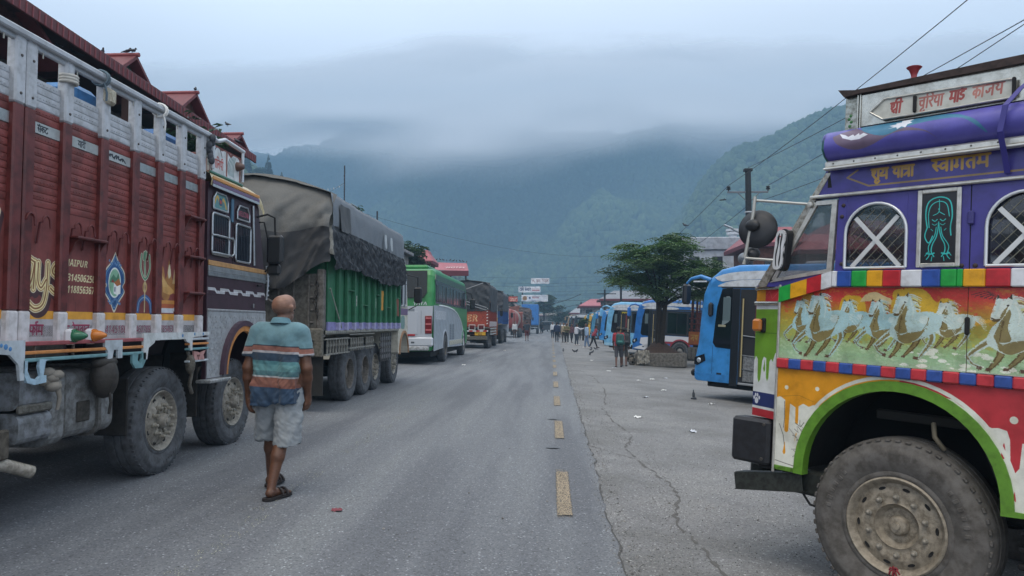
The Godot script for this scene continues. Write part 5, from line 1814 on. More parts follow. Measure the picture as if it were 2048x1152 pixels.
func build_painted_truck() -> void:
	rng.seed = 71
	var t := thing("painted_truck", "purple truck cab covered in bright folk painting, galloping horses and dripping paint", "truck")
	t.transform = Transform3D(slope_basis(deg_to_rad(43.0)), V3(1.967, -.136, -4.508))
	var X := Vector3.RIGHT
	var Y := Vector3.UP
	var Z := Vector3.BACK
	var O := V3(0, 0, .04)
	var purple := mat("3f3a86", .38, .0, "dust", .9)
	var steel := mat("b9b8b0", .24, .85, "dust", .5)
	var trim := mat("c6c4bd", .3, .6, "dust", .35)
	var dark := mat("131314", .85)
	var black := mat("1c1c1e", .8, .0, "grime", .6)
	var deep := -2.3
	var arc := []
	for i in 25:
		var a := PI * i / 24.0
		arc.append(V2(cos(a) * .615, .735 + sin(a) * .615))
	var low := PackedVector2Array([V2(-.76, .70), V2(-.615, .70)])
	for i in 25:
		low.append(arc[24 - i])
	for q in [[.615, .73], [1.09, .735], [1.09, 1.366], [-.76, 1.366]]:
		low.append(V2(q[0], q[1]))
	obj("drip_painted_fender", panel(low, O, X, Y, Z, -.03, 0, Rect2(-.765, .70, 1.86, .688)), printed(fender_print(), .35), t)
	var lip := PackedVector2Array([V2(-.615, .70), V2(-.553, .70)])
	for i in 25:
		var a := PI * (24 - i) / 24.0
		lip.append(V2(cos(a) * .553, .735 + sin(a) * .555))
	lip.append(V2(.553, .70))
	lip.append(V2(.67, .71))
	lip.append(V2(.67, .735))
	for i in 25:
		lip.append(arc[i])
	obj("green_arch_lip", panel(lip, O, X, Y, Z, -.06, .012), mat("5e8c2a", .4, .0, "dust", .4), t)
	obj("green_foot", boxed(O + V3(-.685, .715, .003), V3(.14, .03, .012), .004), mat("5e8c2a", .4, .0, "grime", .3), t)
	obj("green_foot", boxed(O + V3(.88, .722, .003), V3(.42, .026, .012), .004), mat("5e8c2a", .4, .0, "grime", .3), t)
	obj("side_inner", panel(PackedVector2Array([V2(.56, .74), V2(1.09, .74), V2(1.09, 1.36), V2(.3, 1.36)]), O, X, Y, Z, -.1, -.06), dark, t)
	for i in 22:
		obj("strip_block", boxed(O + V3(-.716 + i * .0845, 1.40, .012), V3(.0843, .066, .03), .008), mat("b8343c" if i % 2 == 0 else "33539c", .35, .0, "dust", .5), t)
	var hp := PackedVector2Array([V2(-.757, 1.434), V2(.366, 1.434), V2(.366, 1.905), V2(-.397, 1.905), V2(-.757, 1.802)])
	var hm := printed(horses_print(), .3)
	obj("horse_painting", panel(hp, O, X, Y, Z, -.02, 0, Rect2(-.77, 1.434, 1.42, .469)), hm, t)
	obj("horse_painting", panel(rectp(.37, 1.44, .66, 1.903), O, X, Y, Z, -.02, .001, Rect2(-.77, 1.434, 1.42, .469)), hm, t)
	obj("green_side_sheet", panel(rectp(.662, 1.434, 1.09, 1.905), O, X, Y, Z, -.02, 0), mat("b4b850", .4, .0, "dust", .6), t)
	obj("door_handle", boxed(O + V3(.373, 1.69, .02), V3(.022, .10, .03), .008), dark, t)
	obj("door_edge_chrome", boxed(O + V3(.72, 1.436, .012), V3(.7, .008, .02), .003), steel, t)
	var W := "d0d2d6"
	var R := "b9262e"
	var G := "1f9a3f"
	var B := "2a4f9e"
	var Yl := "d99d1a"
	var x := -.399
	for q in [[W, .033], [B, .091], [G, .094], [Yl, .094], [R, .104], [W, .115], [B, .10], [G, .083], [G, .032], [Yl, .11], [R, .118], [W, .12], [B, .11], [G, .1], [Yl, .1], [R, .085]]:
		obj("colour_block", boxed(O + V3(x + q[1] / 2, 1.955, .014), V3(q[1] - .001, .098, .036), .006), mat(q[0], .3, .0, "dust", .5), t)
		x += q[1]
	var sl := V2(-.358, -.104)
	var p0 := .0
	for q in [[W, .19], [R, .27], [Yl, .31], [G, .23]]:
		var a: Vector2 = V2(-.399, 1.906) + sl * p0
		var b: Vector2 = V2(-.399, 1.906) + sl * (p0 + q[1] - .004)
		obj("colour_block", panel(PackedVector2Array([a, b, b + V2(0, .098), a + V2(0, .098)]), O, X, Y, Z, -.004, .03), mat(q[0], .3, .0, "dust", .5), t)
		p0 += q[1]
	var wall := func(poly: PackedVector2Array) -> void:
		obj("purple_panel", panel(poly, O, X, Y, Z, -.03, 0), purple, t)
	wall.call(PackedVector2Array([V2(-.395, 2.006), V2(-.333, 2.006), V2(-.333, 2.478), V2(-.385, 2.478)]))
	wall.call(rectp(-.333, 2.006, .035, 2.022))
	for wx in [-.149, .632]:
		var r := .182
		var top := PackedVector2Array([V2(wx - r - .001, 2.478), V2(wx + r + .001, 2.478), V2(wx + r + .001, 2.235)])
		for i in 17:
			var a := PI * i / 16.0
			top.append(V2(wx + cos(a) * r, 2.235 + sin(a) * r))
		top.append(V2(wx - r - .001, 2.235))
		wall.call(top)
		var gp := PackedVector2Array([V2(wx - r, 2.022), V2(wx + r, 2.022)])
		for i in 17:
			var a := PI * i / 16.0
			gp.append(V2(wx + cos(a) * r, 2.235 + sin(a) * r))
		var w := obj("arched_window", panel(gp, O, X, Y, Z, -.022, -.018), glass("1c2124", .5), t)
		var pts := PackedVector3Array()
		for q in gp:
			pts.append(O + V3(q.x, q.y, .006))
		obj("window_frame", ring_frame(pts, .0095), mat("cfd2d4", .3, .4), w)
		for s in [-1, 1]:
			var bg := Geo.new()
			var a := V3(wx - .125 * s, 2.335, -.004)
			var b := V3(wx + .145 * s, 2.03, -.004)
			var d := (b - a).normalized()
			var n := d.cross(Vector3.BACK) * .013
			bg.prism(PackedVector2Array([V2(a.x + n.x, a.y + n.y), V2(b.x + n.x, b.y + n.y), V2(b.x - n.x, b.y - n.y), V2(a.x - n.x, a.y - n.y)]), O, X, Y, Z, -.012 + .004 * s, -.006 + .004 * s)
			obj("window_cross_bar", bg, mat("c9cac8", .35, .3), w)
		var net := Geo.new()
		for i in range(-9, 10):
			for s in [-1, 1]:
				var zig := PackedVector3Array()
				for j in 13:
					var yy := 2.03 + j * .032
					var xx: float = wx + i * .062 + s * (j * .03 - .16)
					var inside: bool = absf(xx - wx) < r - .004 and (yy < 2.235 or V2(xx - wx, yy - 2.235).length() < r - .004)
					if inside:
						zig.append(O + V3(xx, yy, -.02 + .003 * s))
				if zig.size() > 1:
					net.tube(zig, .0026, 4, false)
		obj("wire_mesh", net, mat("8a8778", .5, .4), w)
	wall.call(rectp(.035, 2.006, .366, 2.478))
	wall.call(rectp(.372, 2.006, .449, 2.478))
	wall.call(rectp(.45, 2.006, .814, 2.022))
	wall.call(rectp(.815, 2.006, 1.09, 2.478))
	var nk := Ink.new(210, 464, hexa("14181c"), Rect2(.115, 2.042, .185, .405))
	var teal := hexa("2fb5b0")
	var c := V2(.207, 2.25)
	for q in [["-.06,.0 -.07,.08 -.055,.15 0,.175 .055,.15 .07,.07 .062,.0 .066,-.05", .007], ["-.05,.0 -.055,.08 -.04,.13 0,.15 .04,.13 .055,.06", .005], ["-.06,.0 -.072,-.05 -.05,-.09 -.03,-.05", .006], ["-.03,.07 0,.09 0,.16", .004], ["0,.09 .03,.07", .004],
			["-.035,.045 -.02,.035 -.008,.045", .005], [".008,.045 .022,.035 .036,.045", .005], ["-.034,.02 -.02,.012 -.008,.02", .004], [".008,.02 .022,.012 .034,.02", .004], ["-.04,-.01 -.03,-.02", .004], [".04,-.01 .03,-.02", .004],
			["0,.03 -.004,-.02 -.012,-.06 -.03,-.1 -.035,-.14 -.02,-.17", .006], ["0,.03 .006,-.02 .016,-.06 .034,-.1 .036,-.14 .02,-.17", .006], ["-.012,.0 -.02,-.05 -.05,-.11 -.045,-.16 -.06,-.185", .005], [".012,.0 .022,-.05 .056,-.11 .048,-.16 .064,-.185", .005],
			["-.06,-.15 -.04,-.155 -.02,-.15", .008], [".06,-.15 .04,-.155 .02,-.15", .008], ["-.05,-.14 -.068,-.165", .004], [".052,-.14 .07,-.165", .004], ["-.03,-.17 -.034,-.195", .004], [".03,-.17 .034,-.195", .004], ["-.002,.105 .002,.105", .007]]:
		var l := []
		for p in curve(pv(q[0]), 5):
			l.append(c + p)
		nk.line(l, q[1], teal)
	var np := obj("greeting_figure_panel", panel(rectp(.115, 2.042, .30, 2.447), O, X, Y, Z, 0, .006, Rect2(.115, 2.042, .185, .405)), printed(nk.tex(), .3), t)
	for q in [[.104, 2.244, .024, .45], [.311, 2.244, .024, .45], [.2075, 2.03, .183, .024], [.2075, 2.458, .183, .024]]:
		obj("frame_strip", boxed(O + V3(q[0], q[1], .008), V3(q[2], q[3], .016), .004), trim, np)
	for q in [[.371, 2.24, .012, .46], [.371, 1.67, .005, .45]]:
		obj("door_seam", boxed(O + V3(q[0], q[1], -.008), V3(q[2], q[3], .012), .002), dark, t)
	obj("door_hinge", boxed(O + V3(.374, 2.29, .012), V3(.03, .075, .026), .006), mat("34306e", .4), t)
	for q in [[-.352, 2.42], [-.36, 2.35], [.33, 2.025], [.398, 2.025], [-.352, 2.05]]:
		var bg := Geo.new()
		bg.lathe([V2(.013, 0), V2(.012, .005), V2(.006, .008), V2(0, .008)], O + V3(q[0], q[1], 0), X, Y, Z, 10)
		obj("bolt", bg, mat("3a3032", .6, .3), t)
	var qg := PackedVector2Array([V2(-.80, 1.955), V2(-.45, 2.02), V2(-.42, 2.44), V2(-.525, 2.44)])
	obj("quarter_glass", panel(qg, O, X, Y, Z, -.03, -.026), glass("4a5254", .3), t)
	obj("purple_panel", panel(PackedVector2Array([V2(-.95, 1.91), V2(-.757, 1.906), V2(-.42, 2.004), V2(-.42, 2.008), V2(-.80, 1.95)]), O, X, Y, Z, -.03, -.002), purple, t)
	for q in [["-.84,1.935 -.43,1.998 -.43,2.022 -.80,1.962", .006], ["-.445,2.0 -.412,2.0 -.39,2.46 -.423,2.46", .01], ["-.54,2.435 -.40,2.435 -.40,2.462 -.53,2.462", .008], ["-.83,1.955 -.80,1.955 -.515,2.455 -.548,2.455", .005]]:
		obj("glass_frame", panel(pva(q[0]), O, X, Y, Z, -.02, q[1]), trim, t)
	obj("front_pillar", panel(pva("-.93,1.905 -.87,1.905 -.44,2.64 -.475,2.64"), O, X, Y, Z, -.07, .002), mat("a9a69d", .3, .6, "grime", .3), t)
	obj("pillar_cover", panel(pva("-.965,1.90 -.93,1.905 -.475,2.64 -.50,2.64"), O, X, Y, Z, -.12, -.03), mat("bcb9b0", .3, .6, "grime", .3), t)
	obj("pillar_corner_panel", panel(pva("-.548,2.478 -.40,2.478 -.44,2.655 -.475,2.655"), O, X, Y, Z, -.05, -.001), purple, t)
	obj("sign_panel_edge", boxed(O + V3(-.44, 2.6, -.02), V3(.05, .12, .04), .004), dark, t)
	obj("window_rail", boxed(O + V3(.26, 2.487, .012), V3(1.66, .02, .03), .006), trim, t)
	var lk := Ink.new(1000, 106, hexa("3f3a86"), Rect2(-.42, 2.497, 1.51, .16))
	var gold := hexa("b08a3c")
	script_line(lk, "sha u bha _ ya A tra A", V2(-.185, 2.565), .062, .015, gold, .0, .86, .0)
	script_line(lk, "sva A ga ta ma", V2(.16, 2.572), .068, .015, gold, .0, 1.06, .0)
	lk.line(pv("1.0,2.53 -.20,2.53 -.335,2.594 -.27,2.635"), .011, hexa("8a744e"))
	obj("lettered_band", panel(pva("-.425,2.497 1.09,2.497 1.09,2.652 -.45,2.652"), O, X, Y, Z, -.03, .002, Rect2(-.42, 2.497, 1.51, .16)), printed(lk.tex(), .35), t)
	var vk := Ink.new(1000, 150, hexa("5753a6"), Rect2(0, 0, 1.60, .24))
	vk.poly(curve(pv(".06,.17 .1,.1 .2,.05 .32,.07 .45,.13 .6,.11 .67,.05 .6,.12 .45,.17 .34,.16 .24,.19 .18,.23"), 5), hexa("6a5a70"))
	vk.poly(curve(pv(".2,.24 .26,.17 .38,.12 .5,.16 .65,.18 .8,.16 .92,.04 .86,.14 .72,.22 .55,.24"), 5), hexa("3a7796"))
	vk.poly(pv(".098,.19 .13,.145 .185,.12 .235,.12 .285,.145 .255,.165 .235,.15 .225,.17 .205,.148 .19,.165 .165,.15 .14,.17"), hexa("d4d8e2"))
	vk.poly(pv(".395,.165 .43,.175 .40,.19 .44,.195 .43,.21 .46,.21 .45,.235 .52,.235 .51,.205 .53,.19 .505,.18 .50,.155 .475,.17 .455,.15 .445,.17"), hexa("d4d8e2"))
	var rows := []
	for q in [[2.706, .015], [2.73, .06], [2.775, .095], [2.83, .09], [2.87, .06], [2.898, .01]]:
		var line := PackedVector3Array()
		for i in 13:
			var xx := lerpf(-.458, 1.09, i / 12.0)
			if i == 0:
				xx -= .01 * (1.0 if q[0] < 2.8 else 6.0) * (q[0] - 2.7)
			line.append(V3(xx, q[0], .04 + q[1]))
		rows.append(line)
	var vg := Geo.new()
	vg.grid(rows, false)
	for i in vg.uv.size():
		vg.uv[i] = V2((vg.v[i].x + .46) / 1.60, 1.0 - (vg.v[i].y - 2.706) / .2)
	obj("swirl_painted_visor", vg, printed(vk.tex(), .42), t)
	var endp := PackedVector2Array()
	for q in [[2.706, .015], [2.73, .06], [2.775, .095], [2.83, .09], [2.87, .06], [2.898, .01]]:
		endp.append(V2(q[1], q[0]))
	endp.append(V2(-.1, 2.898))
	endp.append(V2(-.1, 2.706))
	obj("visor_end", panel(endp, V3(-.459, 0, .04), Z, Y, -X, -.01, .004), mat("2f6a62", .4), t)
	obj("visor_edge_rail", boxed(O + V3(.31, 2.68, .035), V3(1.54, .045, .05), .01), trim, t)
	obj("visor_lower_rail", boxed(O + V3(.31, 2.652, .05), V3(1.54, .012, .05), .004), mat("d4d4cf", .3, .4), t)
	for i in 12:
		var bg := Geo.new()
		bg.lathe([V2(.006, 0), V2(.004, .004), V2(0, .005)], O + V3(-.40 + i * .13, 2.682, .06), X, Y, Z, 8)
		obj("rivet", bg, mat("55534e", .5, .5), t)
	obj("roof_box", boxed(V3(.4, 3.01, -1.1), V3(1.38, .22, 2.26), .012), steel, t)
	obj("roof_box_corner", panel(pva("0,2.9 .1,2.9 .1,3.12 0,3.12"), V3(-.375, 0, .0), X, Y, Z, -.02, .015), mat("a7a9a2", .28, .8, "grime", .3), t)
	var leafg := Geo.new()
	for q in [[-.345, 2.93], [-.335, 2.955], [-.35, 2.975], [-.34, 2.995]]:
		leafg.lathe([V2(.012, 0), V2(.008, .004), V2(0, .005)], V3(q[0], q[1], .014), X, Y, Z, 6)
	obj("flower_print", leafg, mat("2f6a35", .5), t)
	for q in [-.288, -.272]:
		obj("box_corner_bead", bar(V3(q, 2.9, .034), V3(q, 3.115, .034), .006), steel, t)
	obj("roof_edge", panel(pva("-.41,3.165 -.30,3.145 .49,3.152 1.1,3.152 1.1,3.108 .49,3.106 -.28,3.118 -.37,3.112"), V3(0, 0, .0), X, Y, Z, -2.3, .055), mat("3a2c2a", .8, .0, "grime", .4), t)
	var bk := Ink.new(900, 190, hexa("bdbdb4"), Rect2(-.21, 2.915, .78, .165))
	var rd := hexa("9c3f38")
	script_line(bk, "shra I", V2(-.085, 2.955), .062, .0125, rd, .1, .78, .0)
	script_line(bk, "ca u i ra ya A", V2(.078, 2.955), .062, .0105, hexa("a8645a"), .1, .72, .0)
	script_line(bk, "ma A ee", V2(.243, 2.96), .062, .0125, rd, .1, .66, .0)
	script_line(bk, "ka I", V2(.36, 2.962), .06, .0105, hexa("b5786a"), .1, .72, .0)
	script_line(bk, "ja ya", V2(.425, 2.963), .06, .0105, hexa("a85f56"), .1, .82, .0)
	var bp := PackedVector2Array([V2(-.203, 2.984), V2(-.125, 2.928), V2(.56, 2.928), V2(.56, 3.03), V2(-.118, 3.052)])
	var nb := obj("name_board", panel(bp, O, X, Y, Z, -.01, .01, Rect2(-.21, 2.915, .78, .165)), printed(bk.tex(), .35), t)
	var fp := PackedVector3Array()
	for q in bp:
		fp.append(O + V3(q.x, q.y, .014))
	obj("board_frame", ring_frame(fp, .0065), trim, nb)
	for q in [.062, .566]:
		obj("board_clip", boxed(O + V3(q, 2.985, .022), V3(.018, .1, .02), .005), dark, nb)
	var hg := Geo.new()
	hg.lathe([V2(.018, 0), V2(.016, .01), V2(.018, .025), V2(.028, .05), V2(.043, .066), V2(.041, .068), V2(.02, .05), V2(.0, .03)], V3(.04, 3.15, .03), X, Z, Y, 20)
	obj("air_horn", hg, mat("8f2f33", .35), t)
	var st := PackedVector3Array([V3(.66, 3.02, .06), V3(.61, 2.96, .10), V3(.56, 2.86, .17), V3(.538, 2.72, .17), V3(.542, 2.6, .10), V3(.545, 2.515, .06)])
	var sg := Geo.new()
	for i in st.size() - 1:
		var a: Vector3 = st[i]
		var b: Vector3 = st[i + 1]
		sg.quad(a + X * .014, b + X * .014, b - X * .014, a - X * .014, V3(-.2, .1, 1))
		sg.quad(a + X * .014 - Z * .008, b + X * .014 - Z * .008, b - X * .014 - Z * .008, a - X * .014 - Z * .008, V3(0, 0, -1))
		for s in [-1.0, 1.0]:
			sg.quad(a + X * .014 * s, b + X * .014 * s, b + X * .014 * s - Z * .008, a + X * .014 * s - Z * .008, X * s)
	obj("ladder_strap", sg, mat("35307c", .4), t)
	obj("cab_roof", boxed(V3(.35, 2.86, -1.1), V3(1.45, .06, 2.2), .02), purple, t)
	obj("cab_floor", boxed(V3(.15, 1.42, -1.1), V3(1.8, .05, 2.2), .01), dark, t)
	obj("cab_back", boxed(V3(1.06, 2.1, -1.1), V3(.04, 1.4, 2.2), .01), mat("2a2226", .9), t)
	obj("far_side_wall", panel(PackedVector2Array([V2(-.95, .9), V2(1.09, .9), V2(1.09, 2.85), V2(-.45, 2.85), V2(-.9, 1.92)]), V3(0, 0, deep), X, Y, Z, -.02, .02), purple, t)
	obj("front_panel", boxed(V3(-1.0, 1.48, -1.13), V3(.05, .86, 2.0), .02), mat("b83236", .4), t)
	obj("windscreen", panel(rectp(-2.2, -.02, -.08, .86), V3(-.93, 1.9, 0), Z, V3(.52, .854, 0), V3(-.854, .52, 0), 0, .01), glass("8a9494", .2), t)
	obj("cowl", boxed(V3(-.86, 1.89, -1.13), V3(.3, .04, 2.1), .01), purple, t)
	obj("dashboard", boxed(V3(-.62, 1.82, -1.1), V3(.3, .2, 2.0), .05), mat("3a3330", .8), t)
	obj("seat_back", boxed(V3(.45, 2.0, -.75), V3(.2, .75, .6), .06), mat("2b2423", .85), t)
	obj("white_cushion", boxed(V3(-.06, 2.03, -.3), V3(.22, .13, .2), .06), mat("a9abb0", .9, .0, "weave", .3), t)
	obj("blue_cushion", boxed(V3(.0, 1.99, -.16), V3(.16, .06, .2), .03), mat("7fa8c8", .9), t)
	var dr := Geo.new()
	for i in 5:
		dr.ball(V3(-.62 + .05 * i, 1.96 + .015 * (i % 2), -.25 - .03 * i), V3(.04, .05, .04), 8, 6)
	obj("red_garland", dr, mat("7a1f24", .8), t)
	var fr := sheet(V3(-.47, 2.42, -.04), V3(-.33, 2.42, -.05), V3(-.33, 2.3, -.05), V3(-.47, 2.28, -.04), 8, 6, Z, .03, 5, 6.0, 1.0, .06)
	obj("dark_fringe", fr, mat("17171a", .9), t)
	var d := V3(-.24, 0, -.11)
	var cp := Geo.new()
	var ca := V3(-1.004, 0, -.07)
	var cb := V3(-.768, 0, .036)
	cp.quad(ca + Y * 1.02, cb + Y * 1.02, cb + Y * 1.91, ca + Y * 1.91, V3(-.4, 0, 1))
	obj("drip_painted_corner", cp, printed(corner_print(), .35), t)
	var cbk := Geo.new()
	cbk.prism(PackedVector2Array([V2(-1.0, -.072), V2(-.766, .033), V2(-.766, -.2), V2(-1.0, -.2)]), Vector3.ZERO, X, Z, Y, 1.02, 1.905)
	obj("corner_shell", cbk, mat("8d8f8c", .5), t)
	for q in [[1.90, .012], [1.797, .014]]:
		obj("corner_chrome", bar(ca + Y * q[0] + V3(-.004, 0, .006), cb + Y * q[0] + V3(0, 0, .006), q[1], 8), steel, t)
	obj("corner_post", boxed(V3(-.762, 1.3, .042), V3(.016, 1.24, .02), .004), trim, t)
	var ind := obj("indicator", boxed(V3(-.955, 1.645, -.02), V3(.07, .085, .06), .014), mat("b06a2a", .25), t)
	obj("indicator_base", boxed(V3(-.915, 1.645, -.035), V3(.05, .10, .04), .01), dark, ind)
	obj("fog_lamp_box", boxed(V3(-.935, .86, -.02), V3(.29, .3, .16), .02), mat("1e2026", .6, .0, "grime", .5), t)
	obj("lamp_box_tail", boxed(V3(-.84, .70, -.02), V3(.1, .03, .08), .01), dark, t)
	for q in [[-.83, .98], [-.84, .75]]:
		var bg := Geo.new()
		bg.lathe([V2(.012, 0), V2(.01, .006), V2(0, .007)], V3(q[0], q[1], .06), X, Y, Z, 8)
		obj("bolt", bg, mat("4b4844", .6, .4), t)
	var bm := Geo.new()
	var bd := V3(-.93, -.30, 0).normalized()
	for q in [[0, .058, .12, .006], [0, -.058, .12, .006], [.058, 0, .006, .11], [-.058, 0, .006, .11]]:
		bm.box(V3(-.82, .60, -.05) + V3(0, q[1], q[0]), V3(.5, q[3], q[2]), .002, Basis(Z, .16))
	obj("bumper_channel", bm, mat("3a3e3a", .6, .3, "grime", .4), t)
	obj("bumper_bracket", boxed(V3(-.62, .63, -.12), V3(.3, .16, .1), .02), mat("2c302c", .7, .0, "grime", .4), t)
	obj("bumper_bar", boxed(V3(-1.0, .62, -1.2), V3(.12, .14, 2.1), .02), mat("3a3e3a", .6, .3, "grime", .4), t)
	var mb := Geo.new()
	mb.tube(PackedVector3Array([V3(-.56, 2.442, .06), V3(-.95, 2.50, .08)]), .009, 8)
	mb.tube(PackedVector3Array([V3(-.952, 2.525, .09), V3(-.958, 2.42, .09), V3(-1.018, 2.06, .09)]), .012, 8)
	mb.tube(PackedVector3Array([V3(-.79, 2.083, .05), V3(-1.01, 2.102, .09)]), .009, 8)
	mb.lathe([V2(.018, 0), V2(.018, .02), V2(0, .022)], V3(-.565, 2.442, .05), X, Y, Z, 10)
	obj("mirror_bars", mb, mat("b8b7b0", .35, .5), t)
	for q in [[-.945, 2.305, .133, "24272d", .01], [-1.03, 2.10, .042, "6f7780", .03], [-.985, 2.135, .05, "2a2d32", .0]]:
		var mg := Geo.new()
		var ax := V3(.25, .1, .96).normalized()
		var u := Y.cross(ax).normalized()
		mg.lathe([V2(q[2], -.01), V2(q[2] * 1.01, .0), V2(q[2] * .97, .012), V2(q[2] * .6, .03), V2(0, .042)], V3(q[0], q[1], .04 + q[4]), u, ax.cross(u), ax, 32)
		obj("round_mirror", mg, mat(q[3], .5, .0, "dust", .4), t)
	var hub := Geo.new()
	hub.ball(V3(-.955, 2.325, .10), V3(.055, .042, .03), 12, 8)
	obj("mirror_clamp", hub, mat("1b1d21", .5), t)
	var zk := Ink.new(100, 300, hexa("c9cbce"), Rect2(0, 0, .1, .3))
	zk.poly(curve(pv(".02,.24 .04,.27 .045,.2 .035,.1 .045,.03 .03,.05 .02,.12 .03,.18"), 4), hexa("16171a"))
	zk.poly(curve(pv(".06,.27 .075,.25 .07,.17 .08,.1 .075,.03 .062,.06 .065,.12 .055,.2"), 4), hexa("16171a"))
	zk.disc(V2(.05, .245), .006, hexa("b03030"))
	var mo := rounded(-.045, -.14, .045, .14, .04)
	var mx := V3(.94, -.05, .33).normalized()
	var my := V3(.06, 1, -.06).normalized()
	var mz := mx.cross(my).normalized()
	var lm := obj("long_mirror", panel(mo, V3(-.735, 2.15, .07), mx, my, mz, -.03, .012), mat("17181b", .4), t)
	var fpts := PackedVector2Array()
	for q in mo:
		fpts.append(q * .96)
	obj("striped_mirror_back", panel(fpts, V3(-.755, 2.15, .072), mx, my, mz, .0, .016, Rect2(-.045, -.14, .09, .28)), printed(zk.tex(), .35), lm)
	obj("chassis_beam", boxed(V3(.8, .78, -.75), V3(3.4, .24, .1), .01), black, t)
	obj("far_chassis_beam", boxed(V3(.8, .78, -1.6), V3(3.4, .24, .1), .01), black, t)
	obj("inner_fender", panel(PackedVector2Array(arc), V3(0, 0, -.62), X, Y, Z, -.02, .0), mat("0f0f10", .95), t)
	var dome := Geo.new()
	var drows := []
	for z in [-.62, .0]:
		var line := PackedVector3Array()
		for q in arc:
			line.append(V3(q.x * .98, q.y - .01, z))
		drows.append(line)
	dome.grid(drows)
	obj("wheel_house", dome, mat("191919", .95, .0, "grime", .5), t)
	obj("wheel_house_rail", boxed(V3(.1, 1.12, -.3), V3(.7, .06, .05), .01), mat("2a2927", .9), t)
	obj("leaf_spring", boxed(V3(0, .6, -.55), V3(1.3, .1, .09), .02), black, t)
	obj("axle", bar(V3(0, .5, -.25), V3(0, .5, -2.1), .07), black, t)
	var hs := Geo.new()
	hs.tube(PackedVector3Array([V3(.16, 1.12, -.1), V3(.19, 1.05, -.04), V3(.22, .98, -.1)]), .014, 6)
	obj("brake_hose", hs, mat("6d6555", .8), t)
	var pipe := Geo.new()
	pipe.tube(PackedVector3Array([V3(-.62, .55, -.1), V3(-.55, .5, -.06), V3(-.5, .49, -.08), V3(-.42, .53, -.12)]), .008, 6)
	obj("brake_pipe", pipe, dark, t)
	for i in 5:
		obj("step_rung", boxed(V3(.85, .25 + i * .09, -.12), V3(.5, .03, .1), .008), black, t)
	obj("mud_flap", boxed(V3(.72, .46, -.16), V3(.02, .52, .36), .006), mat("4a4541", .85, .0, "grime", .4), t)
	var rag := Geo.new()
	for i in 7:
		var a := TAU * i / 7.0
		rag.tube(PackedVector3Array([V3(.03, .27, .045), V3(.03 + cos(a) * .02, .27 + sin(a) * .02, .06), V3(.03 + cos(a) * .03, .25 + sin(a) * .03, .05)]), .006, 5)
	rag.tube(PackedVector3Array([V3(.03, .26, .05), V3(.025, .18, .05), V3(.03, .1, .045)]), .005, 5)
	obj("red_cloth_strip", rag, mat("7c2a30", .9), t)
	var wt := Basis(Vector3.UP, -PI / 2)
	for w in [[.0, .0, -PI / 2], [.0, -2.26, PI / 2]]:
		wheel(t, V3(w[0], .5, w[1]), "painted", .35, w[2])
	obj("bed_side", boxed(V3(3.4, 2.0, .0), V3(4.4, 1.5, .05), .01), purple, t)
	obj("bed_far_side", boxed(V3(3.4, 2.0, -2.3), V3(4.4, 1.5, .05), .01), purple, t)
	obj("bed_front", boxed(V3(1.2, 2.0, -1.15), V3(.05, 1.5, 2.2), .01), purple, t)
	obj("bed_tail", boxed(V3(5.6, 2.0, -1.15), V3(.05, 1.5, 2.2), .01), mat("b83236", .4), t)
	obj("bed_floor", boxed(V3(3.4, 1.22, -1.15), V3(4.4, .08, 2.3), .01), dark, t)
	for w in [3.6, 4.8]:
		wheel(t, V3(w, .5, .0), "rear", w, -PI / 2)
		wheel(t, V3(w, .5, -2.26), "rear", w, PI / 2)
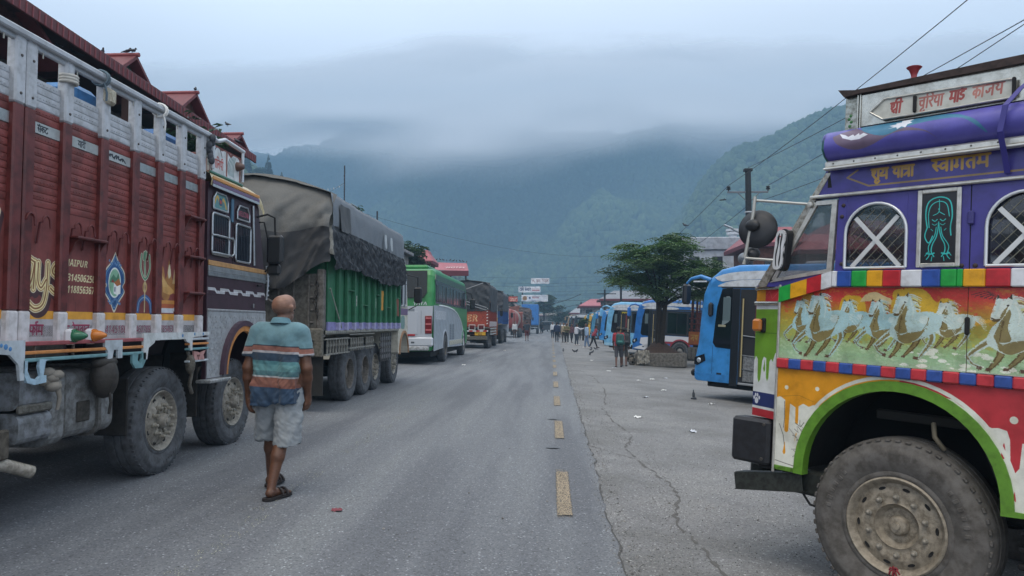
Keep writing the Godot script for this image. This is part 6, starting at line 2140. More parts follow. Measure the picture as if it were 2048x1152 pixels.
func coach(called: String, label: String, o: Vector3, heading: float, paint: String, band: String, style: String) -> Node3D:
	var t := thing(called, label, "bus", o, .0, "coaches parked along the apron")
	t.transform = Transform3D(slope_basis(deg_to_rad(heading)), o)
	var X := Vector3.RIGHT
	var Y := Vector3.UP
	var Z := Vector3.BACK
	var near := style == "near"
	var body := mat(paint, .28, .0, "dust", 1.8)
	var low := mat(band, .3, .0, "dust", 1.6)
	var gl := mat("12171b", .08)
	var dark := mat("0e1012", .7)
	var white := mat("c9cdd2", .35, .0, "dust", 1.2)
	var prof := PackedVector2Array([V2(.06, .40), V2(-.02, .62), V2(0, 1.0), V2(.06, 1.3), V2(.10, 1.9), V2(.16, 2.5), V2(.30, 2.86), V2(.62, 3.1), V2(1.1, 3.2), V2(9.6, 3.18), V2(9.95, 2.9), V2(10.0, .45)])
	var sh := Geo.new()
	sh.add(loaf(prof, 1.225, .16), Transform3D(Basis(), V3(0, 0, -1.225)))
	obj("shell", sh, body, t)
	var ws := Geo.new()
	var rows := []
	for q in [[.045, 1.22], [.075, 1.9], [.135, 2.5], [.26, 2.82]]:
		var line := PackedVector3Array()
		for i in 9:
			var u := i / 8.0
			line.append(V3(q[0] - .012 + .16 * pow(absf(u * 2 - 1), 3.0), q[1], lerpf(-.04, -2.41, u)))
		rows.append(line)
	ws.grid(rows)
	obj("windscreen", ws, mat("59605f" if style != "dark" else "2a3034", .1), t)
	var cur := Geo.new()
	for j in 2:
		cur.box(V3(.12, 1.75, -.5 - j * 1.4), V3(.02, .8, .7), .02)
	if style != "near":
		obj("sun_curtain", cur, mat("8d7f72", .8, .0, "weave", .4), t)
	var band_p := PackedVector2Array([V2(.52, 1.34), V2(.6, 1.24), V2(1.0, 1.22), V2(1.0, 2.66), V2(.72, 2.62), V2(.6, 2.2)])
	var fw := obj("driver_window", panel(band_p, V3(0, 0, .0), X, Y, Z, -.01, .008), gl, t)
	obj("window_glimpse", boxed(V3(.86, 2.15, .01), V3(.2, .55, .006), .02), mat("59686c", .15), fw)
	obj("door_post", boxed(V3(1.1, 1.5, .006), V3(.2, 2.26, .03), .008), mat("15191f", .35), t)
	var door := obj("doorway", panel(rectp(1.21, .42, 2.0, 2.62), V3(0, 0, .0), X, Y, Z, -.01, .008), mat("1a1b1e" if style != "dark" else "121214", .8), t)
	obj("door_step", boxed(V3(1.6, .44, .03), V3(.7, .05, .06), .01), mat("8b8f93", .5, .3), door)
	obj("door_pole", bar(V3(1.3, .6, .03), V3(1.3, 2.4, .03), .018), mat("b9a878", .35, .4), door)
	for q in [[1.1, "6c6f73"], [1.55, "8e9296"], [.78, "55585c"]]:
		obj("door_rail", bar(V3(1.3, q[0], .025), V3(1.95, q[0] - .05, .025), .013), mat(q[1], .4, .4), door)
	obj("door_lower", boxed(V3(1.62, .8, .014), V3(.55, .6, .01), .01), mat("7b7f83", .5, .0, "grime", .5), door)
	var sc := mat("17191c" if style != "dark" else "101113", .5)
	for q in [[1.66, 2.0, "6a2a2c"], [1.82, 1.75, "8a8372"]]:
		obj("curtain_strip", boxed(V3(q[0], q[1], .013), V3(.1, .8, .008), .01), mat(q[2], .8), door)
	var w0 := 2.1
	obj("window_band", panel(PackedVector2Array([V2(2.02, 1.3), V2(9.3, 1.3), V2(9.6, 1.5), V2(9.6, 2.55), V2(2.02, 2.62)]), Vector3.ZERO, X, Y, Z, -.01, .006), sc, t)
	for i in 6:
		var a := 2.15 + i * 1.22
		var p := obj("window", panel(rounded(a, 1.42, a + 1.12, 2.5, .06), Vector3.ZERO, X, Y, Z, .004, .012), gl, t)
		obj("window_divider", boxed(V3(a + .56, 1.96, .016), V3(.03, 1.04, .008), .002), dark, p)
	obj("roof_fairing", panel(PackedVector2Array(curve(pv(".5,2.9 .9,3.0 1.6,3.04 3.2,3.02 5.0,2.92 5.0,2.84 2.6,2.86 1.2,2.84 .7,2.80 .5,2.9"), 3).slice(0, -1)), Vector3.ZERO, X, Y, Z, -.05, .012), white, t)
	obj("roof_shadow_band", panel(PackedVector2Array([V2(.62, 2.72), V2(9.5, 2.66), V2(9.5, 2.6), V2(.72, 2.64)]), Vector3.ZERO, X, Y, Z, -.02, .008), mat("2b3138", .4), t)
	obj("pale_door_head", panel(PackedVector2Array(curve(pv(".6,2.70 .9,2.80 1.5,2.84 2.6,2.80 2.6,2.69 .6,2.68"), 4)), Vector3.ZERO, X, Y, Z, -.02, .014), white, t)
	if style == "striped":
		for q in [["1.0,.55 2.05,.62 2.05,1.28 .55,1.1 .5,.8", "c9cbd0"], ["2.02,1.28 9.8,1.28 9.8,1.05 2.02,.98", "c9cbd0"], ["2.02,.97 9.8,1.03 9.8,.95 2.02,.86", "8c2f3a"], ["2.02,.85 9.8,.94 9.8,.88 2.02,.76", "2f5f9e"], ["3.6,.74 9.8,.86 9.8,.48 3.6,.45", "b9bcb4"], [".1,.5 .9,.45 1.2,.8 .5,.66", "c9cbd0"], [".9,.45 1.2,.45 1.2,.7", "8c2f3a"]]:
			obj("side_stripe", panel(pva(q[0]), Vector3.ZERO, X, Y, Z, -.01, .006 + .001 * randi_range(0, 0)), mat(q[1], .35), t)
		var k := Ink.new(120, 60, Color(0, 0, 0, 0), Rect2(0, 0, .8, .4))
		k.text("A.E", V2(.06, .06), .26, hexa("c9c4a8"))
		obj("roof_lettering", panel(rectp(3.4, 2.62, 4.2, 3.02), Vector3.ZERO, X, Y, Z, .013, .0135, Rect2(3.4, 2.62, .8, .4)), printed(k.tex(), .4, true), t)
	else:
		obj("lower_band", panel(PackedVector2Array([V2(.12, .42), V2(9.9, .46), V2(9.9, .62), V2(.04, .60)]), Vector3.ZERO, X, Y, Z, -.02, .005), low, t)
	obj("panel_seam", boxed(V3(.52, .85, .002), V3(.008, .85, .006), .002), mat("1f3f66", .5), t)
	obj("maker_badge", boxed(V3(.72, .62, .008), V3(.13, .045, .008), .006), mat("1a2a3c", .4), t)
	for q in [2.95, 7.9]:
		var ar := PackedVector2Array(arc_band(q, .46, .6, .0))
		obj("wheel_arch", panel(ar, Vector3.ZERO, X, Y, Z, -.02, .012 if style != "striped" else .014), dark, t)
		if style == "striped":
			obj("arch_lip", panel(PackedVector2Array(arc_band(q, .46, .68, .6)), Vector3.ZERO, X, Y, Z, -.02, .02), mat("8c2f3a", .35), t)
		wheel(t, V3(q, .5, .02), "bus", q, -PI / 2)
		wheel(t, V3(q, .5, -2.47), "bus", q, PI / 2)
	obj("underframe", boxed(V3(5.0, .42, -1.22), V3(9.4, .26, 2.1), .02), mat("141516", .9), t)
	var lp := PackedVector2Array([V2(.03, .96), V2(.30, 1.06), V2(.34, .9), V2(.12, .78), V2(.03, .8)])
	var hl := obj("headlight", panel(lp, Vector3.ZERO, X, Y, Z, -.25, .012), mat("1b1f25", .1), t)
	var lg := Geo.new()
	lg.lathe([V2(.06, 0), V2(.05, .01), V2(0, .014)], V3(.16, .9, .012), X, Y, Z, 12)
	obj("lamp_lens", lg, mat("a9b4bd", .1, .5), hl)
	obj("front_headlight", boxed(V3(-.0, .9, -2.1), V3(.06, .18, .4), .03), mat("1b1f25", .1), t)
	obj("front_bumper", boxed(V3(.0, .52, -1.22), V3(.14, .22, 2.2), .05), mat(paint, .3), t)
	obj("fog_lamp", boxed(V3(-.1, .58, -.18), V3(.12, .16, .16), .05), dark, t)
	var arm := Geo.new()
	arm.tube(PackedVector3Array([V3(.35, 2.84, -.05), V3(.15, 2.92, .06), V3(-.08, 2.86, .12), V3(-.2, 2.74, .13)]), .055, 8, true, .03)
	obj("mirror_arm", arm, body, t)
	obj("mirror", boxed(V3(-.2, 2.48, .13), V3(.14, .5, .26), .05), mat("17191d" if near else paint, .35), t)
	if near:
		obj("mirror", boxed(V3(.5, 2.12, .12), V3(.1, .34, .16), .05), mat("17191d", .35), t)
		obj("arm_trim", bar(V3(.28, 2.80, .0), V3(-.02, 2.79, .11), .022), white, t)
		obj("steering_wheel", boxed(V3(.75, 1.75, .012), V3(.2, .05, .008), .02), mat("8d8a72", .5), fw)
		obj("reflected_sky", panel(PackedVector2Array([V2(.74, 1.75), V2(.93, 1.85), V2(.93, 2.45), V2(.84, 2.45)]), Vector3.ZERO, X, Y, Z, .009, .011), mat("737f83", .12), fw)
		var bagg := Geo.new()
		bagg.ball(V3(1.9, .6, .06), V3(.12, .14, .06), 10, 6)
		obj("yellow_bag", bagg, mat("d6a52c", .7), t)
	var dk := Ink.new(90, 40, hexa("1a1a16"), Rect2(0, 0, .5, .22))
	for i in 7:
		dk.rect(.05 + i * .06, .05 + .02 * (i % 3), .09 + i * .06, .16, hexa("c9b92f"))
	if style in ["mid", "yellow"]:
		obj("route_board", panel(rectp(1.25, 2.42, 1.75, 2.6), Vector3.ZERO, X, Y, Z, .009, .014, Rect2(1.25, 2.42, .5, .22)), printed(dk.tex(), .4), t)
	obj("roof_rack", boxed(V3(4.5, 3.24, -1.22), V3(4.0, .1, 1.6), .04), mat("8c9299", .5), t)
	return t
func build_coaches() -> void:
	rng.seed = 83
	coach("coach", "bright blue coach nearest the painted truck, its front door standing open", V3(3.38, -.21, -18.26), 45.0, "3a86c8", "357dbe", "near")
	coach("coach", "light blue coach with a tan-curtained windscreen, beyond the striped open-door coach", V3(3.25, -.20, -47.6), 50.0, "79b6dd", "9cc8e2", "mid")
	coach("coach", "blue coach with red and white side stripes behind the tree", V3(4.35, -.26, -41.2), 52.0, "2f6fb8", "2f6fb8", "striped")
	coach("coach", "deep blue coach just beyond the light blue coach", V3(4.0, -.24, -64.5), 52.0, "2f7fc4", "4f95cc", "mid")
	coach("coach", "teal-fronted blue coach in the middle of the far row", V3(3.7, -.22, -74.0), 54.0, "3f7f9e", "5c9ab5", "mid")
	coach("coach", "yellow-sided coach with a dark windscreen in the far row", V3(4.2, -.25, -92.0), 54.0, "c99e22", "b98f1e", "yellow")
	coach("coach", "dark grey coach farthest along the row, past the yellow-sided one", V3(2.75, -.17, -101.0), 50.0, "3a4048", "4a525a", "dark")
	coach("coach", "tan-topped bus at the far end of the coach row", V3(2.2, -.13, -118.0), 40.0, "9a8468", "8a7458", "dark")
	var t := thing("barred_truck", "orange truck with a rusty red barred cargo body, between tree and blue coach", "truck")
	t.transform = Transform3D(slope_basis(deg_to_rad(45.0)), V3(6.2, -.34, -34.2))
	var rust := mat("7a3f36", .7, .0, "grime", .6)
	for q in 2:
		for i in 15:
			obj("cage_bar", boxed(V3(.05 + i * .3, 2.3, -2.3 * q), V3(.05, 2.0, .05), .01), rust, t)
	for i in 9:
		obj("cage_bar", boxed(V3(.05, 2.3, -.1 - i * .26), V3(.05, 2.0, .05), .01), rust, t)
	for y in [1.4, 1.65, 1.9, 2.15, 3.28]:
		for z in [.01, -2.31]:
			obj("cage_rail", boxed(V3(2.2, y, z), V3(4.5, .06, .05), .01), rust, t)
		obj("cage_rail", boxed(V3(.02, y, -1.15), V3(.05, .06, 2.3), .01), rust, t)
	obj("cargo_floor", boxed(V3(2.2, 1.28, -1.15), V3(4.5, .1, 2.3), .02), rust, t)
	obj("cage_front", boxed(V3(.3, 1.9, -1.15), V3(.04, 1.1, 2.1), .01), mat("5a2c26", .8, .0, "grime", .6), t)
	var k := Ink.new(200, 110, hexa("b5642f"), Rect2(0, 0, 1.1, .6))
	script_line(k, "ja ya _ ma A", V2(.12, .2), .24, .05, hexa("c99a4a"), .0, .9)
	k.rect(0, 0, 1.1, .05, hexa("8a4424"))
	obj("orange_board", panel(rectp(-.02, .95, 1.08, 1.55), V3(0, 0, .04), Vector3.RIGHT, Vector3.UP, Vector3.BACK, 0, .03, Rect2(-.02, .95, 1.1, .6)), printed(k.tex(), .6), t)
	obj("chassis", boxed(V3(2.2, .85, -1.15), V3(5.0, .3, .9), .02), mat("262523", .9), t)
	obj("tool_crate", boxed(V3(.45, .55, .0), V3(.9, .6, .3), .03), mat("77716a", .7, .0, "grime", .5), t)
	for i in 4:
		obj("crate_slat", boxed(V3(.12 + i * .22, .55, .16), V3(.12, .5, .02), .005), mat("8a847a", .7, .0, "grime", .4), t)
	for w in [1.3, 3.6]:
		wheel(t, V3(w, .5, .0), "rear", w, -PI / 2)
		wheel(t, V3(w, .5, -2.3), "rear", w, PI / 2)
func flesh(bones: Array, cell: float, k: float, keep = null, shade = null) -> Geo:
	var lo := V3(1e9, 1e9, 1e9)
	var hi := -lo
	for b in bones:
		for j in 2:
			var r: float = b[2 + j] + k + cell * 2.0
			lo = lo.min(b[j] - V3(r, r, r))
			hi = hi.max(b[j] + V3(r, r, r))
	var nx := int((hi.x - lo.x) / cell) + 2
	var ny := int((hi.y - lo.y) / cell) + 2
	var nz := int((hi.z - lo.z) / cell) + 2
	var f := PackedFloat32Array()
	f.resize(nx * ny * nz)
	f.fill(1.0)
	for b in bones:
		var a: Vector3 = b[0]
		var ba: Vector3 = b[1] - a
		var l2 := maxf(ba.length_squared(), 1e-9)
		var r0: float = b[2]
		var r1: float = b[3]
		var sq: Vector3 = b[4] if b.size() > 4 else Vector3.ONE
		var m := maxf(r0, r1) + k + cell * 1.5
		var p0: Vector3 = (a.min(b[1]) - V3(m, m, m) - lo) / cell
		var p1: Vector3 = (a.max(b[1]) + V3(m, m, m) - lo) / cell
		for z in range(maxi(0, int(p0.z)), mini(nz, int(p1.z) + 2)):
			for y in range(maxi(0, int(p0.y)), mini(ny, int(p1.y) + 2)):
				var id := (z * ny + y) * nx
				for x in range(maxi(0, int(p0.x)), mini(nx, int(p1.x) + 2)):
					var p := lo + V3(x, y, z) * cell - a
					var h := clampf(p.dot(ba) / l2, .0, 1.0)
					var d := ((p - ba * h) * sq).length() - lerpf(r0, r1, h)
					var o := f[id + x]
					var s := maxf(k - absf(o - d), .0) / k
					f[id + x] = minf(o, d) - s * s * k * .25
	if keep != null:
		for z in nz:
			for y in ny:
				for x in nx:
					var id := (z * ny + y) * nx + x
					if f[id] < cell * 2.0:
						f[id] = maxf(f[id], keep.call(lo + V3(x, y, z) * cell))
	var at := {}
	var pts := PackedVector3Array()
	var nrm := PackedVector3Array()
	for z in nz - 1:
		for y in ny - 1:
			for x in nx - 1:
				var id := (z * ny + y) * nx + x
				var c := [f[id], f[id + 1], f[id + nx], f[id + nx + 1], f[id + nx * ny], f[id + nx * ny + 1], f[id + nx * ny + nx], f[id + nx * ny + nx + 1]]
				var inn := 0
				for v in c:
					if v < .0:
						inn += 1
				if inn == 0 or inn == 8:
					continue
				var sum := V3()
				var n := 0
				for e in [[0, 1], [2, 3], [4, 5], [6, 7], [0, 2], [1, 3], [4, 6], [5, 7], [0, 4], [1, 5], [2, 6], [3, 7]]:
					var va: float = c[e[0]]
					var vb: float = c[e[1]]
					if (va < .0) != (vb < .0):
						var tt := va / (va - vb)
						var qa := V3(e[0] & 1, (e[0] >> 1) & 1, e[0] >> 2)
						var qb := V3(e[1] & 1, (e[1] >> 1) & 1, e[1] >> 2)
						sum += qa.lerp(qb, tt)
						n += 1
				at[id] = pts.size()
				pts.append(lo + (V3(x, y, z) + sum / n) * cell)
				nrm.append(V3(c[1] + c[3] + c[5] + c[7] - c[0] - c[2] - c[4] - c[6], c[2] + c[3] + c[6] + c[7] - c[0] - c[1] - c[4] - c[5], c[4] + c[5] + c[6] + c[7] - c[0] - c[1] - c[2] - c[3]).normalized())
	var g := Geo.new()
	var st := [1, nx, nx * ny]
	for id in at:
		for ax in 3:
			var o: int = id + st[ax]
			if o >= f.size() or (f[id] < .0) == (f[o] < .0):
				continue
			var u: int = st[(ax + 1) % 3]
			var v: int = st[(ax + 2) % 3]
			if not (at.has(id - u) and at.has(id - v) and at.has(id - u - v)):
				continue
			var q := [at[id - u - v], at[id - v], at[id], at[id - u]]
			for tr in [[0, 1, 2], [0, 2, 3]]:
				var a: int = q[tr[0]]
				var b: int = q[tr[1]]
				var c2: int = q[tr[2]]
				var kk := (pts[c2] - pts[a]).cross(pts[b] - pts[a])
				if kk.dot(nrm[a] + nrm[b] + nrm[c2]) < .0:
					var sw := b
					b = c2
					c2 = sw
				for w in [a, b, c2]:
					g.put(pts[w], nrm[w], shade.call(pts[w]) if shade != null else V2())
	return g
func hand(bones: Array, wrist: Vector3, dir: Vector3, palm: Vector3, thumb: Vector3, s := 1.0, curl := .5) -> void:
	var side := dir.cross(palm).normalized()
	if side.dot(thumb) < 0:
		side = -side
	bones.append([wrist, wrist + dir * .05 * s, .026 * s, .03 * s])
	for i in 4:
		var o := (i - 1.5) * -.019
		var kn := wrist + dir * .085 * s + side * o * s
		bones.append([wrist + dir * .03 * s + side * o * .7 * s, kn, .014 * s, .0115 * s])
		var l: float = [.036, .042, .04, .03][i] * s
		var d1 := (dir + palm * curl * .7).normalized()
		var m := kn + d1 * l
		bones.append([kn, m, .0105 * s, .0095 * s])
		var d2 := (dir * (1.0 - curl * .5) + palm * curl * 1.5).normalized()
		bones.append([m, m + d2 * l * .85, .0095 * s, .0075 * s])
	var tb := wrist + dir * .03 * s + side * .025 * s
	bones.append([tb, tb + (dir * .8 + side * .7 + palm * .3).normalized() * .035 * s, .014 * s, .011 * s])
	bones.append([tb + (dir * .8 + side * .7 + palm * .3).normalized() * .035 * s, tb + (dir * .85 + side * .55 + palm * .6).normalized() * .062 * s, .0105 * s, .008 * s])
func head_bones(bones: Array, base: Vector3, look: Vector3, s := 1.0) -> void:
	var f := look.normalized()
	var r := f.cross(Vector3.UP).normalized()
	var u := r.cross(f).normalized()
	bones.append([base + u * .115 * s - f * .022 * s, base + u * .13 * s + f * .018 * s, .086 * s, .082 * s])
	bones.append([base + u * .05 * s + f * .03 * s, base + u * .03 * s + f * .055 * s, .058 * s, .042 * s])
	bones.append([base + u * .005 * s + f * .062 * s, base + u * .008 * s + f * .07 * s, .024 * s, .022 * s])
	bones.append([base + u * .09 * s + f * .095 * s, base + u * .06 * s + f * .112 * s, .010 * s, .014 * s])
	bones.append([base + u * .028 * s + f * .09 * s - r * .018 * s, base + u * .028 * s + f * .09 * s + r * .018 * s, .009 * s, .009 * s])
	for q in [-1.0, 1.0]:
		bones.append([base + u * .105 * s + f * .082 * s + r * q * .038 * s, base + u * .105 * s + f * .086 * s + r * q * .02 * s, .014 * s, .012 * s])
		bones.append([base + u * .10 * s + r * q * .086 * s, base + u * .065 * s + f * .008 * s + r * q * .084 * s, .018 * s, .012 * s, V3(1, 1, 1)])
func eyes(t: Node3D, base: Vector3, look: Vector3) -> void:
	var f := look.normalized()
	var r := f.cross(Vector3.UP).normalized()
	var u := r.cross(f).normalized()
	for q in [-1.0, 1.0]:
		var g := Geo.new()
		g.ball(base + u * .088 + f * .086 + r * q * .031, V3(.012, .009, .012), 8, 6)
		obj("eye", g, mat("2a211d", .2), t)
func build_people() -> void:
	rng.seed = 97
	walking_man()
	var P := [
		["boy", "boy in a red shirt carrying a green backpack toward the coaches", V3(2.66, 0, -29.9), 10.0, 1.60, "a3303a", "4b4a4e", "5b3d2f", "short", .22, "bag"],
		["person", "person in dark clothes walking close behind the boy with the green backpack", V3(2.98, 0, -31.0), 5.0, 1.58, "3a4a4c", "3d3a38", "5b3d2f", "short", -.18, "darkbag"],
		["person", "person in dark tee shirt and maroon shorts walking up the road", V3(-2.2, 0, -65.0), .0, 1.72, "2d3540", "6a3538", "6b4936", "short", .15, ""],
		["person", "person in a white top standing behind the tanker truck", V3(-3.75, 0, -74.5), 180.0, 1.66, "c5c7c6", "4a3c38", "6b4936", "long", .02, ""],
		["person", "person in black standing by the far dark pickup", V3(-1.7, 0, -117.0), 20.0, 1.72, "25272b", "25272b", "6b4936", "long", .05, ""],
		["person", "person in a white shirt and dark trousers, partly hidden by the one in navy", V3(.08, 0, -82.0), 190.0, 1.74, "cdd1d6", "2c3444", "6b4936", "long", .04, ""],
		["person", "person in a navy shirt and dark trousers on the road's centre line", V3(.42, 0, -64.4), .0, 1.74, "28344f", "23262d", "6b4936", "long", .10, ""],
		["person", "person in dark clothes between the navy and the khaki shirts", V3(.93, 0, -84.0), 170.0, 1.70, "3b3f46", "2b2c30", "6b4936", "long", .03, ""],
		["person", "person in a pale brown shirt beside the one in olive", V3(1.05, 0, -65.5), 200.0, 1.72, "a8977f", "3a3430", "6b4936", "long", .08, ""],
		["person", "person in an olive shirt with arms folded in the standing group", V3(1.25, 0, -62.8), 185.0, 1.70, "6a6647", "2a2a2c", "6b4936", "long", .06, "fold"],
		["person", "person in maroon carrying a dark shoulder bag behind the pointing one", V3(1.75, 0, -67.0), 150.0, 1.66, "6b4548", "35363c", "6b4936", "long", .16, "darkbag"],
		["person", "person in a white shirt holding one arm out toward the coaches", V3(1.9, 0, -58.2), 60.0, 1.68, "d0d2da", "3d4450", "6b4936", "long", .06, "point"],
		["person", "person in a pale blue shirt and light jeans by the coaches", V3(2.5, 0, -53.4), 250.0, 1.74, "9fb9d4", "7088a8", "6b4936", "long", .12, ""],
		["person", "person in a red shirt bending beside the one in light jeans", V3(3.0, 0, -54.4), 75.0, 1.62, "8f3440", "26262c", "6b4936", "long", .28, "lean"],
		["person", "person in grey standing beside the yellow-sided coach", V3(2.95, 0, -80.5), 200.0, 1.70, "5b6068", "3a3c42", "6b4936", "long", .04, ""],
	]
	for p in P:
		far_person(p)
func far_person(p: Array) -> void:
	var at: Vector3 = p[2]
	at.y = gy(at.x) - (.006 if at.x > .5 else .0)
	var t := thing(p[0], p[1], "person", at, deg_to_rad(-p[3]))
	var s: float = p[4] / 1.72
	var big: bool = at.z > -40.0
	var cell := .02 if big else .03
	var st: float = p[9]          # half stride
	var lean: float = .22 if p[10] == "lean" else .02
	var hip := V3(0, .90, 0)
	var sho := V3(0, 1.40, -lean)
	var skin := mat(p[7], .55)
	var legs := []
	for q in [-1.0, 1.0]:
		var ank := V3(q * .085, .09, -q * st)
		var kn := V3(q * .095, .49, -q * st * .35 - .03)
		legs.append([V3(q * .085, .88, 0), kn, .082, .056])
		legs.append([kn, ank, .054, .037])
		legs.append([ank + V3(0, -.045, .03), ank + V3(q * .02, -.062, -.13), .036, .03])
	var arms := []
	var ends := []
	for q in [-1.0, 1.0]:
		var a: Vector3 = sho + V3(q * .185, -.02, 0)
		var el: Vector3 = a + V3(q * .05, -.28, .03 + q * st * .3)
		var wr: Vector3 = el + V3(0, -.25, -.05 + q * st * .3)
		if p[10] == "fold":
			el = a + V3(q * .06, -.26, -.06)
			wr = el + V3(-q * .24, .03, -.14)
		if p[10] == "point" and q > 0:
			el = a + V3(.12, -.1, -.2)
			wr = el + V3(.05, .08, -.24)
		arms.append([a, el, .047, .038])
		ends.append([el, wr, .037, .027])
		hand(ends, wr, (wr - el).normalized(), V3(-q, 0, -.2).normalized(), V3(0, 0, -1), 1.0, .4)
	var trunk := [[sho + V3(-.14, -.02, 0), sho + V3(.14, -.02, 0), .075, .075], [sho + V3(-.07, -.14, 0), hip + V3(-.06, .05, 0), .105, .105], [sho + V3(.07, -.14, 0), hip + V3(.06, .05, 0), .105, .105]]
	var neck := [[sho + V3(0, .0, .0), sho + V3(0, .1, -.02), .05, .048]]
	head_bones(neck, sho + V3(0, .115, -.02), V3(0, -.05, -1))
	var all := trunk + arms + ends + legs + neck
	var body := obj("body", flesh(all, cell, .03), skin, t)
	body.scale = Vector3.ONE * s
	var fat := func(list: Array, by: float) -> Array:
		var o := []
		for b in list:
			o.append([b[0], b[1], b[2] + by, b[3] + by])
		return o
	var sleeve := []
	for b in arms:
		sleeve.append([b[0], (b[0] as Vector3).lerp(b[1], .75), b[2], b[3]])
	if p[10] == "fold" or p[10] == "point" or p[8] == "long" and at.z < -50.0:
		sleeve = arms + [ends[0]] + [ends[ends.size() / 2]]
	var shirt := obj("shirt", flesh(fat.call(trunk + sleeve, .018), cell, .03, func(v: Vector3) -> float: return maxf(.86 - v.y, v.y - sho.y - .085)), mat(p[5], .85, .0, "weave", .3), t)
	shirt.scale = body.scale
	var cut: float = .42 if p[8] == "short" else .1
	var tr := obj("shorts" if p[8] == "short" else "trousers", flesh(fat.call(legs, .016) + [[hip + V3(-.05, -.02, 0), hip + V3(.05, -.02, 0), .125, .125]], cell, .03, func(v: Vector3) -> float: return maxf(cut - v.y, v.y - .95)), mat(p[6], .9, .0, "weave", .3), t)
	tr.scale = body.scale
	var hb := sho + V3(0, .115, -.02)
	var hair := obj("hair", flesh([[hb + V3(0, .125, .03), hb + V3(0, .14, -.02), .092, .086]], cell * .8, .02, func(v: Vector3) -> float: return (hb.y + .1 - v.y) - (v.z - hb.z) * 1.2), mat("17130f", .6), t)
	hair.scale = body.scale
	for q in [-1.0, 1.0]:
		var ank := V3(q * .085, .03, -q * st)
		obj("shoe", boxed(ank * s + V3(q * .01, 0, -.05), V3(.095, .06, .27), .025), mat("c9c9c6" if (p[5] == "d0d2da" or p[5] == "9fb9d4" or p[5] == "6a6647") else "2b2725", .7), t)
	if p[10] in ["bag", "darkbag"]:
		var c := V3(.08 if p[10] == "bag" else .1, 1.2, .2)
		var bg := flesh([[c + V3(-.06, -.16, 0), c + V3(-.06, .14, -.02), .13, .11], [c + V3(.08, -.16, .02), c + V3(.08, .12, 0), .12, .1]], .02, .04)
		var bo := obj("backpack", bg, mat("1f4a48" if p[10] == "bag" else "23272b", .7, .0, "weave", .4), t)
		bo.scale = body.scale
		obj("backpack_pocket", flesh([[c + V3(-.05, -.12, .12), c + V3(.07, -.12, .12), .06, .06]], .02, .03), mat("2f6a64" if p[10] == "bag" else "2f3338", .7), t).scale = body.scale
		for q in [-1.0, 1.0]:
			var sg := Geo.new()
			sg.tube(PackedVector3Array([c + V3(q * .07, .2, -.02), V3(q * .1, 1.47, -.0), V3(q * .1, 1.4, -.11), V3(q * .11, 1.15, -.13)]), .014, 6)
			obj("strap", sg, mat("20282a", .8), t).scale = body.scale
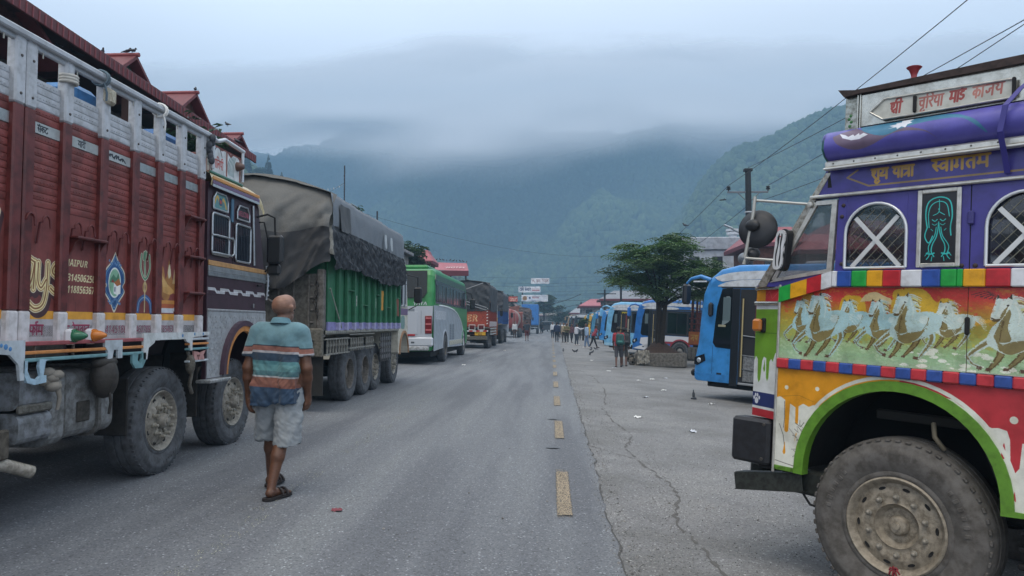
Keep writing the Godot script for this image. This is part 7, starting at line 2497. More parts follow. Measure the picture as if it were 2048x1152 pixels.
func walking_man() -> void:
	var at := V3(-2.38, 0, -6.36)
	at.y = gy(at.x) + .004
	var t := thing("person", "bald man in a striped polo shirt, pale shorts and sandals walking away", "person", at)
	var V := func(x: float, y: float, z: float) -> Vector3: return V3(x, y, z)
	var skin := mat("6f4a39", .5, .0, "dust", .25)
	var hipL := V3(-.09, .90, .0)
	var hipR := V3(.10, .90, .02)
	var knL := V3(-.105, .50, -.13)
	var anL := V3(-.155, .115, -.26)
	var knR := V3(.065, .47, .06)
	var anR := V3(.03, .10, .21)
	var shL := V3(-.185, 1.39, .02)
	var shR := V3(.205, 1.385, .0)
	var elL := V3(-.245, 1.09, .07)
	var wrL := V3(-.262, .83, .0)
	var elR := V3(.262, 1.08, .04)
	var wrR := V3(.235, .84, -.07)
	var legs := [[hipL, knL, .086, .058], [knL + V3(0, .01, .01), knL.lerp(anL, .35) + V3(0, 0, .022), .054, .056], [knL.lerp(anL, .35) + V3(0, 0, .018), anL, .05, .036],
		[hipR, knR, .088, .06], [knR + V3(0, .01, .01), knR.lerp(anR, .35) + V3(0, 0, .024), .056, .06], [knR.lerp(anR, .35) + V3(0, 0, .02), anR, .053, .037]]
	var feet := [[anR + V3(0, -.045, .035), anR + V3(.02, -.055, -.06), .036, .034], [anR + V3(.02, -.055, -.06), anR + V3(.055, -.062, -.15), .036, .022],
		[anL + V3(0, -.05, .035), anL + V3(.0, -.06, -.06), .035, .033], [anL + V3(0, -.06, -.06), anL + V3(.005, -.07, -.15), .035, .022]]
	for i in 5:
		feet.append([anR + V3(.025 + i * .016, -.066, -.14 - .012 * sin(i * .9)), anR + V3(.04 + i * .017, -.07, -.185 + i * .008), .011, .010])
	var trunk := [[shL + V3(.05, .0, .0), shR + V3(-.05, .0, .0), .078, .078], [V3(-.085, 1.27, .01), V3(-.085, .97, .02), .118, .125], [V3(.095, 1.27, .0), V3(.1, .97, .01), .118, .125], [V3(-.07, 1.34, .04), V3(.08, 1.34, .03), .085, .085]]
	var arms := [[shL, elL, .056, .043], [shR, elR, .056, .044]]
	var fore := [[elL, elL.lerp(wrL, .35), .044, .044], [elL.lerp(wrL, .35), wrL, .043, .028], [elR, elR.lerp(wrR, .35), .045, .045], [elR.lerp(wrR, .35), wrR, .044, .029]]
	hand(fore, wrL, V3(.03, -1, -.1).normalized(), V3(.9, 0, -.35).normalized(), V3(0, 0, -1), .98, .55)
	hand(fore, wrR, V3(-.05, -1, -.1).normalized(), V3(-.9, 0, -.35).normalized(), V3(0, 0, -1), .98, .7)
	var nb := V3(.03, 1.475, .0)
	var look := V3(.42, -.08, -1)
	var neck := [[V3(.015, 1.40, .02), nb + V3(0, .02, 0), .064, .06], [V3(-.06, 1.42, .02), V3(.08, 1.42, .02), .05, .05]]
	head_bones(neck, nb + V3(0, .03, -.005), look, 1.03)
	var tone := func(p: Vector3) -> Vector2: return V2(clampf(p.x + .5, 0, 1), clampf(1.0 - p.y / 1.8, 0, 1))
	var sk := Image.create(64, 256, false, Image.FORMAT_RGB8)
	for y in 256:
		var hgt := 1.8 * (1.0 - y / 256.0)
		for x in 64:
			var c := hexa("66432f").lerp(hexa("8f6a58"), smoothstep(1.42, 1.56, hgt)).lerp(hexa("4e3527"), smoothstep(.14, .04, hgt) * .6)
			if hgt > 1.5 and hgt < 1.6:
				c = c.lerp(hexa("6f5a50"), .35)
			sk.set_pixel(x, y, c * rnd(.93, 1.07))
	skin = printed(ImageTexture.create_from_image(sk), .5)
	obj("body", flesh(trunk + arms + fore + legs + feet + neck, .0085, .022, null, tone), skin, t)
	eyes(t, nb + V3(0, .03, -.005), look)
	var f := look.normalized()
	var r := f.cross(Vector3.UP).normalized()
	var cols := [["60848e", .0], ["252837", .272], ["875a4f", .285], ["a4a4a8", .345], ["283d50", .375], ["45757b", .475], ["538184", .52], ["43696f", .60], ["a4a7a8", .665], ["815446", .685], ["7b4e42", .775], ["284059", .812]]
	var im := Image.create(8, 1024, false, Image.FORMAT_RGB8)
	for y in 1024:
		var c := "5e8591"
		for q in cols:
			if y / 1024.0 >= q[1]:
				c = q[0]
		im.fill_rect(Rect2i(0, y, 8, 1), hexa(c))
	var sm := printed(ImageTexture.create_from_image(im), .85)
	sm.rim_enabled = true
	sm.rim = .3
	var top := 1.46
	var len := .66
	var stripe := func(p: Vector3) -> Vector2:
		var y := p.y
		if absf(p.x - .01) > .2:
			y = p.y + .015
		return V2(.5, clampf((top - y - .012 * sin(p.x * 7.0)) / len, .002, .998))
	var slv := [[shL, shL.lerp(elL, .70), .07, .076], [shR, shR.lerp(elR, .66), .07, .076]]
	var st := []
	for b in trunk:
		st.append([b[0], b[1], b[2] + .016, b[3] + .018])
	st.append([V3(-.10, 1.02, .03), V3(-.10, .82, .03), .146, .162])
	st.append([V3(.115, 1.02, .03), V3(.115, .82, .025), .146, .164])
	st.append([V3(-.10, 1.36, .01), V3(.11, 1.36, .01), .09, .09])
	var wr := FastNoiseLite.new()
	wr.seed = 5
	wr.frequency = 6.0
	wr.fractal_octaves = 2
	var cutL := shL.lerp(elL, .72)
	var cutR := shR.lerp(elR, .68)
	var dl := (elL - shL).normalized()
	var dr := (elR - shR).normalized()
	var hem := func(p: Vector3) -> float:
		var c := (.772 + .01 * sin(p.x * 16.0) + .05 * maxf(.0, p.x)) - p.y
		c = maxf(c, minf(.06, p.y - 1.485))
		if p.x < -.19:
			c = maxf(c, (p - cutL).dot(dl))
		elif p.x > .205:
			c = maxf(c, (p - cutR).dot(dr))
		return maxf(c, -1.0)
	var sg := flesh(st + slv, .0085, .03, hem, stripe)
	for i in sg.v.size():
		var p := sg.v[i]
		var k := .016 * smoothstep(1.40, .95, p.y) + .004
		sg.v[i] = p + sg.n[i] * (wr.get_noise_3d(p.x * 1.1, p.y * .8 + p.x * .7, p.z) * 1.2 + absf(wr.get_noise_3d(p.x * 1.5 + 3.0, p.y * 1.9 - absf(p.x) * 1.6, p.z * 1.5)) * .9 - .3) * k
	smooth(sg)
	var shirt := obj("polo_shirt", sg, sm, t)
	var cg := Geo.new()
	var rows := []
	for q in [[1.455, .078], [1.49, .074], [1.512, .07], [1.49, .082], [1.462, .096]]:
		var line := PackedVector3Array()
		for i in 20:
			var a := TAU * i / 20.0
			line.append(V3(.02 + cos(a) * q[1] * 1.02, q[0] + .012 * sin(a), .015 + sin(a) * q[1] * .95))
		rows.append(line)
	cg.grid(rows, true, true)
	obj("collar", cg, mat("587d89", .85), shirt)
	var sh := [[V3(-.05, .88, .01), V3(.07, .88, .01), .12, .12], [V3(-.088, .86, .0), V3(-.125, .46, -.075), .108, .098], [V3(.105, .86, .02), V3(.105, .43, .06), .112, .112], [V3(-.06, .84, .045), V3(.08, .84, .045), .092, .092]]
	var shg := flesh(sh, .0085, .012, func(p: Vector3) -> float: return maxf((.455 if p.x < .0 else .43) + .01 * sin(p.z * 30.0) - p.y, p.y - .98))
	for i in shg.v.size():
		var p := shg.v[i]
		shg.v[i] = p + shg.n[i] * ((wr.get_noise_3d(p.x * .9 + 5.0, p.y * 1.1 - p.x * .9, p.z * .8) * .016 + absf(wr.get_noise_3d(p.x * 1.6, p.y * 2.2 + p.x * 1.4, p.z * 1.2)) * .012))
	smooth(shg)
	obj("shorts", shg, mat("979da0", .92, .0, "weave", .12), t)
	for q in [[anR, .03, .32, .0], [anL, .003, .0, .012]]:
		var a: Vector3 = q[0]
		var b := Basis(Vector3.UP, -q[2])
		var so := Geo.new()
		var out := PackedVector2Array(curve(pv("-.035,.085 -.045,.02 -.04,-.08 -.055,-.15 -.03,-.225 .02,-.23 .058,-.17 .05,-.08 .042,.0 .04,.07 .0,.1 -.035,.085"), 4).slice(0, -1))
		so.prism(out, V3(a.x + .01, a.y - .078, a.z), b * Vector3.RIGHT, b * Vector3.BACK, Vector3.UP, -.022 + q[3] * .0, .0)
		obj("sandal_sole", so, mat("241f1e", .85), t)
		for k in [[-.07, .056], [-.13, .05]]:
			var pts := PackedVector3Array()
			for i in 9:
				var an := PI * i / 8.0
				pts.append(V3(a.x + .012, a.y - .078, a.z) + b * V3(cos(an) * .055, .0 + sin(an) * k[1], k[0]))
			var sgg := Geo.new()
			sgg.tube(pts, .011, 6)
			obj("sandal_strap", sgg, mat("2a2322", .7), t)
func smooth(g: Geo) -> void:
	var acc := {}
	for i in range(0, g.v.size(), 3):
		var k := (g.v[i + 2] - g.v[i]).cross(g.v[i + 1] - g.v[i])
		for j in 3:
			var key := g.v[i + j].snapped(Vector3.ONE * .0004)
			acc[key] = acc.get(key, V3()) + k
	for i in g.v.size():
		var k: Vector3 = acc[g.v[i].snapped(Vector3.ONE * .0004)]
		if k.length_squared() > 1e-20:
			g.n[i] = k.normalized()
var bird_mesh: Mesh
func bird(called: String, label: String, at: Vector3, turn: float, s := 1.0, group := "") -> void:
	if bird_mesh == null:
		var b := [[V3(0, .10, .05), V3(0, .125, -.05), .038, .05], [V3(0, .15, -.08), V3(0, .19, -.10), .028, .026], [V3(0, .195, -.105), V3(0, .195, -.112), .026, .024], [V3(0, .19, -.13), V3(0, .182, -.155), .007, .004],
			[V3(0, .095, .08), V3(0, .07, .19), .026, .012], [V3(-.018, .07, .0), V3(-.02, .0, .0), .007, .006], [V3(.018, .07, .0), V3(.02, .0, .0), .007, .006], [V3(-.036, .12, -.03), V3(-.03, .09, .12), .022, .01], [V3(.036, .12, -.03), V3(.03, .09, .12), .022, .01]]
		bird_mesh = flesh(b, .009, .02).mesh(mat("2b2e35", .6))
	var o := MeshInstance3D.new()
	o.name = numbered(called)
	o.mesh = bird_mesh
	add_child(o)
	o.position = at
	o.rotation.y = turn
	o.scale = Vector3.ONE * s
	tag(o, label, "bird", group)
func build_birds() -> void:
	rng.seed = 101
	var w := [[.64, -42.2, "pigeon standing alone nearest the road's centre line"], [1.25, -42.0, "pigeon on the apron, nearer the road of a close pair"], [1.39, -42.7, "pigeon on the apron, nearer the coaches of a close pair"], [2.47, -47.3, "pigeon below the person in light jeans"], [2.86, -48.9, "pigeon closest to the light blue coach"], [1.98, -39.0, "pigeon nearest the camera, feeding before the boy"], [2.26, -42.3, "pigeon just behind the nearest feeding one"]]
	var i := 0
	for q in w:
		bird("pigeon", q[2], V3(q[0], gy(q[0]) - .006, q[1]), i * 1.9, .95, "pigeons on the apron")
		i += 1
func gable(t: Node3D, x: float, s: float, y0: float, y1: float, hw: float, depth: float, infill: String) -> void:
	var red := mat("6d2f33", .6, .0, "dust", 1.5)
	var g := Geo.new()
	for q in [-1.0, 1.0]:
		var a := V3(x + .25, y1, -s)
		var b := V3(x + .25, y0 - .1, -s + q * (hw + .15))
		g.quad(a, b, b - V3(depth, 0, 0), a - V3(depth, 0, 0), V3(0, 1, q))
		g.quad(a - V3(0, .09, 0), b - V3(0, .09, 0), b - V3(depth, .09, 0), a - V3(depth, .09, 0), V3(0, -1, -q))
		g.quad(a, b, b - V3(0, .09, 0), a - V3(0, .09, 0), Vector3.RIGHT)
	var ga := obj("gable_roof", g, red, t)
	obj("gable_wall", panel(PackedVector2Array([V2(-hw, y0), V2(hw, y0), V2(0, y1 - .1)]), V3(x, 0, -s), Vector3.BACK, Vector3.UP, Vector3.RIGHT, -.06, .0), mat(infill, .7, .0, "grime", 1.0), ga)
	obj("ridge_cap", bar(V3(x + .3, y1 + .01, -s), V3(x - depth, y1 + .01, -s), .05, 6), mat("7d3a3c", .6), ga)
func corrugated(x0: float, y0: float, x1: float, y1: float, s0: float, s1: float, pitch: float) -> Geo:
	var g := Geo.new()
	var rows := []
	var n := int((s1 - s0) / pitch) * 2
	for e in [[x0, y0], [x1, y1]]:
		var line := PackedVector3Array()
		for i in n + 1:
			line.append(V3(e[0], e[1] + (.03 if i % 2 else .0), -lerpf(s0, s1, float(i) / n)))
		rows.append(line)
	g.grid(rows)
	return g
func build_near_building() -> void:
	rng.seed = 111
	var t := thing("shop_building", "long two-storey building with red gabled roofs behind the red cargo truck", "building")
	var red := mat("6d2f33", .6, .0, "dust", 1.5)
	obj("wall", boxed(V3(-13.2, 3.3, -14.0), V3(6.0, 6.4, 17.0), .02), mat("4b4540", .8, .0, "grime", 2.0), t)
	var wd := mat("16191c", .3)
	for s in [7.5, 9.5, 11.5, 13.5, 15.5, 17.5, 19.5, 21.3]:
		for y in [2.0, 5.0]:
			var p := obj("window", boxed(V3(-10.18, y, -s), V3(.06, 1.3, 1.1), .01), wd, t)
			obj("window_frame", ring_frame(PackedVector3Array([V3(-10.13, y - .66, -s - .56), V3(-10.13, y + .66, -s - .56), V3(-10.13, y + .66, -s + .56), V3(-10.13, y - .66, -s + .56)]), .04), mat("6b4a38", .7), p)
	var tilt := Transform3D(Basis(Vector3.RIGHT, -.043), V3(0, .69, .0))
	obj("porch_roof", corrugated(-9.0, 6.90, -12.0, 8.0, 5.5, 21.6, .22), red, t, tilt)
	obj("porch_roof_lining", boxed(V3(-10.1, 6.9, -13.5), V3(2.2, .06, 16.0), .01), mat("3f2526", .8), t, tilt)
	obj("eave_board", boxed(V3(-9.0, 6.80, -13.55), V3(.05, .24, 16.1), .01), mat("5f2a2e", .6, .0, "dust", 1.0), t, tilt)
	var fr := Geo.new()
	for i in 100:
		fr.box(V3(-8.97, 6.78, -5.6 - i * .16), V3(.02, .2, .03), .004)
	obj("eave_groove", fr, mat("7a3a3e", .6), t, tilt)
	for s in [6.0, 9.2, 12.4, 15.6, 18.8, 21.4]:
		obj("porch_column", boxed(V3(-9.3, 3.4, -s), V3(.22, 6.2, .22), .02), mat("5b4038", .7), t)
	gable(t, -9.45, 11.5, 6.55, 7.62, 1.75, 3.0, "59312c")
	gable(t, -9.45, 15.72, 6.9, 7.52, .78, 3.0, "3d5247")
	gable(t, -9.45, 18.5, 6.9, 7.55, .85, 3.0, "5f3a30")
	gable(t, -9.3, 20.95, 6.75, 7.1, .55, 2.6, "5f3a30")
	obj("upper_roof", corrugated(-9.6, 6.75, -12.0, 7.5, 13.4, 21.2, .22), mat("73373a", .6, .0, "dust", 1.5), t)
	var k := thing("potted_shrub", "dark shrub by the porch, seen through the gap under the white top rail", "shrub", V3(-8.2, .28, -16.6))
	crown(k, V3(0, 4.6, 0), V3(.8, 1.5, .9), 260, .34, Color(.03, .06, .028), 5)
	obj("stem", bar(Vector3.ZERO, V3(0, 4.4, 0), .06), mat("3b3028", .9), k)
	var i := 0
	for q in [[-9.2, 6.66, -13.12], [-9.3, 7.6, -13.35], [-10.4, 7.53, -15.72], [-10.0, 7.54, -15.72], [-9.45, 7.55, -15.74], [-9.3, 7.55, -15.70], [-9.25, 7.58, -18.5], [-9.05, 7.06, -20.0], [-9.0, 6.72, -20.55]]:
		var at := V3(q[0], q[1], q[2])
		if i == 1:
			at = V3(-9.25, 6.75, -13.7)
		bird("roof_pigeon", ["pigeon low on the first big gable's edge", "pigeon between the first gable and the green one", "pigeon farthest in along the green gable's ridge", "pigeon second in along the green gable's ridge", "pigeon leaning at the tip of the green gable", "upright pigeon at the very tip of the green gable", "pigeon on the tip of the third gable", "pigeon on the eave past the third gable", "pigeon on the lowest corner of the porch roof"][i], at, 1.2 + i * .9, .7, "pigeons on the red roofs")
		i += 1
func crown(t: Node3D, c: Vector3, r: Vector3, n: int, size: float, col: Color, seed: int, called := "crown") -> void:
	var rg := RandomNumberGenerator.new()
	rg.seed = seed
	var g := Geo.new()
	g.use_col = true
	var clumps := []
	for i in 16:
		var d := V3(rg.randf_range(-1, 1), rg.randf_range(-.8, 1), rg.randf_range(-1, 1))
		if d.length() > 1.0:
			d = d.normalized()
		clumps.append([d * .8, rg.randf_range(.28, .5), rg.randf_range(.6, 1.35)])
	for i in n:
		var k: Array = clumps[rg.randi() % clumps.size()]
		var d: Vector3 = V3(rg.randfn(), rg.randfn() * .6, rg.randfn()) * .55 * k[1]
		var p: Vector3 = c + (k[0] + d) * r
		var a := rg.randf() * TAU
		var dir := V3(cos(a), rg.randf_range(-.5, .25), sin(a)).normalized()
		var side := dir.cross(Vector3.UP).normalized()
		var up := side.cross(dir)
		var l := size * rg.randf_range(.6, 1.2)
		g.tint = col * rg.randf_range(.7, 1.25) * float(k[2])
		for q in 3:
			var o: Vector3 = side * (q - 1) * l * .28
			var tip: Vector3 = p + dir * l + o * 1.7 - up * l * .25 * absf(q - 1)
			g.tri(p + o * .3, p + dir * l * .5 + o * 1.2 + side * l * .14 + up * l * .05, tip, Vector3.UP)
			g.tri(p + o * .3, p + dir * l * .5 + o * 1.2 - side * l * .14 + up * l * .02, tip, Vector3.UP)
	obj(called, g, leaf_mat(), t)
func leaf_mat() -> StandardMaterial3D:
	if not mats.has("leaf"):
		var m := StandardMaterial3D.new()
		m.albedo_color = Color.WHITE
		m.vertex_color_use_as_albedo = true
		m.roughness = .6
		m.backlight_enabled = true
		m.backlight = Color(.5, .6, .3)
		mats["leaf"] = m
	return mats["leaf"]
func build_terrace_building() -> void:
	rng.seed = 113
	var t := thing("terrace_building", "grey building with potted plants and railings on its roof, behind the green truck", "building")
	var wall := mat("8b8a86", .8, .0, "grime", 3.0)
	obj("wall", boxed(V3(-13.0, 3.0, -38.0), V3(8.0, 5.6, 16.0), .03), wall, t)
	obj("roof_slab", boxed(V3(-12.9, 5.9, -38.0), V3(8.4, .2, 16.4), .03), mat("8f9095", .8, .0, "grime", 2.0), t)
	for s in [32.0, 35.0, 38.0, 41.0, 44.0]:
		for y in [1.8, 4.4]:
			var p := obj("window", boxed(V3(-8.98, y, -s), V3(.06, 1.2, 1.3), .01), mat("1a2025", .2), t)
			obj("window_sill", boxed(V3(-8.93, y - .66, -s), V3(.14, .06, 1.5), .01), wall, p)
	var rail := mat("8a8f8f", .5, .3)
	for seg in [[32.6, 34.0, .95], [36.6, 38.6, .55], [41.0, 43.5, .6]]:
		var g := Geo.new()
		for y in 4:
			g.tube(PackedVector3Array([V3(-9.0, 6.0 + seg[2] * (y + 1) / 4.0, -seg[0]), V3(-9.0, 6.0 + seg[2] * (y + 1) / 4.0, -seg[1])]), .03, 5)
		for j in 4:
			var s: float = lerpf(seg[0], seg[1], j / 3.0)
			g.tube(PackedVector3Array([V3(-9.0, 5.95, -s), V3(-9.0, 6.0 + seg[2], -s)]), .035, 5)
		obj("roof_railing", g, rail, t)
	obj("stair_hood", boxed(V3(-9.4, 6.5, -30.6), V3(.8, .12, 1.2), .03, Basis(Vector3.RIGHT, .2)), mat("b9bcbf", .5), t)
	obj("roof_trellis", ring_frame(PackedVector3Array([V3(-10, 6.0, -31.5), V3(-10, 7.4, -31.5), V3(-10, 7.3, -34.0), V3(-10, 6.0, -34.0)]), .06), mat("55606a", .6), t)
	obj("roof_water_tank", boxed(V3(-9.7, 6.25, -40.2), V3(1.0, .6, 1.6), .1), mat("8d96a2", .5), t)
	for q in [[-9.4, 6.5, -33.2, .9, "bushy plant on the terrace roof under the flag pole"], [-9.3, 6.35, -36.4, .55, "low plant in the middle of the terrace roof"], [-9.2, 6.25, -42.0, .5, "small plant at the far end of the terrace roof"]]:
		var p := thing("potted_plant", q[4], "plant", V3(q[0], 6.0, q[2]))
		crown(p, V3(0, q[1] - 5.9, 0), V3(.5, .5, 1.0) * q[3] * 1.3, 170, .24, Color(.045, .08, .03), int(q[2] * -7.0))
		var g := Geo.new()
		g.lathe([V2(0, 0), V2(.16, 0), V2(.2, .28), V2(0, .28)], Vector3.ZERO, Vector3.RIGHT, Vector3.BACK, Vector3.UP, 10)
		obj("pot", g, mat("7a4b38", .8), p)
	var fp := thing("flag_pole", "pole wound with prayer flags on the terrace roof", "flag pole", V3(-9.6, 6.0, -33.6))
	obj("pole", bar(Vector3.ZERO, V3(0, 2.9, 0), .03), mat("2c2f36", .6), fp)
	for i in 12:
		obj("flag", sheet(V3(0, 2.8 - i * .19, 0), V3(0, 2.8 - i * .19, .12), V3(.02, 2.66 - i * .19, .13), V3(0, 2.64 - i * .19, 0), 3, 3, Vector3.RIGHT, .05, 40 + i), mat(["2b3140", "4a4f5c", "3f3440"][i % 3], .8), fp)
	var wg := Geo.new()
	wg.tube(PackedVector3Array([V3(0, 2.1, 0), V3(-.3, 1.5, 1.1), V3(-.5, 1.2, 2.1)]), .008, 4)
	obj("flag_cord", wg, mat("55585c", .8), fp)
	for i in 8:
		obj("small_flag", boxed(V3(-.06 - i * .055, 1.93 - i * .1 + .004 * i * i, .2 + i * .24), V3(.01, .08, .1), .002), mat("c9ccd0" if i % 2 else "8fa0b4", .8), fp)
	var ap := thing("antenna_pole", "thin dark antenna pole by the spiral rail on the terrace roof", "antenna", V3(-9.2, 6.0, -38.4))
	obj("pole", bar(Vector3.ZERO, V3(0, 1.5, 0), .045), mat("23262b", .6), ap)
	obj("spiral_rail", bar(V3(0, .1, -.5), V3(0, .9, -1.2), .03), mat("4b535b", .6), ap)
	for i in 4:
		obj("rail_rung", bar(V3(0, .1, -.5 - i * .2), V3(0, 1.0 - i * .12, -.6 - i * .2), .015), mat("4b535b", .6), ap)
func hip_roof(t: Node3D, c: Vector3, hx: float, hz: float, h: float, inset: float, m: Material, called := "roof") -> void:
	var g := Geo.new()
	var b := [c + V3(-hx, 0, -hz), c + V3(hx, 0, -hz), c + V3(hx, 0, hz), c + V3(-hx, 0, hz)]
	var tp := [c + V3(-hx * inset, h, -hz * inset), c + V3(hx * inset, h, -hz * inset), c + V3(hx * inset, h, hz * inset), c + V3(-hx * inset, h, hz * inset)]
	for i in 4:
		var j := (i + 1) % 4
		var mid: Vector3 = (b[i] + b[j]) * .5 - c
		g.quad(b[i], b[j], tp[j], tp[i], mid + Vector3.UP)
	g.quad(tp[0], tp[1], tp[2], tp[3], Vector3.UP)
	g.quad(b[0], b[1], b[2], b[3], Vector3.DOWN)
	var o := obj(called, g, m, t)
	obj("fascia", boxed(c + V3(0, -.14, 0), V3(hx * 2 + .05, .26, hz * 2 + .05), .02), mat("5d2530", .6), o)
func build_small_roofs() -> void:
	rng.seed = 117
	var pink := mat("a25a62", .6, .0, "dust", 1.5)
	var t := thing("pavilion", "small tower with a red two-tiered hipped roof beyond the green coach", "pavilion", V3(-9.4, .28, -53.0))
	hip_roof(t, V3(0, 5.75, 0), 1.0, 1.3, .55, .62, pink)
	hip_roof(t, V3(0, 6.2, 0), .66, .85, .35, .8, pink, "upper_roof")
	for q in [[-.7, -.9], [.7, -.9], [.7, .9], [-.7, .9]]:
		obj("column", boxed(V3(q[0], 2.8, q[1]), V3(.2, 5.6, .2), .02), mat("a89a8c", .7), t)
	obj("parapet", boxed(V3(0, 4.6, 0), V3(1.5, .7, 2.0), .03), mat("9a8d84", .7, .0, "grime", 1.0), t)
	obj("lower_wall", boxed(V3(0, 2.1, 0), V3(1.6, 4.2, 2.1), .03), mat("a39a90", .8, .0, "grime", 1.5), t)
	t = thing("shelter", "red-roofed shelter on posts with white roof lettering, pigeons lining its ridge", "shelter", V3(-8.2, .28, -58.0))
	var g := Geo.new()
	g.quad(V3(-2.0, 6.3, -1.6), V3(1.3, 6.2, -1.6), V3(1.75, 5.4, 1.0), V3(-2.0, 5.5, 1.0), V3(0, 1, 1))
	g.quad(V3(-2.0, 6.28, -1.6), V3(1.3, 6.18, -1.6), V3(1.75, 5.38, 1.0), V3(-2.0, 5.48, 1.0), V3(0, -1, -1))
	obj("roof", g, pink, t)
	obj("fascia", boxed(V3(-.12, 5.2, 1.0), V3(3.75, .42, .08), .02), mat("5d2530", .6), t)
	for q in [-1.7, .3, 1.5]:
		obj("post", boxed(V3(q, 2.5, .7), V3(.14, 5.2, .14), .02), mat("3a3f45", .6), t)
	var k := Ink.new(260, 110, Color(0, 0, 0, 0), Rect2(0, 0, 1.6, .68))
	k.text("HOTEL", V2(.05, .1), .42, hexa("d9c3c3"), .1, true, .86)
	obj("roof_lettering", panel(rectp(0, 0, 1.6, .68), V3(-.15, 5.62, .61), Vector3.RIGHT, V3(0, .28, -.95).normalized(), V3(0, .95, .28).normalized(), 0, .01, Rect2(0, 0, 1.6, .68)), printed(k.tex(), .6, true), t)
	for i in 10:
		bird("shelter_pigeon", "pigeon %s from the road along the red shelter roof" % ["nearest", "second", "third", "fourth", "fifth", "sixth", "seventh", "eighth", "ninth", "tenth and last"][i], V3(-6.9 - i * .27, 6.5 + .02 * (i % 3) + .02 * i, -59.6 + .1 * (i % 2)), i * 1.1, .85, "pigeons on the shelter roof")
	for i in 4:
		bird("tower_pigeon", ["pigeon at the road end of the red tower roof", "second pigeon from the road on the red tower roof", "third pigeon from the road on the red tower roof", "pigeon at the inner end of the red tower roof"][i], V3(-8.95 - i * .3, 6.83, -52.6), i * .8, .85, "pigeons on the tower roof")
func block(called: String, label: String, c: Vector3, s: Vector3, wall: String, roof: String, floors: int) -> Node3D:
	var t := thing(called, label, "building", c)
	obj("wall", boxed(V3(0, s.y / 2, 0), s, .03), mat(wall, .8, .0, "grime", 3.0), t)
	hip_roof(t, V3(0, s.y + .12, 0), s.x / 2 + .5, s.z / 2 + .5, 1.1, .45, mat(roof, .6, .0, "dust", 1.5))
	for f in floors:
		var y := s.y * (f + .55) / floors
		for i in int(s.z / 2.2):
			obj("window", boxed(V3(-s.x / 2 - .01, y, -s.z / 2 + 1.1 + i * 2.2), V3(.06, 1.1, 1.0), .01), mat("1a1f24", .2), t)
		for i in int(s.x / 2.2):
			obj("window", boxed(V3(-s.x / 2 + 1.1 + i * 2.2, y, s.z / 2 + .01), V3(1.0, 1.1, .06), .01), mat("1a1f24", .2), t)
	return t
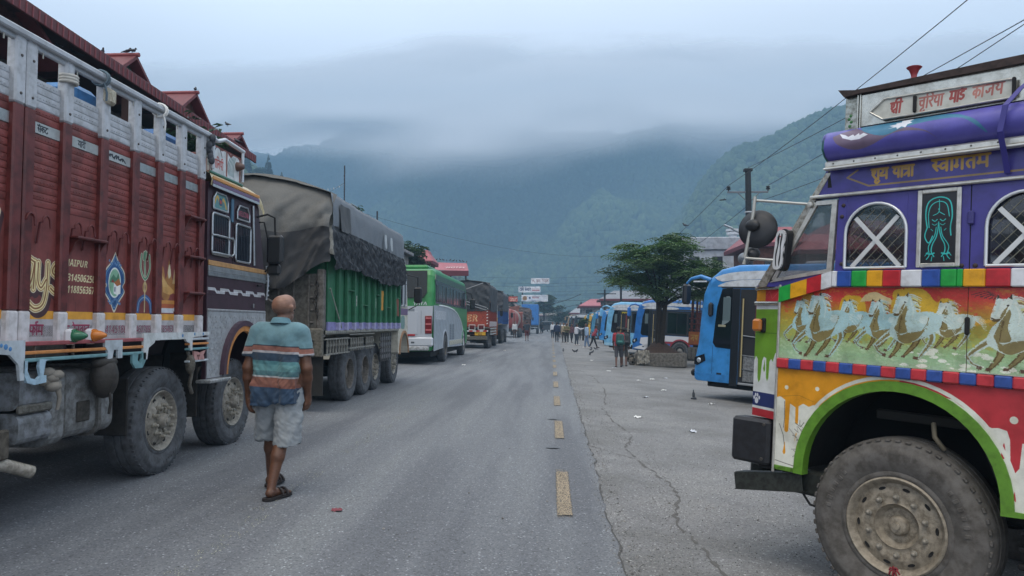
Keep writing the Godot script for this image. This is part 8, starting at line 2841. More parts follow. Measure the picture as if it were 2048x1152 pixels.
func build_far_side() -> void:
	rng.seed = 119
	var t := thing("white_hall", "pale grey hall with a low sheet roof behind the tree", "building", V3(11.5, -.36, -56.0))
	obj("wall", boxed(V3(0, 3.6, 0), V3(5.0, 7.0, 8.0), .03), mat("b4bac2", .7, .0, "dust", 3.0), t)
	obj("roof", boxed(V3(0, 7.5, 0), V3(5.4, .9, 8.4), .06), mat("9aa0a8", .5, .1, "dust", 2.0), t)
	for i in 3:
		obj("window", boxed(V3(-1.6 + i * 1.6, 6.2, 4.02), V3(.7, .8, .06), .01), mat("272c33", .3), t)
	t = thing("roof_vent", "white stacked roof ventilator on the pale hall", "vent", V3(13.2, 7.55, -54.6))
	for q in [[.0, .5, .3], [.5, .2, .45], [.75, .16, .5]]:
		var g := Geo.new()
		g.lathe([V2(0, q[0]), V2(q[2], q[0]), V2(q[2], q[0] + q[1]), V2(0, q[0] + q[1])], Vector3.ZERO, Vector3.RIGHT, Vector3.BACK, Vector3.UP, 14)
		obj("vent_drum", g, mat("b9bdc2", .5), t)
	block("timber_house", "brown timber house with a red tin roof beside the pale hall", V3(13.6, -.36, -47.0), V3(3.2, 6.6, 5.0), "6b4336", "8d4a50", 2)
	block("tin_roof_house", "house with a faded red corrugated roof behind the round mirrors", V3(16.5, -.36, -46.0), V3(4.0, 6.0, 6.0), "5c4a46", "a0555c", 2)
	block("gabled_house", "taller red-roofed house seen past the painted truck's slanting pillar", V3(20.5, -.36, -52.0), V3(5.0, 7.6, 6.0), "6a4a44", "6f3238", 2)
	block("low_shed", "low brown shed between the tree and the blue coach", V3(10.6, -.36, -43.5), V3(3.0, 3.6, 4.0), "7a6a5a", "8d7d6a", 1)
	block("far_red_roof", "far house with a pink tin roof above the yellow-sided coach", V3(7.6, -.36, -118.0), V3(6.0, 4.6, 7.0), "7d7f84", "a8626a", 2)
	block("far_grey_house", "far grey house with clutter on its roof, behind the light blue coach", V3(9.6, -.36, -98.0), V3(6.0, 5.0, 6.0), "75797e", "7c8088", 2)
	block("far_white_house", "small pale house far off beyond the coach row", V3(6.4, -.36, -150.0), V3(5.0, 4.0, 6.0), "a9adb2", "8b8f96", 1)
	block("far_blue_house", "tiny bluish house at the end of the road by the hill", V3(13.5, -.36, -170.0), V3(7.0, 4.5, 6.0), "7f96a8", "6b7f90", 1)
	block("far_brown_house", "dim house among the haze behind the standing people", V3(.5, -.1, -215.0), V3(9.0, 4.0, 6.0), "6f6b66", "77706c", 1)
	block("queue_side_house", "dim grey house beyond the blue box truck", V3(-9.5, .28, -150.0), V3(6.0, 4.5, 9.0), "77746e", "6e5a58", 1)
	t = thing("tree_planter", "low stained concrete planter with heaped earth round the tree", "planter", V3(4.75, -.30, -33.2), -.1)
	var conc := mat("6c6862", .9, .0, "grime", .8, .6)
	for q in [[.0, .3, 1.15, 2.1, .18, .0], [.0, .3, -1.0, 2.1, .18, .0], [-1.0, .28, .05, .18, 2.1, .0], [1.02, .3, .05, .18, 2.1, .0]]:
		obj("planter_wall", boxed(V3(q[0], q[1], q[2]), V3(q[3], .62, q[4]), .05), conc, t)
	var f := FastNoiseLite.new()
	f.frequency = 1.4
	var rows := []
	for r in 9:
		var line := PackedVector3Array()
		for c in 18:
			var a := TAU * c / 18.0
			var rr := r / 8.0
			line.append(V3(cos(a) * .95 * rr, .52 + .72 * pow(1.0 - rr, 1.1) + f.get_noise_2d(cos(a) * rr * 2.0, sin(a) * rr * 2.0) * .1, sin(a) * .95 * rr))
		rows.append(line)
	var g := Geo.new()
	g.grid(rows, false, true)
	obj("heaped_earth", g, mat("4a382e", .95, .0, "grime", .5), t)
	for i in 14:
		g = Geo.new()
		g.ball(Vector3.ZERO, V3(rnd(.12, .22), rnd(.08, .16), rnd(.1, .18)), 7, 5)
		var o := obj("stone", g, mat(["6f6b64", "5b5650", "8a867d"][i % 3], .95, .0, "grime", .4), t)
		o.position = V3(-1.15 + .12 * (i % 4) - .02 * i, .08 + .12 * (i / 4), .5 + rnd(-.5, .8))
		o.rotation = V3(i, i * 2.0, i * .5)
	for i in 3:
		obj("pale_sack", sheet(V3(-.95 + i * .16, .75, 1.3), V3(-.8 + i * .16, .72, 1.3), V3(-.78 + i * .16, .2, 1.34), V3(-1.0 + i * .16, .15, 1.34), 6, 8, Vector3.BACK, .14, 90 + i, 4.0, 3.0), mat("a5a29a", .8, .0, "grime", .4), t)
func build_trees() -> void:
	rng.seed = 127
	var base := V3(4.72, .05, -33.1)
	var t := thing("tree", "spreading feathery-leaved tree growing out of the concrete planter", "tree", base)
	var bark := mat("33291f", .95, .0, "grime", .5)
	var g := Geo.new()
	g.tube(PackedVector3Array([V3(0, .3, 0), V3(-.03, 1.0, 0), V3(.02, 1.9, .02), V3(.0, 2.7, .0)]), .16, 10, true, .12)
	g.tube(PackedVector3Array([V3(.08, .5, .1), V3(.16, 1.3, .12), V3(.26, 2.2, .1), V3(.4, 2.9, .1)]), .13, 8, true, .08)
	obj("trunk", g, bark, t)
	var tips := []
	for i in 84:
		var d := V3(rng.randfn(), rng.randfn(), rng.randfn()).normalized() * pow(rng.randf(), .42)
		var tip := V3(.42, 3.82, 0) + d * V3(2.45, 1.35, 2.1)
		tip.y += .35 * (1.0 - absf(d.x)) - .12 + .25 * sin(d.x * 7.0)
		if i % 5 == 0:
			var br := Geo.new()
			br.tube(PackedVector3Array([V3(0, 2.1 + .5 * rng.randf(), 0), tip * V3(.45, .5, .45) + V3(0, 1.3, 0), tip]), .06, 6, true, .015)
			obj("limb", br, bark, t)
		tips.append([tip, rnd(.7, 1.15), rnd(.6, 1.3)])
	var cg := Geo.new()
	cg.use_col = true
	for tp in tips:
		for i in 30:
			var c: Vector3 = tp[0] + V3(rng.randfn() * .36, rng.randfn() * .10, rng.randfn() * .36) * tp[1]
			var a := rng.randf() * TAU
			var dir := V3(cos(a), rnd(-.35, .1), sin(a)).normalized()
			var side := dir.cross(Vector3.UP).normalized()
			var l := rnd(.4, .72)
			cg.tint = Color(.078, .135, .05) * tp[2] * rnd(.7, 1.4)
			if rng.randf() < .12:
				cg.tint = Color(.11, .16, .045) * rnd(.8, 1.1)
			for j in 5:
				var u := (j + .4) / 5.0
				var w := l * .34 * sin(PI * (u * .8 + .15))
				var p := c + dir * l * u + V3(0, -.12 * u * u, 0)
				for q in [-1.0, 1.0]:
					cg.tri(p, p + dir * .055 * 1.2 + side * q * w * .6 + V3(0, .012, 0), p + dir * .03 + side * q * w - V3(0, .03, 0), Vector3.UP)
					cg.tri(p, p + dir * .03 + side * q * w - V3(0, .03, 0), p - dir * .03 + side * q * w * .6, Vector3.UP)
	obj("crown", cg, leaf_mat(), t)
	for q in [["roadside_tree", "hazy tree standing over the far end of the road", V3(-1.8, 0, -165.0), 6.0, V3(2.4, 2.6, 2.4), 1500, .55], ["roadside_tree", "lower hazy tree beside the road's far end, next to the taller one", V3(1.6, -.1, -178.0), 4.2, V3(3.0, 2.2, 2.4), 1200, .55], ["roadside_tree", "bushy tree between the terrace building and the red tower", V3(-9.2, .28, -48.0), 5.1, V3(1.1, 1.6, 1.6), 900, .36],
			["roadside_tree", "dark tree left of the far blue box truck", V3(-7.5, .28, -125.0), 4.0, V3(2.2, 2.4, 2.4), 1000, .5], ["roadside_tree", "round tree behind the far coaches on the apron", V3(15.0, -.36, -140.0), 4.6, V3(3.4, 2.6, 3.0), 1200, .55], ["roadside_tree", "leafy bush in front of the yellow-sided coach", V3(3.3, -.2, -79.0), 1.9, V3(.6, .6, .6), 260, .3]]:
		var tr := thing(q[0], q[1], "tree", q[2])
		crown(tr, V3(0, q[3], 0), q[4], q[5], q[6], Color(.04, .07, .03), int(-q[2].z))
		obj("trunk", bar(Vector3.ZERO, V3(0, q[3], 0), .09 + q[4].x * .05), bark, tr)
	var spots := [[-127, -300, 13, 1], [-121, -298, 9, 0], [-118, -300, 16, 1], [-113, -302, 12, 1], [-110, -300, 8, 0], [-106, -304, 11, 1], [-103, -300, 12, 0], [-98, -300, 9, 1], [-94, -302, 9, 0], [-89, -298, 7, 0], [-84, -300, 8, 1], [-78, -300, 6, 0], [-70, -296, 6, 0], [-132, -306, 11, 0]]
	var words := ["", "", "tallest, slender", "", "", "", "", "", "", "", "", "", "", ""]
	var i := 0
	for s in spots:
		var y := land(s[0], s[1])
		var fir: bool = s[3] == 1
		var place: String = ["just over the cargo truck's cab roof", "first round-headed one uphill", "tallest of the row", "second tallest, downhill of the tallest", "small one between two firs", "above the back of the grey tarpaulin", "broad one above the grey tarpaulin", "thin one downhill of the broad tree", "fourth from the downhill end", "third from the downhill end", "last fir downhill", "second lowest", "lowest of all on the slope", "highest up the slope"][i]
		var tr := thing("hill_fir" if fir else "hill_tree", ("dark fir on the misty hill shoulder, " if fir else "round-headed tree on the misty hill shoulder, ") + place, "tree", V3(s[0], y - .5, s[1]), .0, "trees on the hill shoulder")
		obj("trunk", bar(Vector3.ZERO, V3(0, s[2] * .8, 0), .25), bark, tr)
		if fir:
			var fg := Geo.new()
			fg.use_col = true
			for k in 130:
				var u := pow(rng.randf(), .8)
				var a := rng.randf() * TAU
				var rr: float = s[2] * .22 * (1.0 - u) + .3
				var p := V3(0, s[2] * (.12 + .88 * u), 0)
				var e := p + V3(cos(a) * rr, -.5, sin(a) * rr)
				var sd := V3(-sin(a), 0, cos(a)) * rr * .35
				fg.tint = Color(.022, .042, .024) * rnd(.7, 1.3)
				fg.tri(p, e + sd, e - sd, Vector3.UP)
				fg.tri(p - V3(0, .5, 0), e + sd * .5, e - sd * .5 - V3(0, .6, 0), Vector3.UP)
			obj("crown", fg, leaf_mat(), tr)
		else:
			crown(tr, V3(0, s[2] * .68, 0), V3(s[2] * .32, s[2] * .32, s[2] * .32), 420, 1.1, Color(.035, .06, .028), 300 + i)
		i += 1
func wire(called: String, label: String, a: Vector3, b: Vector3, sag: float, r := .012) -> void:
	var pts := PackedVector3Array()
	for i in 17:
		var u := i / 16.0
		pts.append(a.lerp(b, u) - V3(0, sag * 4.0 * u * (1.0 - u), 0))
	var g := Geo.new()
	g.tube(pts, r, 5, false)
	tag(obj(called, g, mat("17181b", .6)), label, "cable")
func build_poles() -> void:
	rng.seed = 131
	var dark := mat("1f2024", .6, .2, "grime", .6)
	var t := thing("utility_pole", "dark steel power pole with a crossarm, rising behind the round mirrors", "pole", V3(10.0, -.36, -38.0))
	var g := Geo.new()
	g.tube(PackedVector3Array([V3(0, 0, 0), V3(.0, 5, 0), V3(0, 9.75, 0)]), .19, 12, true, .15)
	obj("post", g, dark, t)
	obj("pole_head", boxed(V3(0, 9.75, 0), V3(.42, .14, .3), .02), dark, t)
	obj("crossarm", boxed(V3(-.03, 8.62, .0), V3(2.05, .09, .09), .01), mat("6c7176", .6, .3), t)
	for q in [-1, 1]:
		obj("arm_brace", bar(V3(0, 8.05, .05), V3(q * .55, 8.58, .05), .025), mat("6c7176", .6, .3), t)
		var ig := Geo.new()
		ig.lathe([V2(.03, 0), V2(.03, .08), V2(.11, .09), V2(.12, .14), V2(.06, .17), V2(.10, .2), V2(.09, .26), V2(0, .28)], V3(q * .99, 8.66, 0), Vector3.RIGHT, Vector3.BACK, Vector3.UP, 12)
		obj("insulator", ig, mat("191a1d", .3), t)
	for i in 4:
		var rg := Geo.new()
		rg.lathe([V2(.19, 0), V2(.2, .03), V2(.19, .06)], V3(0, 6.9 + i * .22, 0), Vector3.RIGHT, Vector3.BACK, Vector3.UP, 12)
		obj("pole_band", rg, mat("b9bcc0", .5), t)
	obj("lamp_arm", bar(V3(0, 6.3, 0), V3(-.9, 6.75, .1), .05), mat("8d9398", .5), t)
	obj("street_lamp_head", boxed(V3(-1.05, 6.84, .1), V3(.5, .1, .18), .04, Basis(Vector3.BACK, -.4)), mat("9da3a8", .4), t)
	for q in [[6.95, -75.0, 6.4, "dark pole with a crossarm behind the far coaches"], [6.1, -86.0, 5.9, "thin far pole with a slanting arm beyond the light blue coach"], [4.9, -125.0, 5.5, "far pole rising by the pink tin roof"], [-5.6, -140.0, 8.5, "far pole on the queue side of the road"]]:
		var p := thing("far_pole", q[3], "pole", V3(q[0], gy(q[0]), q[1]))
		obj("post", bar(Vector3.ZERO, V3(0, q[2], 0), .12), dark, p)
		obj("crossarm", boxed(V3(.2, q[2] - .5, 0), V3(2.2, .1, .1), .02), dark, p)
	var pl := V3(9.0, 8.6, -38.0)
	var pr := V3(11.0, 8.6, -38.0)
	wire("power_line", "overhead wire meeting the crossarm's road-side insulator", pl, V3(8.9, 9.4, 4.0), .5)
	wire("power_line", "overhead wire meeting the crossarm's outer insulator", pr, V3(10.6, 9.2, 4.0), .5)
	wire("power_line", "overhead wire crossing above the name board toward the pole's head", V3(10.0, 9.5, -38.0), V3(10.4, 7.4, 4.0), .3)
	wire("power_line", "lower overhead wire leaving the picture beside the steel roof box", V3(10.0, 7.6, -38.0), V3(9.6, 5.6, 4.0), .3)
	wire("power_line", "wire with a perched bird running from the pole to the far coaches", pl, V3(6.5, 5.9, -75.0), .5)
	wire("power_line", "second wire from the pole down to the far coaches", V3(10.0, 7.6, -38.0), V3(7.3, 5.6, -75.0), .6)
	wire("power_line", "long wire strung from the terrace roof across the valley", V3(-9.2, 7.0, -36.0), V3(9.5, 8.9, -75.0), 1.2, .007)
	wire("power_line", "thick sagging cable over the road below the banners", V3(-5.6, 5.4, -140.0), V3(4.9, 6.6, -125.0), .9, .05)
	wire("power_line", "thinner cable over the road just under the thick one", V3(-5.6, 4.6, -140.0), V3(4.9, 5.0, -125.0), .6, .03)
	bird("wire_bird", "dark bird perched on the wire beyond the crossarm", V3(8.38, 7.62, -46.8), 1.0, 1.3)
	var fly := thing("flying_bird", "bird gliding beside the power pole's crossarm", "bird", V3(9.2, 8.2, -40.0))
	obj("body", flesh([[V3(-.12, 0, 0), V3(.14, .02, 0), .035, .03], [V3(0, 0, 0), V3(.02, .07, -.22), .03, .01], [V3(0, 0, 0), V3(.02, .05, .22), .03, .01], [V3(-.12, 0, 0), V3(-.24, -.01, 0), .03, .012]], .012, .02), mat("23262b", .6), fly)
func build_banners() -> void:
	var B := [["road_banner", "topmost white banner hung across the road", V3(-3.53, 8.35, -125.0), 3.1, .95, "1 8 _ sa na _ na e pa A la", "white"], ["road_banner", "middle white banner, ragged along its lower edge", V3(-5.33, 6.6, -118.0), 3.5, .92, "Ta A i ma _ sa e na Ta ra", "white"], ["road_banner", "lowest white banner with a round tan emblem", V3(-4.6, 4.95, -112.0), 4.0, 1.0, "", "emblem"], ["road_banner", "red banner showing beside the tarped trucks", V3(-6.5, 4.9, -111.0), 1.35, .78, "", "red"]]
	for b in B:
		var t := thing(b[0], b[1], "banner", b[2], .0, "banners strung over the road")
		var w: float = b[3]
		var h: float = b[4]
		var k := Ink.new(int(w * 90), int(h * 90), hexa("c98a7c" if b[6] == "red" else "d6d9de"), Rect2(0, 0, w, h))
		if b[6] == "red":
			k.rect(0, 0, w, h, hexa("b5503f"))
			k.text("SALE", V2(.3, .3), .26, hexa("e3c7b8"))
			k.rect(.2, .12, 1.1, .2, hexa("dcb9a8"))
			k.disc(V2(1.15, .5), .1, hexa("d8c0b0"))
		elif b[6] == "emblem":
			k.disc(V2(.5, .5), .36, hexa("a98a68"))
			k.disc(V2(.5, .5), .24, hexa("8a6a4c"))
			k.disc(V2(1.25, .55), .17, hexa("4f5a78"))
			script_line(k, "sva A ga ta ma", V2(1.6, .45), .26, .05, hexa("8a4a50"))
			k.rect(1.1, .18, 2.9, .24, hexa("7c8294"))
			k.rect(1.3, .08, 2.6, .13, hexa("9398a8"))
		else:
			script_line(k, b[5], V2(.18, .26), .42, .07, hexa("8a6a6c" if b[2].y > 7.5 else "3f4660"), .0, .95 if b[2].y > 7.5 else .7)
			if b[2].y < 7.5:
				k.rect(2.15, .2, 3.35, .36, hexa("b0767a"))
				k.rect(2.15, .48, 3.35, .56, hexa("b0767a"))
		var f := FastNoiseLite.new()
		f.frequency = .6
		var rows := []
		for r in 5:
			var line := PackedVector3Array()
			for i in 15:
				var u := i / 14.0
				line.append(V3(u * w, h * (1.0 - r / 4.0) + (.03 * sin(u * 20.0) if r == 4 else .0), f.get_noise_2d(u * 6.0, r * .7 + b[2].y) * .16))
			rows.append(line)
		var g := Geo.new()
		g.grid(rows)
		for i in g.uv.size():
			g.uv[i] = V2(g.v[i].x / w, 1.0 - clampf(g.v[i].y / h, 0, 1))
		obj("cloth", g, printed(k.tex(), .7), t)
		for y in [.02, h - .02]:
			obj("cord", bar(V3(-6.0 - (b[2].x + 6.0), y + .2, 0), V3(0, y, 0), .012, 4), mat("2b2d31", .7), t)
			obj("cord", bar(V3(w, y, 0), V3(10.0 - b[2].x, y + .3, 0), .012, 4), mat("2b2d31", .7), t)
func build_road() -> void:
	rng.seed = 61
	var road := asphalt("6e7175", 0)
	var apron := asphalt("777879", 1)
	var g := Geo.new()
	var f := FastNoiseLite.new()
	f.frequency = .35
	var zs := []
	var z := 12.0
	while z > -240.0:
		zs.append(z)
		z -= .12 if z > -16.0 else (.5 if z > -60.0 else 4.0)
	var edge := func(zz: float) -> float:
		return .44 + .0035 * (-zz) + .05 * f.get_noise_1d(zz * 3.0) + .03 * f.get_noise_1d(zz * 14.0)
	var slab := func(x0: Callable, x1: Callable, up: float, w: int, geo: Geo) -> void:
		for i in zs.size() - 1:
			for c in w:
				var q := []
				for st in [[i, c], [i, c + 1], [i + 1, c + 1], [i + 1, c]]:
					var zz: float = zs[st[0]]
					var x: float = lerpf(x0.call(zz), x1.call(zz), float(st[1]) / w)
					q.append(V3(x, gy(x) + up, zz))
				geo.quad(q[0], q[1], q[2], q[3], Vector3.UP)
	slab.call(func(_z): return -7.9, edge, .0, 4, g)
	for i in zs.size() - 1:
		var a := V3(edge.call(zs[i]), 0, zs[i])
		var b := V3(edge.call(zs[i + 1]), 0, zs[i + 1])
		a.y = gy(a.x)
		b.y = gy(b.x)
		g.quad(a, b, b + V3(.004, -.016, 0), a + V3(.004, -.016, 0), Vector3.RIGHT)
	var rd := struct("road", g, road)
	g = Geo.new()
	slab.call(func(zz): return edge.call(zz) - .02, func(_z): return 13.9, -.008, 6, g)
	struct("bus_park_apron", g, apron)
	g = Geo.new()
	for i in zs.size() - 1:
		if zs[i] < -45.0 or f.get_noise_1d(zs[i] * 5.0 + 300.0) < -.18:
			continue
		var a: float = edge.call(zs[i])
		var b: float = edge.call(zs[i + 1])
		var w0 := .008 + .02 * absf(f.get_noise_1d(zs[i] * 9.0))
		g.quad(V3(a - .004, gy(a) + .003, zs[i]), V3(a + w0, gy(a) - .003, zs[i]), V3(b + w0, gy(b) - .003, zs[i + 1]), V3(b - .004, gy(b) + .003, zs[i + 1]), Vector3.UP)
	struct("pavement_joint", g, mat("4b4a48", .95))
	var k := Ink.new(96, 512, Color(0, 0, 0, 0), Rect2(0, 0, .1875, 1))
	k.rect(.008, .01, .18, .99, hexa("988a74"))
	for i in 2600:
		var p := V2(rnd(0, 1), rnd(0, 1))
		k.im.fill_rect(Rect2i(int(p.x * 192), int(p.y * 1024), 1 + rng.randi() % 7, 1 + rng.randi() % 9), Color(0, 0, 0, 0) if rng.randf() < .75 else hexa("83796a"))
	for i in 700:
		var e := rng.randi() % 2
		var w := 3 + rng.randi() % 14
		k.im.fill_rect(Rect2i(0 if e else 192 - w - 6, rng.randi() % 1020, w + 6, 2 + rng.randi() % 7), Color(0, 0, 0, 0))
	for i in 240:
		k.im.fill_rect(Rect2i(rng.randi() % 180, (rng.randi() % 60) if i % 2 else 970 + rng.randi() % 50, 4 + rng.randi() % 20, 3 + rng.randi() % 12), Color(0, 0, 0, 0))
	var paint := printed(k.tex(), .85, true)
	for i in 24:
		var z0 := -6.02 - i * 4.08
		var dg := Geo.new()
		var x0 := .1 - .0018 * i
		for j in 2:
			pass
		dg.quad(V3(x0 - .075, gy(x0) + .004, z0), V3(x0 + .075, gy(x0) + .004, z0), V3(x0 + .075, gy(x0) + .004, z0 - 2.0), V3(x0 - .075, gy(x0) + .004, z0 - 2.0), Vector3.UP)
		var o := MeshInstance3D.new()
		o.name = "centre_line_marking"
		o.mesh = dg.mesh(paint)
		rd.add_child(o, true)
	var k2 := Ink.new(64, 512, Color(0, 0, 0, 0), Rect2(0, 0, 1, 1))
	for i in 380:
		var y := rng.randf()
		var dens := .5 + .5 * sin(y * 17.0) * sin(y * 5.3)
		if rng.randf() < dens:
			k2.im.fill_rect(Rect2i(int(rng.randf() * 120), int(y * 1020), 2 + rng.randi() % 9, 2 + rng.randi() % 14), hexa(["a9aa9c", "8f938c", "b7b7a6"][rng.randi() % 3]))
	var worn := printed(k2.tex(), .9, true)
	for q in [[-2.22, -4.3, 1.4], [-2.31, -5.8, 1.6], [-2.36, -8.4, 2.4], [-2.4, -11.4, 3.2]]:
		var dg := Geo.new()
		var yy := gy(q[0]) + .004
		dg.quad(V3(q[0] - .08, yy, q[1]), V3(q[0] + .08, yy - .005, q[1]), V3(q[0] + .06, yy - .005, q[1] - q[2]), V3(q[0] - .1, yy, q[1] - q[2]), Vector3.UP)
		var o := MeshInstance3D.new()
		o.name = "edge_line_marking"
		o.mesh = dg.mesh(worn)
		rd.add_child(o, true)
	var crack := mat("575552", .95)
	for q in [["1.02,-3.6 1.12,-5.0 1.02,-6.2 1.2,-7.4 1.08,-8.5 .95,-9.8 1.15,-11 1.02,-12.5 .95,-15", .025], ["1.05,-8.9 .8,-9.3 .55,-9.7 .5,-9.75", .016], ["1.05,-15 1.3,-19 1.25,-24", .03]]:
		var dg := Geo.new()
		var pts := curve(pv(q[0]), 12)
		for i in pts.size() - 1:
			var a: Vector2 = pts[i] + V2(rnd(-.025, .025), 0)
			pts[i] = a
			if i == 0 or rng.randf() < .22:
				continue
			var b: Vector2 = pts[i - 1]
			var d: Vector2 = (a - b).orthogonal().normalized() * q[1] * rnd(.1, .8)
			dg.quad(V3(b.x - d.x, gy(b.x) - .004, b.y - d.y), V3(b.x + d.x, gy(b.x) - .004, b.y + d.y), V3(a.x + d.x, gy(a.x) - .004, a.y + d.y), V3(a.x - d.x, gy(a.x) - .004, a.y - d.y), Vector3.UP)
		struct("pavement_crack", dg, crack)
	for q in [[.0, -9.4, .09], [.02, -12.2, .1], [-.9, -4.1, .06], [.35, -3.75, .04]]:
		var dg := Geo.new()
		var m := 18
		for i in m:
			var a := TAU * i / m
			var b := TAU * (i + 1) / m
			var ra: float = q[2] * (1.0 + .3 * sin(i * 2.7))
			var rb: float = q[2] * (1.0 + .3 * sin(((i + 1) % m) * 2.7))
			var c := V3(q[0], gy(q[0]) + .003, q[1])
			dg.tri(c, c + V3(cos(a) * ra, 0, sin(a) * ra * .7), c + V3(cos(b) * rb, 0, sin(b) * rb * .7), Vector3.UP)
		var o := MeshInstance3D.new()
		o.name = "oil_stain"
		o.mesh = dg.mesh(mat("585b5f", .65))
		rd.add_child(o, true)
	var sg := Geo.new()
	sg.ball(Vector3.ZERO, V3(1, .55, .8), 6, 4)
	var mm := MultiMesh.new()
	mm.transform_format = MultiMesh.TRANSFORM_3D
	var cm := mat("ffffff", .95).duplicate()
	cm.vertex_color_use_as_albedo = true
	mm.use_colors = true
	sg.use_col = false
	var sm := sg.mesh(cm)
	mm.mesh = sm
	mm.instance_count = 20000
	for i in 20000:
		var d := 3.0 + 26.0 * pow(rng.randf(), 1.9)
		var x := rnd(.5, .62 + d * .42)
		if i % 6 == 0:
			x = edge.call(-d) + rnd(-.06, .16)
		elif i % 7 == 0:
			x = 1.04 + .16 * sin(d * .9) + rng.randfn() * .09
		elif i % 11 == 0:
			x = rnd(-d * .5, .4)
		x = clampf(x, -7.0, 13.0)
		var s := rnd(.002, .0065) * (1.0 if i % 40 else 2.2)
		mm.set_instance_transform(i, Transform3D(Basis(Vector3.UP, rnd(0, TAU)).scaled(V3(s, s, s)), V3(x, gy(x) - (.006 if x > .5 else -.001), -d)))
		var v := rnd(.08, .34)
		mm.set_instance_color(i, Color(v, v * .98, v * .94))
	var mi := MultiMeshInstance3D.new()
	mi.multimesh = mm
	mi.name = "loose_gravel"
	mi.set_meta("kind", "stuff")
	add_child(mi)
	litter()
func asphalt(c: String, which: int) -> StandardMaterial3D:
	var n := 1024
	var m := StandardMaterial3D.new()
	var base := hexa(c).srgb_to_linear()
	var ink := Image.create(n, n, false, Image.FORMAT_RGB8)
	ink.fill(hexa(c))
	for i in 90000:
		var v := rng.randf()
		var k := 1.0
		if v < .55:
			k = rnd(.5, .92)
		elif v < .93:
			k = rnd(1.05, 1.5)
		else:
			k = rnd(1.7, 3.0)
		var col := Color(minf(base.r * k, 1), minf(base.g * k, 1), minf(base.b * k, 1)).linear_to_srgb()
		var w := 1 + rng.randi() % (4 if k < 1.5 else 4)
		ink.fill_rect(Rect2i(rng.randi() % n, rng.randi() % n, w, 1 + rng.randi() % 4), col)
	ink.resize(n, n)
	m.albedo_texture = ImageTexture.create_from_image(ink)
	m.uv1_triplanar = true
	m.uv1_world_triplanar = true
	m.uv1_scale = Vector3.ONE / 3.6
	m.roughness = .78
	m.metallic_specular = .45
	m.detail_enabled = true
	m.detail_blend_mode = BaseMaterial3D.BLEND_MODE_MUL
	var t := NoiseTexture2D.new()
	var f := FastNoiseLite.new()
	f.seed = 90 + which
	f.frequency = .006
	f.fractal_octaves = 6
	f.fractal_gain = .6
	t.width = 512
	t.height = 512
	t.seamless = true
	t.noise = f
	var gr := Gradient.new()
	gr.offsets = PackedFloat32Array([.25, .5, .75])
	gr.colors = PackedColorArray([Color(.84, .84, .85), Color(.94, .94, .94), Color(1, 1, .99)] if which == 0 else [Color(.86, .85, .83), Color(.94, .93, .92), Color(1, .99, .97)])
	t.color_ramp = gr
	m.detail_albedo = t
	m.detail_uv_layer = BaseMaterial3D.DETAIL_UV_2
	m.uv2_triplanar = true
	m.uv2_world_triplanar = true
	m.uv2_scale = V3(1.0 / 3.2, 1.0 / 3.2, 1.0 / 46.0) if which == 0 else Vector3.ONE / 6.0
	m.heightmap_enabled = true
	m.heightmap_scale = .25
	m.heightmap_texture = grain("stones")
	return m
func litter() -> void:
	var sorts := [["paper_scrap", "d3d4d2", "crumpled white paper scrap", "paper"], ["plastic_wrapper", "b9bdc4", "flattened pale plastic wrapper", "wrapper"], ["dry_leaf", "3b352c", "curled dark leaf", "leaf"]]
	var where := [[-1.72, -5.9, 2, "7a3f48", "reddish wrapper on the road beside the walking man"], [2.6, -22.6, 0, "", "white paper scrap on the apron before the walking boy"], [3.15, -23.6, 0, "", "white paper scrap on the apron between the boy and the blue coach"],
		[2.15, -17.2, 1, "", "pale wrapper on the open apron midway to the tree"], [3.5, -16.6, 0, "", "white scrap near the bumper of the blue coach"], [1.5, -13.2, 0, "", "small white scrap beside the apron crack"], [2.2, -11.8, 1, "", "pale wrapper lying nearest the painted truck"],
		[2.9, -19.5, 0, "", "white scrap beside the dark bottle on the apron"], [3.7, -24.5, 1, "", "pale wrapper near the foot of the tree planter"], [2.0, -26.5, 0, "", "white scrap close behind the pigeons"], [-3.1, -25.9, 0, "", "white scrap by the rear wheel of the green coach"], [-2.75, -28.6, 0, "", "white scrap on the road edge ahead of the green coach"],
		[-2.6, -40.5, 0, "", "white scrap on the road by the orange-tailed truck"], [-.62, -3.72, 2, "", "dark leaf on the road closest to the camera"], [1.8, -34.0, 0, "", "white scrap on the apron below the light blue bus"], [2.4, -29.0, 1, "", "pale wrapper beside the standing boy's feet"]]
	var i := 0
	for w in where:
		var s: Array = sorts[w[2]]
		var col: String = w[3] if w[3] else s[1]
		var g := sheet(V3(-.06, .004, -.04), V3(.06, .004, -.05), V3(.07, .004, .04), V3(-.05, .004, .05), 6, 5, Vector3.UP, .035, 200 + i, 3.0, 3.0, .02)
		var m := obj(s[0], g, mat(col, .8))
		m.position = V3(w[0], gy(w[0]) + (.006 if w[0] < .5 else .0), w[1])
		m.rotation.y = i * 1.3
		m.scale = Vector3.ONE * (.7 if w[2] == 2 else 1.1)
		tag(m, w[4], "litter")
		i += 1
	var t := thing("bottle", "small dark bottle standing on the apron before the blue coach", "bottle", V3(3.3, gy(3.3) - .006, -17.6))
	var g := Geo.new()
	g.lathe([V2(0, 0), V2(.07, 0), V2(.07, .03), V2(.03, .05), V2(.03, .14), V2(.012, .18), V2(.012, .22), V2(0, .22)], Vector3.ZERO, Vector3.RIGHT, Vector3.BACK, Vector3.UP, 12)
	obj("body", g, mat("2f3236", .4), t)
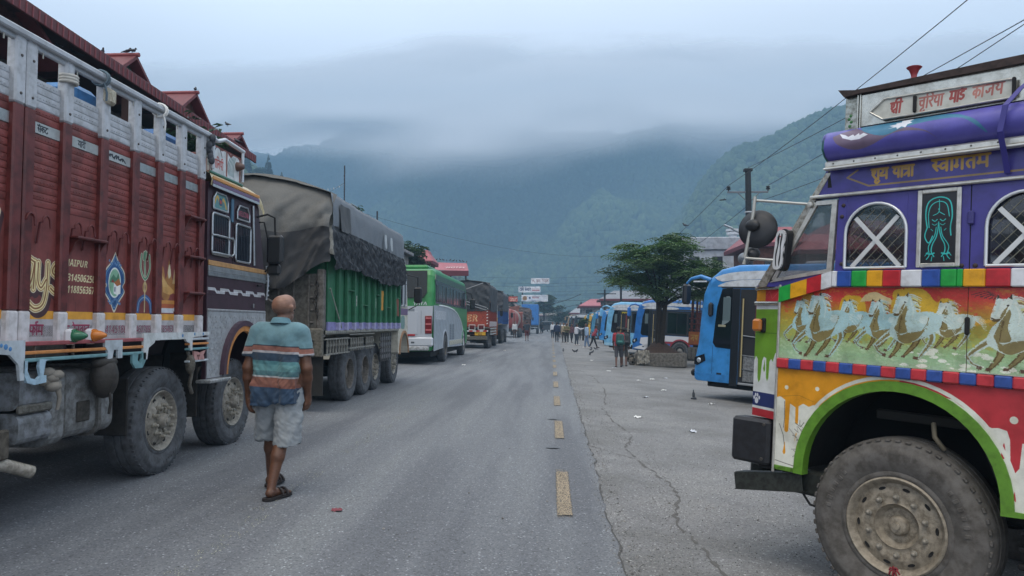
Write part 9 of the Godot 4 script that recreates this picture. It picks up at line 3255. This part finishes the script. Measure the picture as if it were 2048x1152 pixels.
func _ready() -> void:
	var cam := Camera3D.new()
	cam.name = "camera"
	add_child(cam)
	cam.keep_aspect = Camera3D.KEEP_HEIGHT
	cam.fov = rad_to_deg(2.0 * atan(576.0 / 1480.0))
	cam.far = 4000.0
	cam.near = .05
	cam.position = V3(0, 1.55, 0)
	cam.rotation = V3(deg_to_rad(2.785), deg_to_rad(3.09), 0)
	cam.current = true
	var we := WorldEnvironment.new()
	we.name = "world"
	var e := Environment.new()
	e.background_mode = Environment.BG_SKY
	var sky := Sky.new()
	var sm := ProceduralSkyMaterial.new()
	sm.sky_top_color = Color(.885, .89, .90)
	sm.sky_horizon_color = Color(.46, .488, .533)
	sm.sky_curve = 1.5
	sm.ground_bottom_color = Color(.3, .3, .3)
	sm.ground_horizon_color = Color(.5, .54, .58)
	sm.sky_energy_multiplier = 1.6
	sm.sky_cover = sky_cloud()
	sky.sky_material = sm
	e.sky = sky
	e.tonemap_mode = Environment.TONE_MAPPER_LINEAR
	e.tonemap_exposure = 1.6
	e.sdfgi_enabled = true
	e.ssao_enabled = true
	e.ssil_enabled = true
	e.fog_enabled = true
	e.fog_density = .00115
	e.fog_light_color = Color(.66, .85, 1.0)
	we.environment = e
	add_child(we)
	var sun := DirectionalLight3D.new()
	sun.name = "sun"
	sun.light_energy = .5
	sun.light_angular_distance = 40.0
	sun.light_color = Color(1.0, .97, .93)
	sun.shadow_enabled = true
	sun.rotation = V3(deg_to_rad(-68), deg_to_rad(-25), 0)
	add_child(sun)
	build_land()
	build_cloud()
	build_red_truck()
	build_green_truck()
	build_green_bus()
	build_orange_truck()
	build_far_queue()
	build_painted_truck()
	build_coaches()
	build_people()
	build_birds()
	build_near_building()
	build_terrace_building()
	build_small_roofs()
	build_far_side()
	build_trees()
	build_poles()
	build_banners()
	build_road()
func sky_cloud() -> Texture2D:
	var im := Image.create(512, 256, false, Image.FORMAT_RGBA8)
	var f := FastNoiseLite.new()
	f.seed = 21
	f.frequency = 1.3
	f.fractal_octaves = 4
	for y in 128:
		for x in 512:
			var a := PI * (.5 - (y + .5) / 256.0)
			var b := TAU * x / 512.0
			var v := f.get_noise_3d(cos(a) * cos(b), sin(a) * 2.2, cos(a) * sin(b))
			im.set_pixel(x, y, Color(.8, .9, 1.0, clampf(.06 + v * .12, 0, .2)))
	return ImageTexture.create_from_image(im)
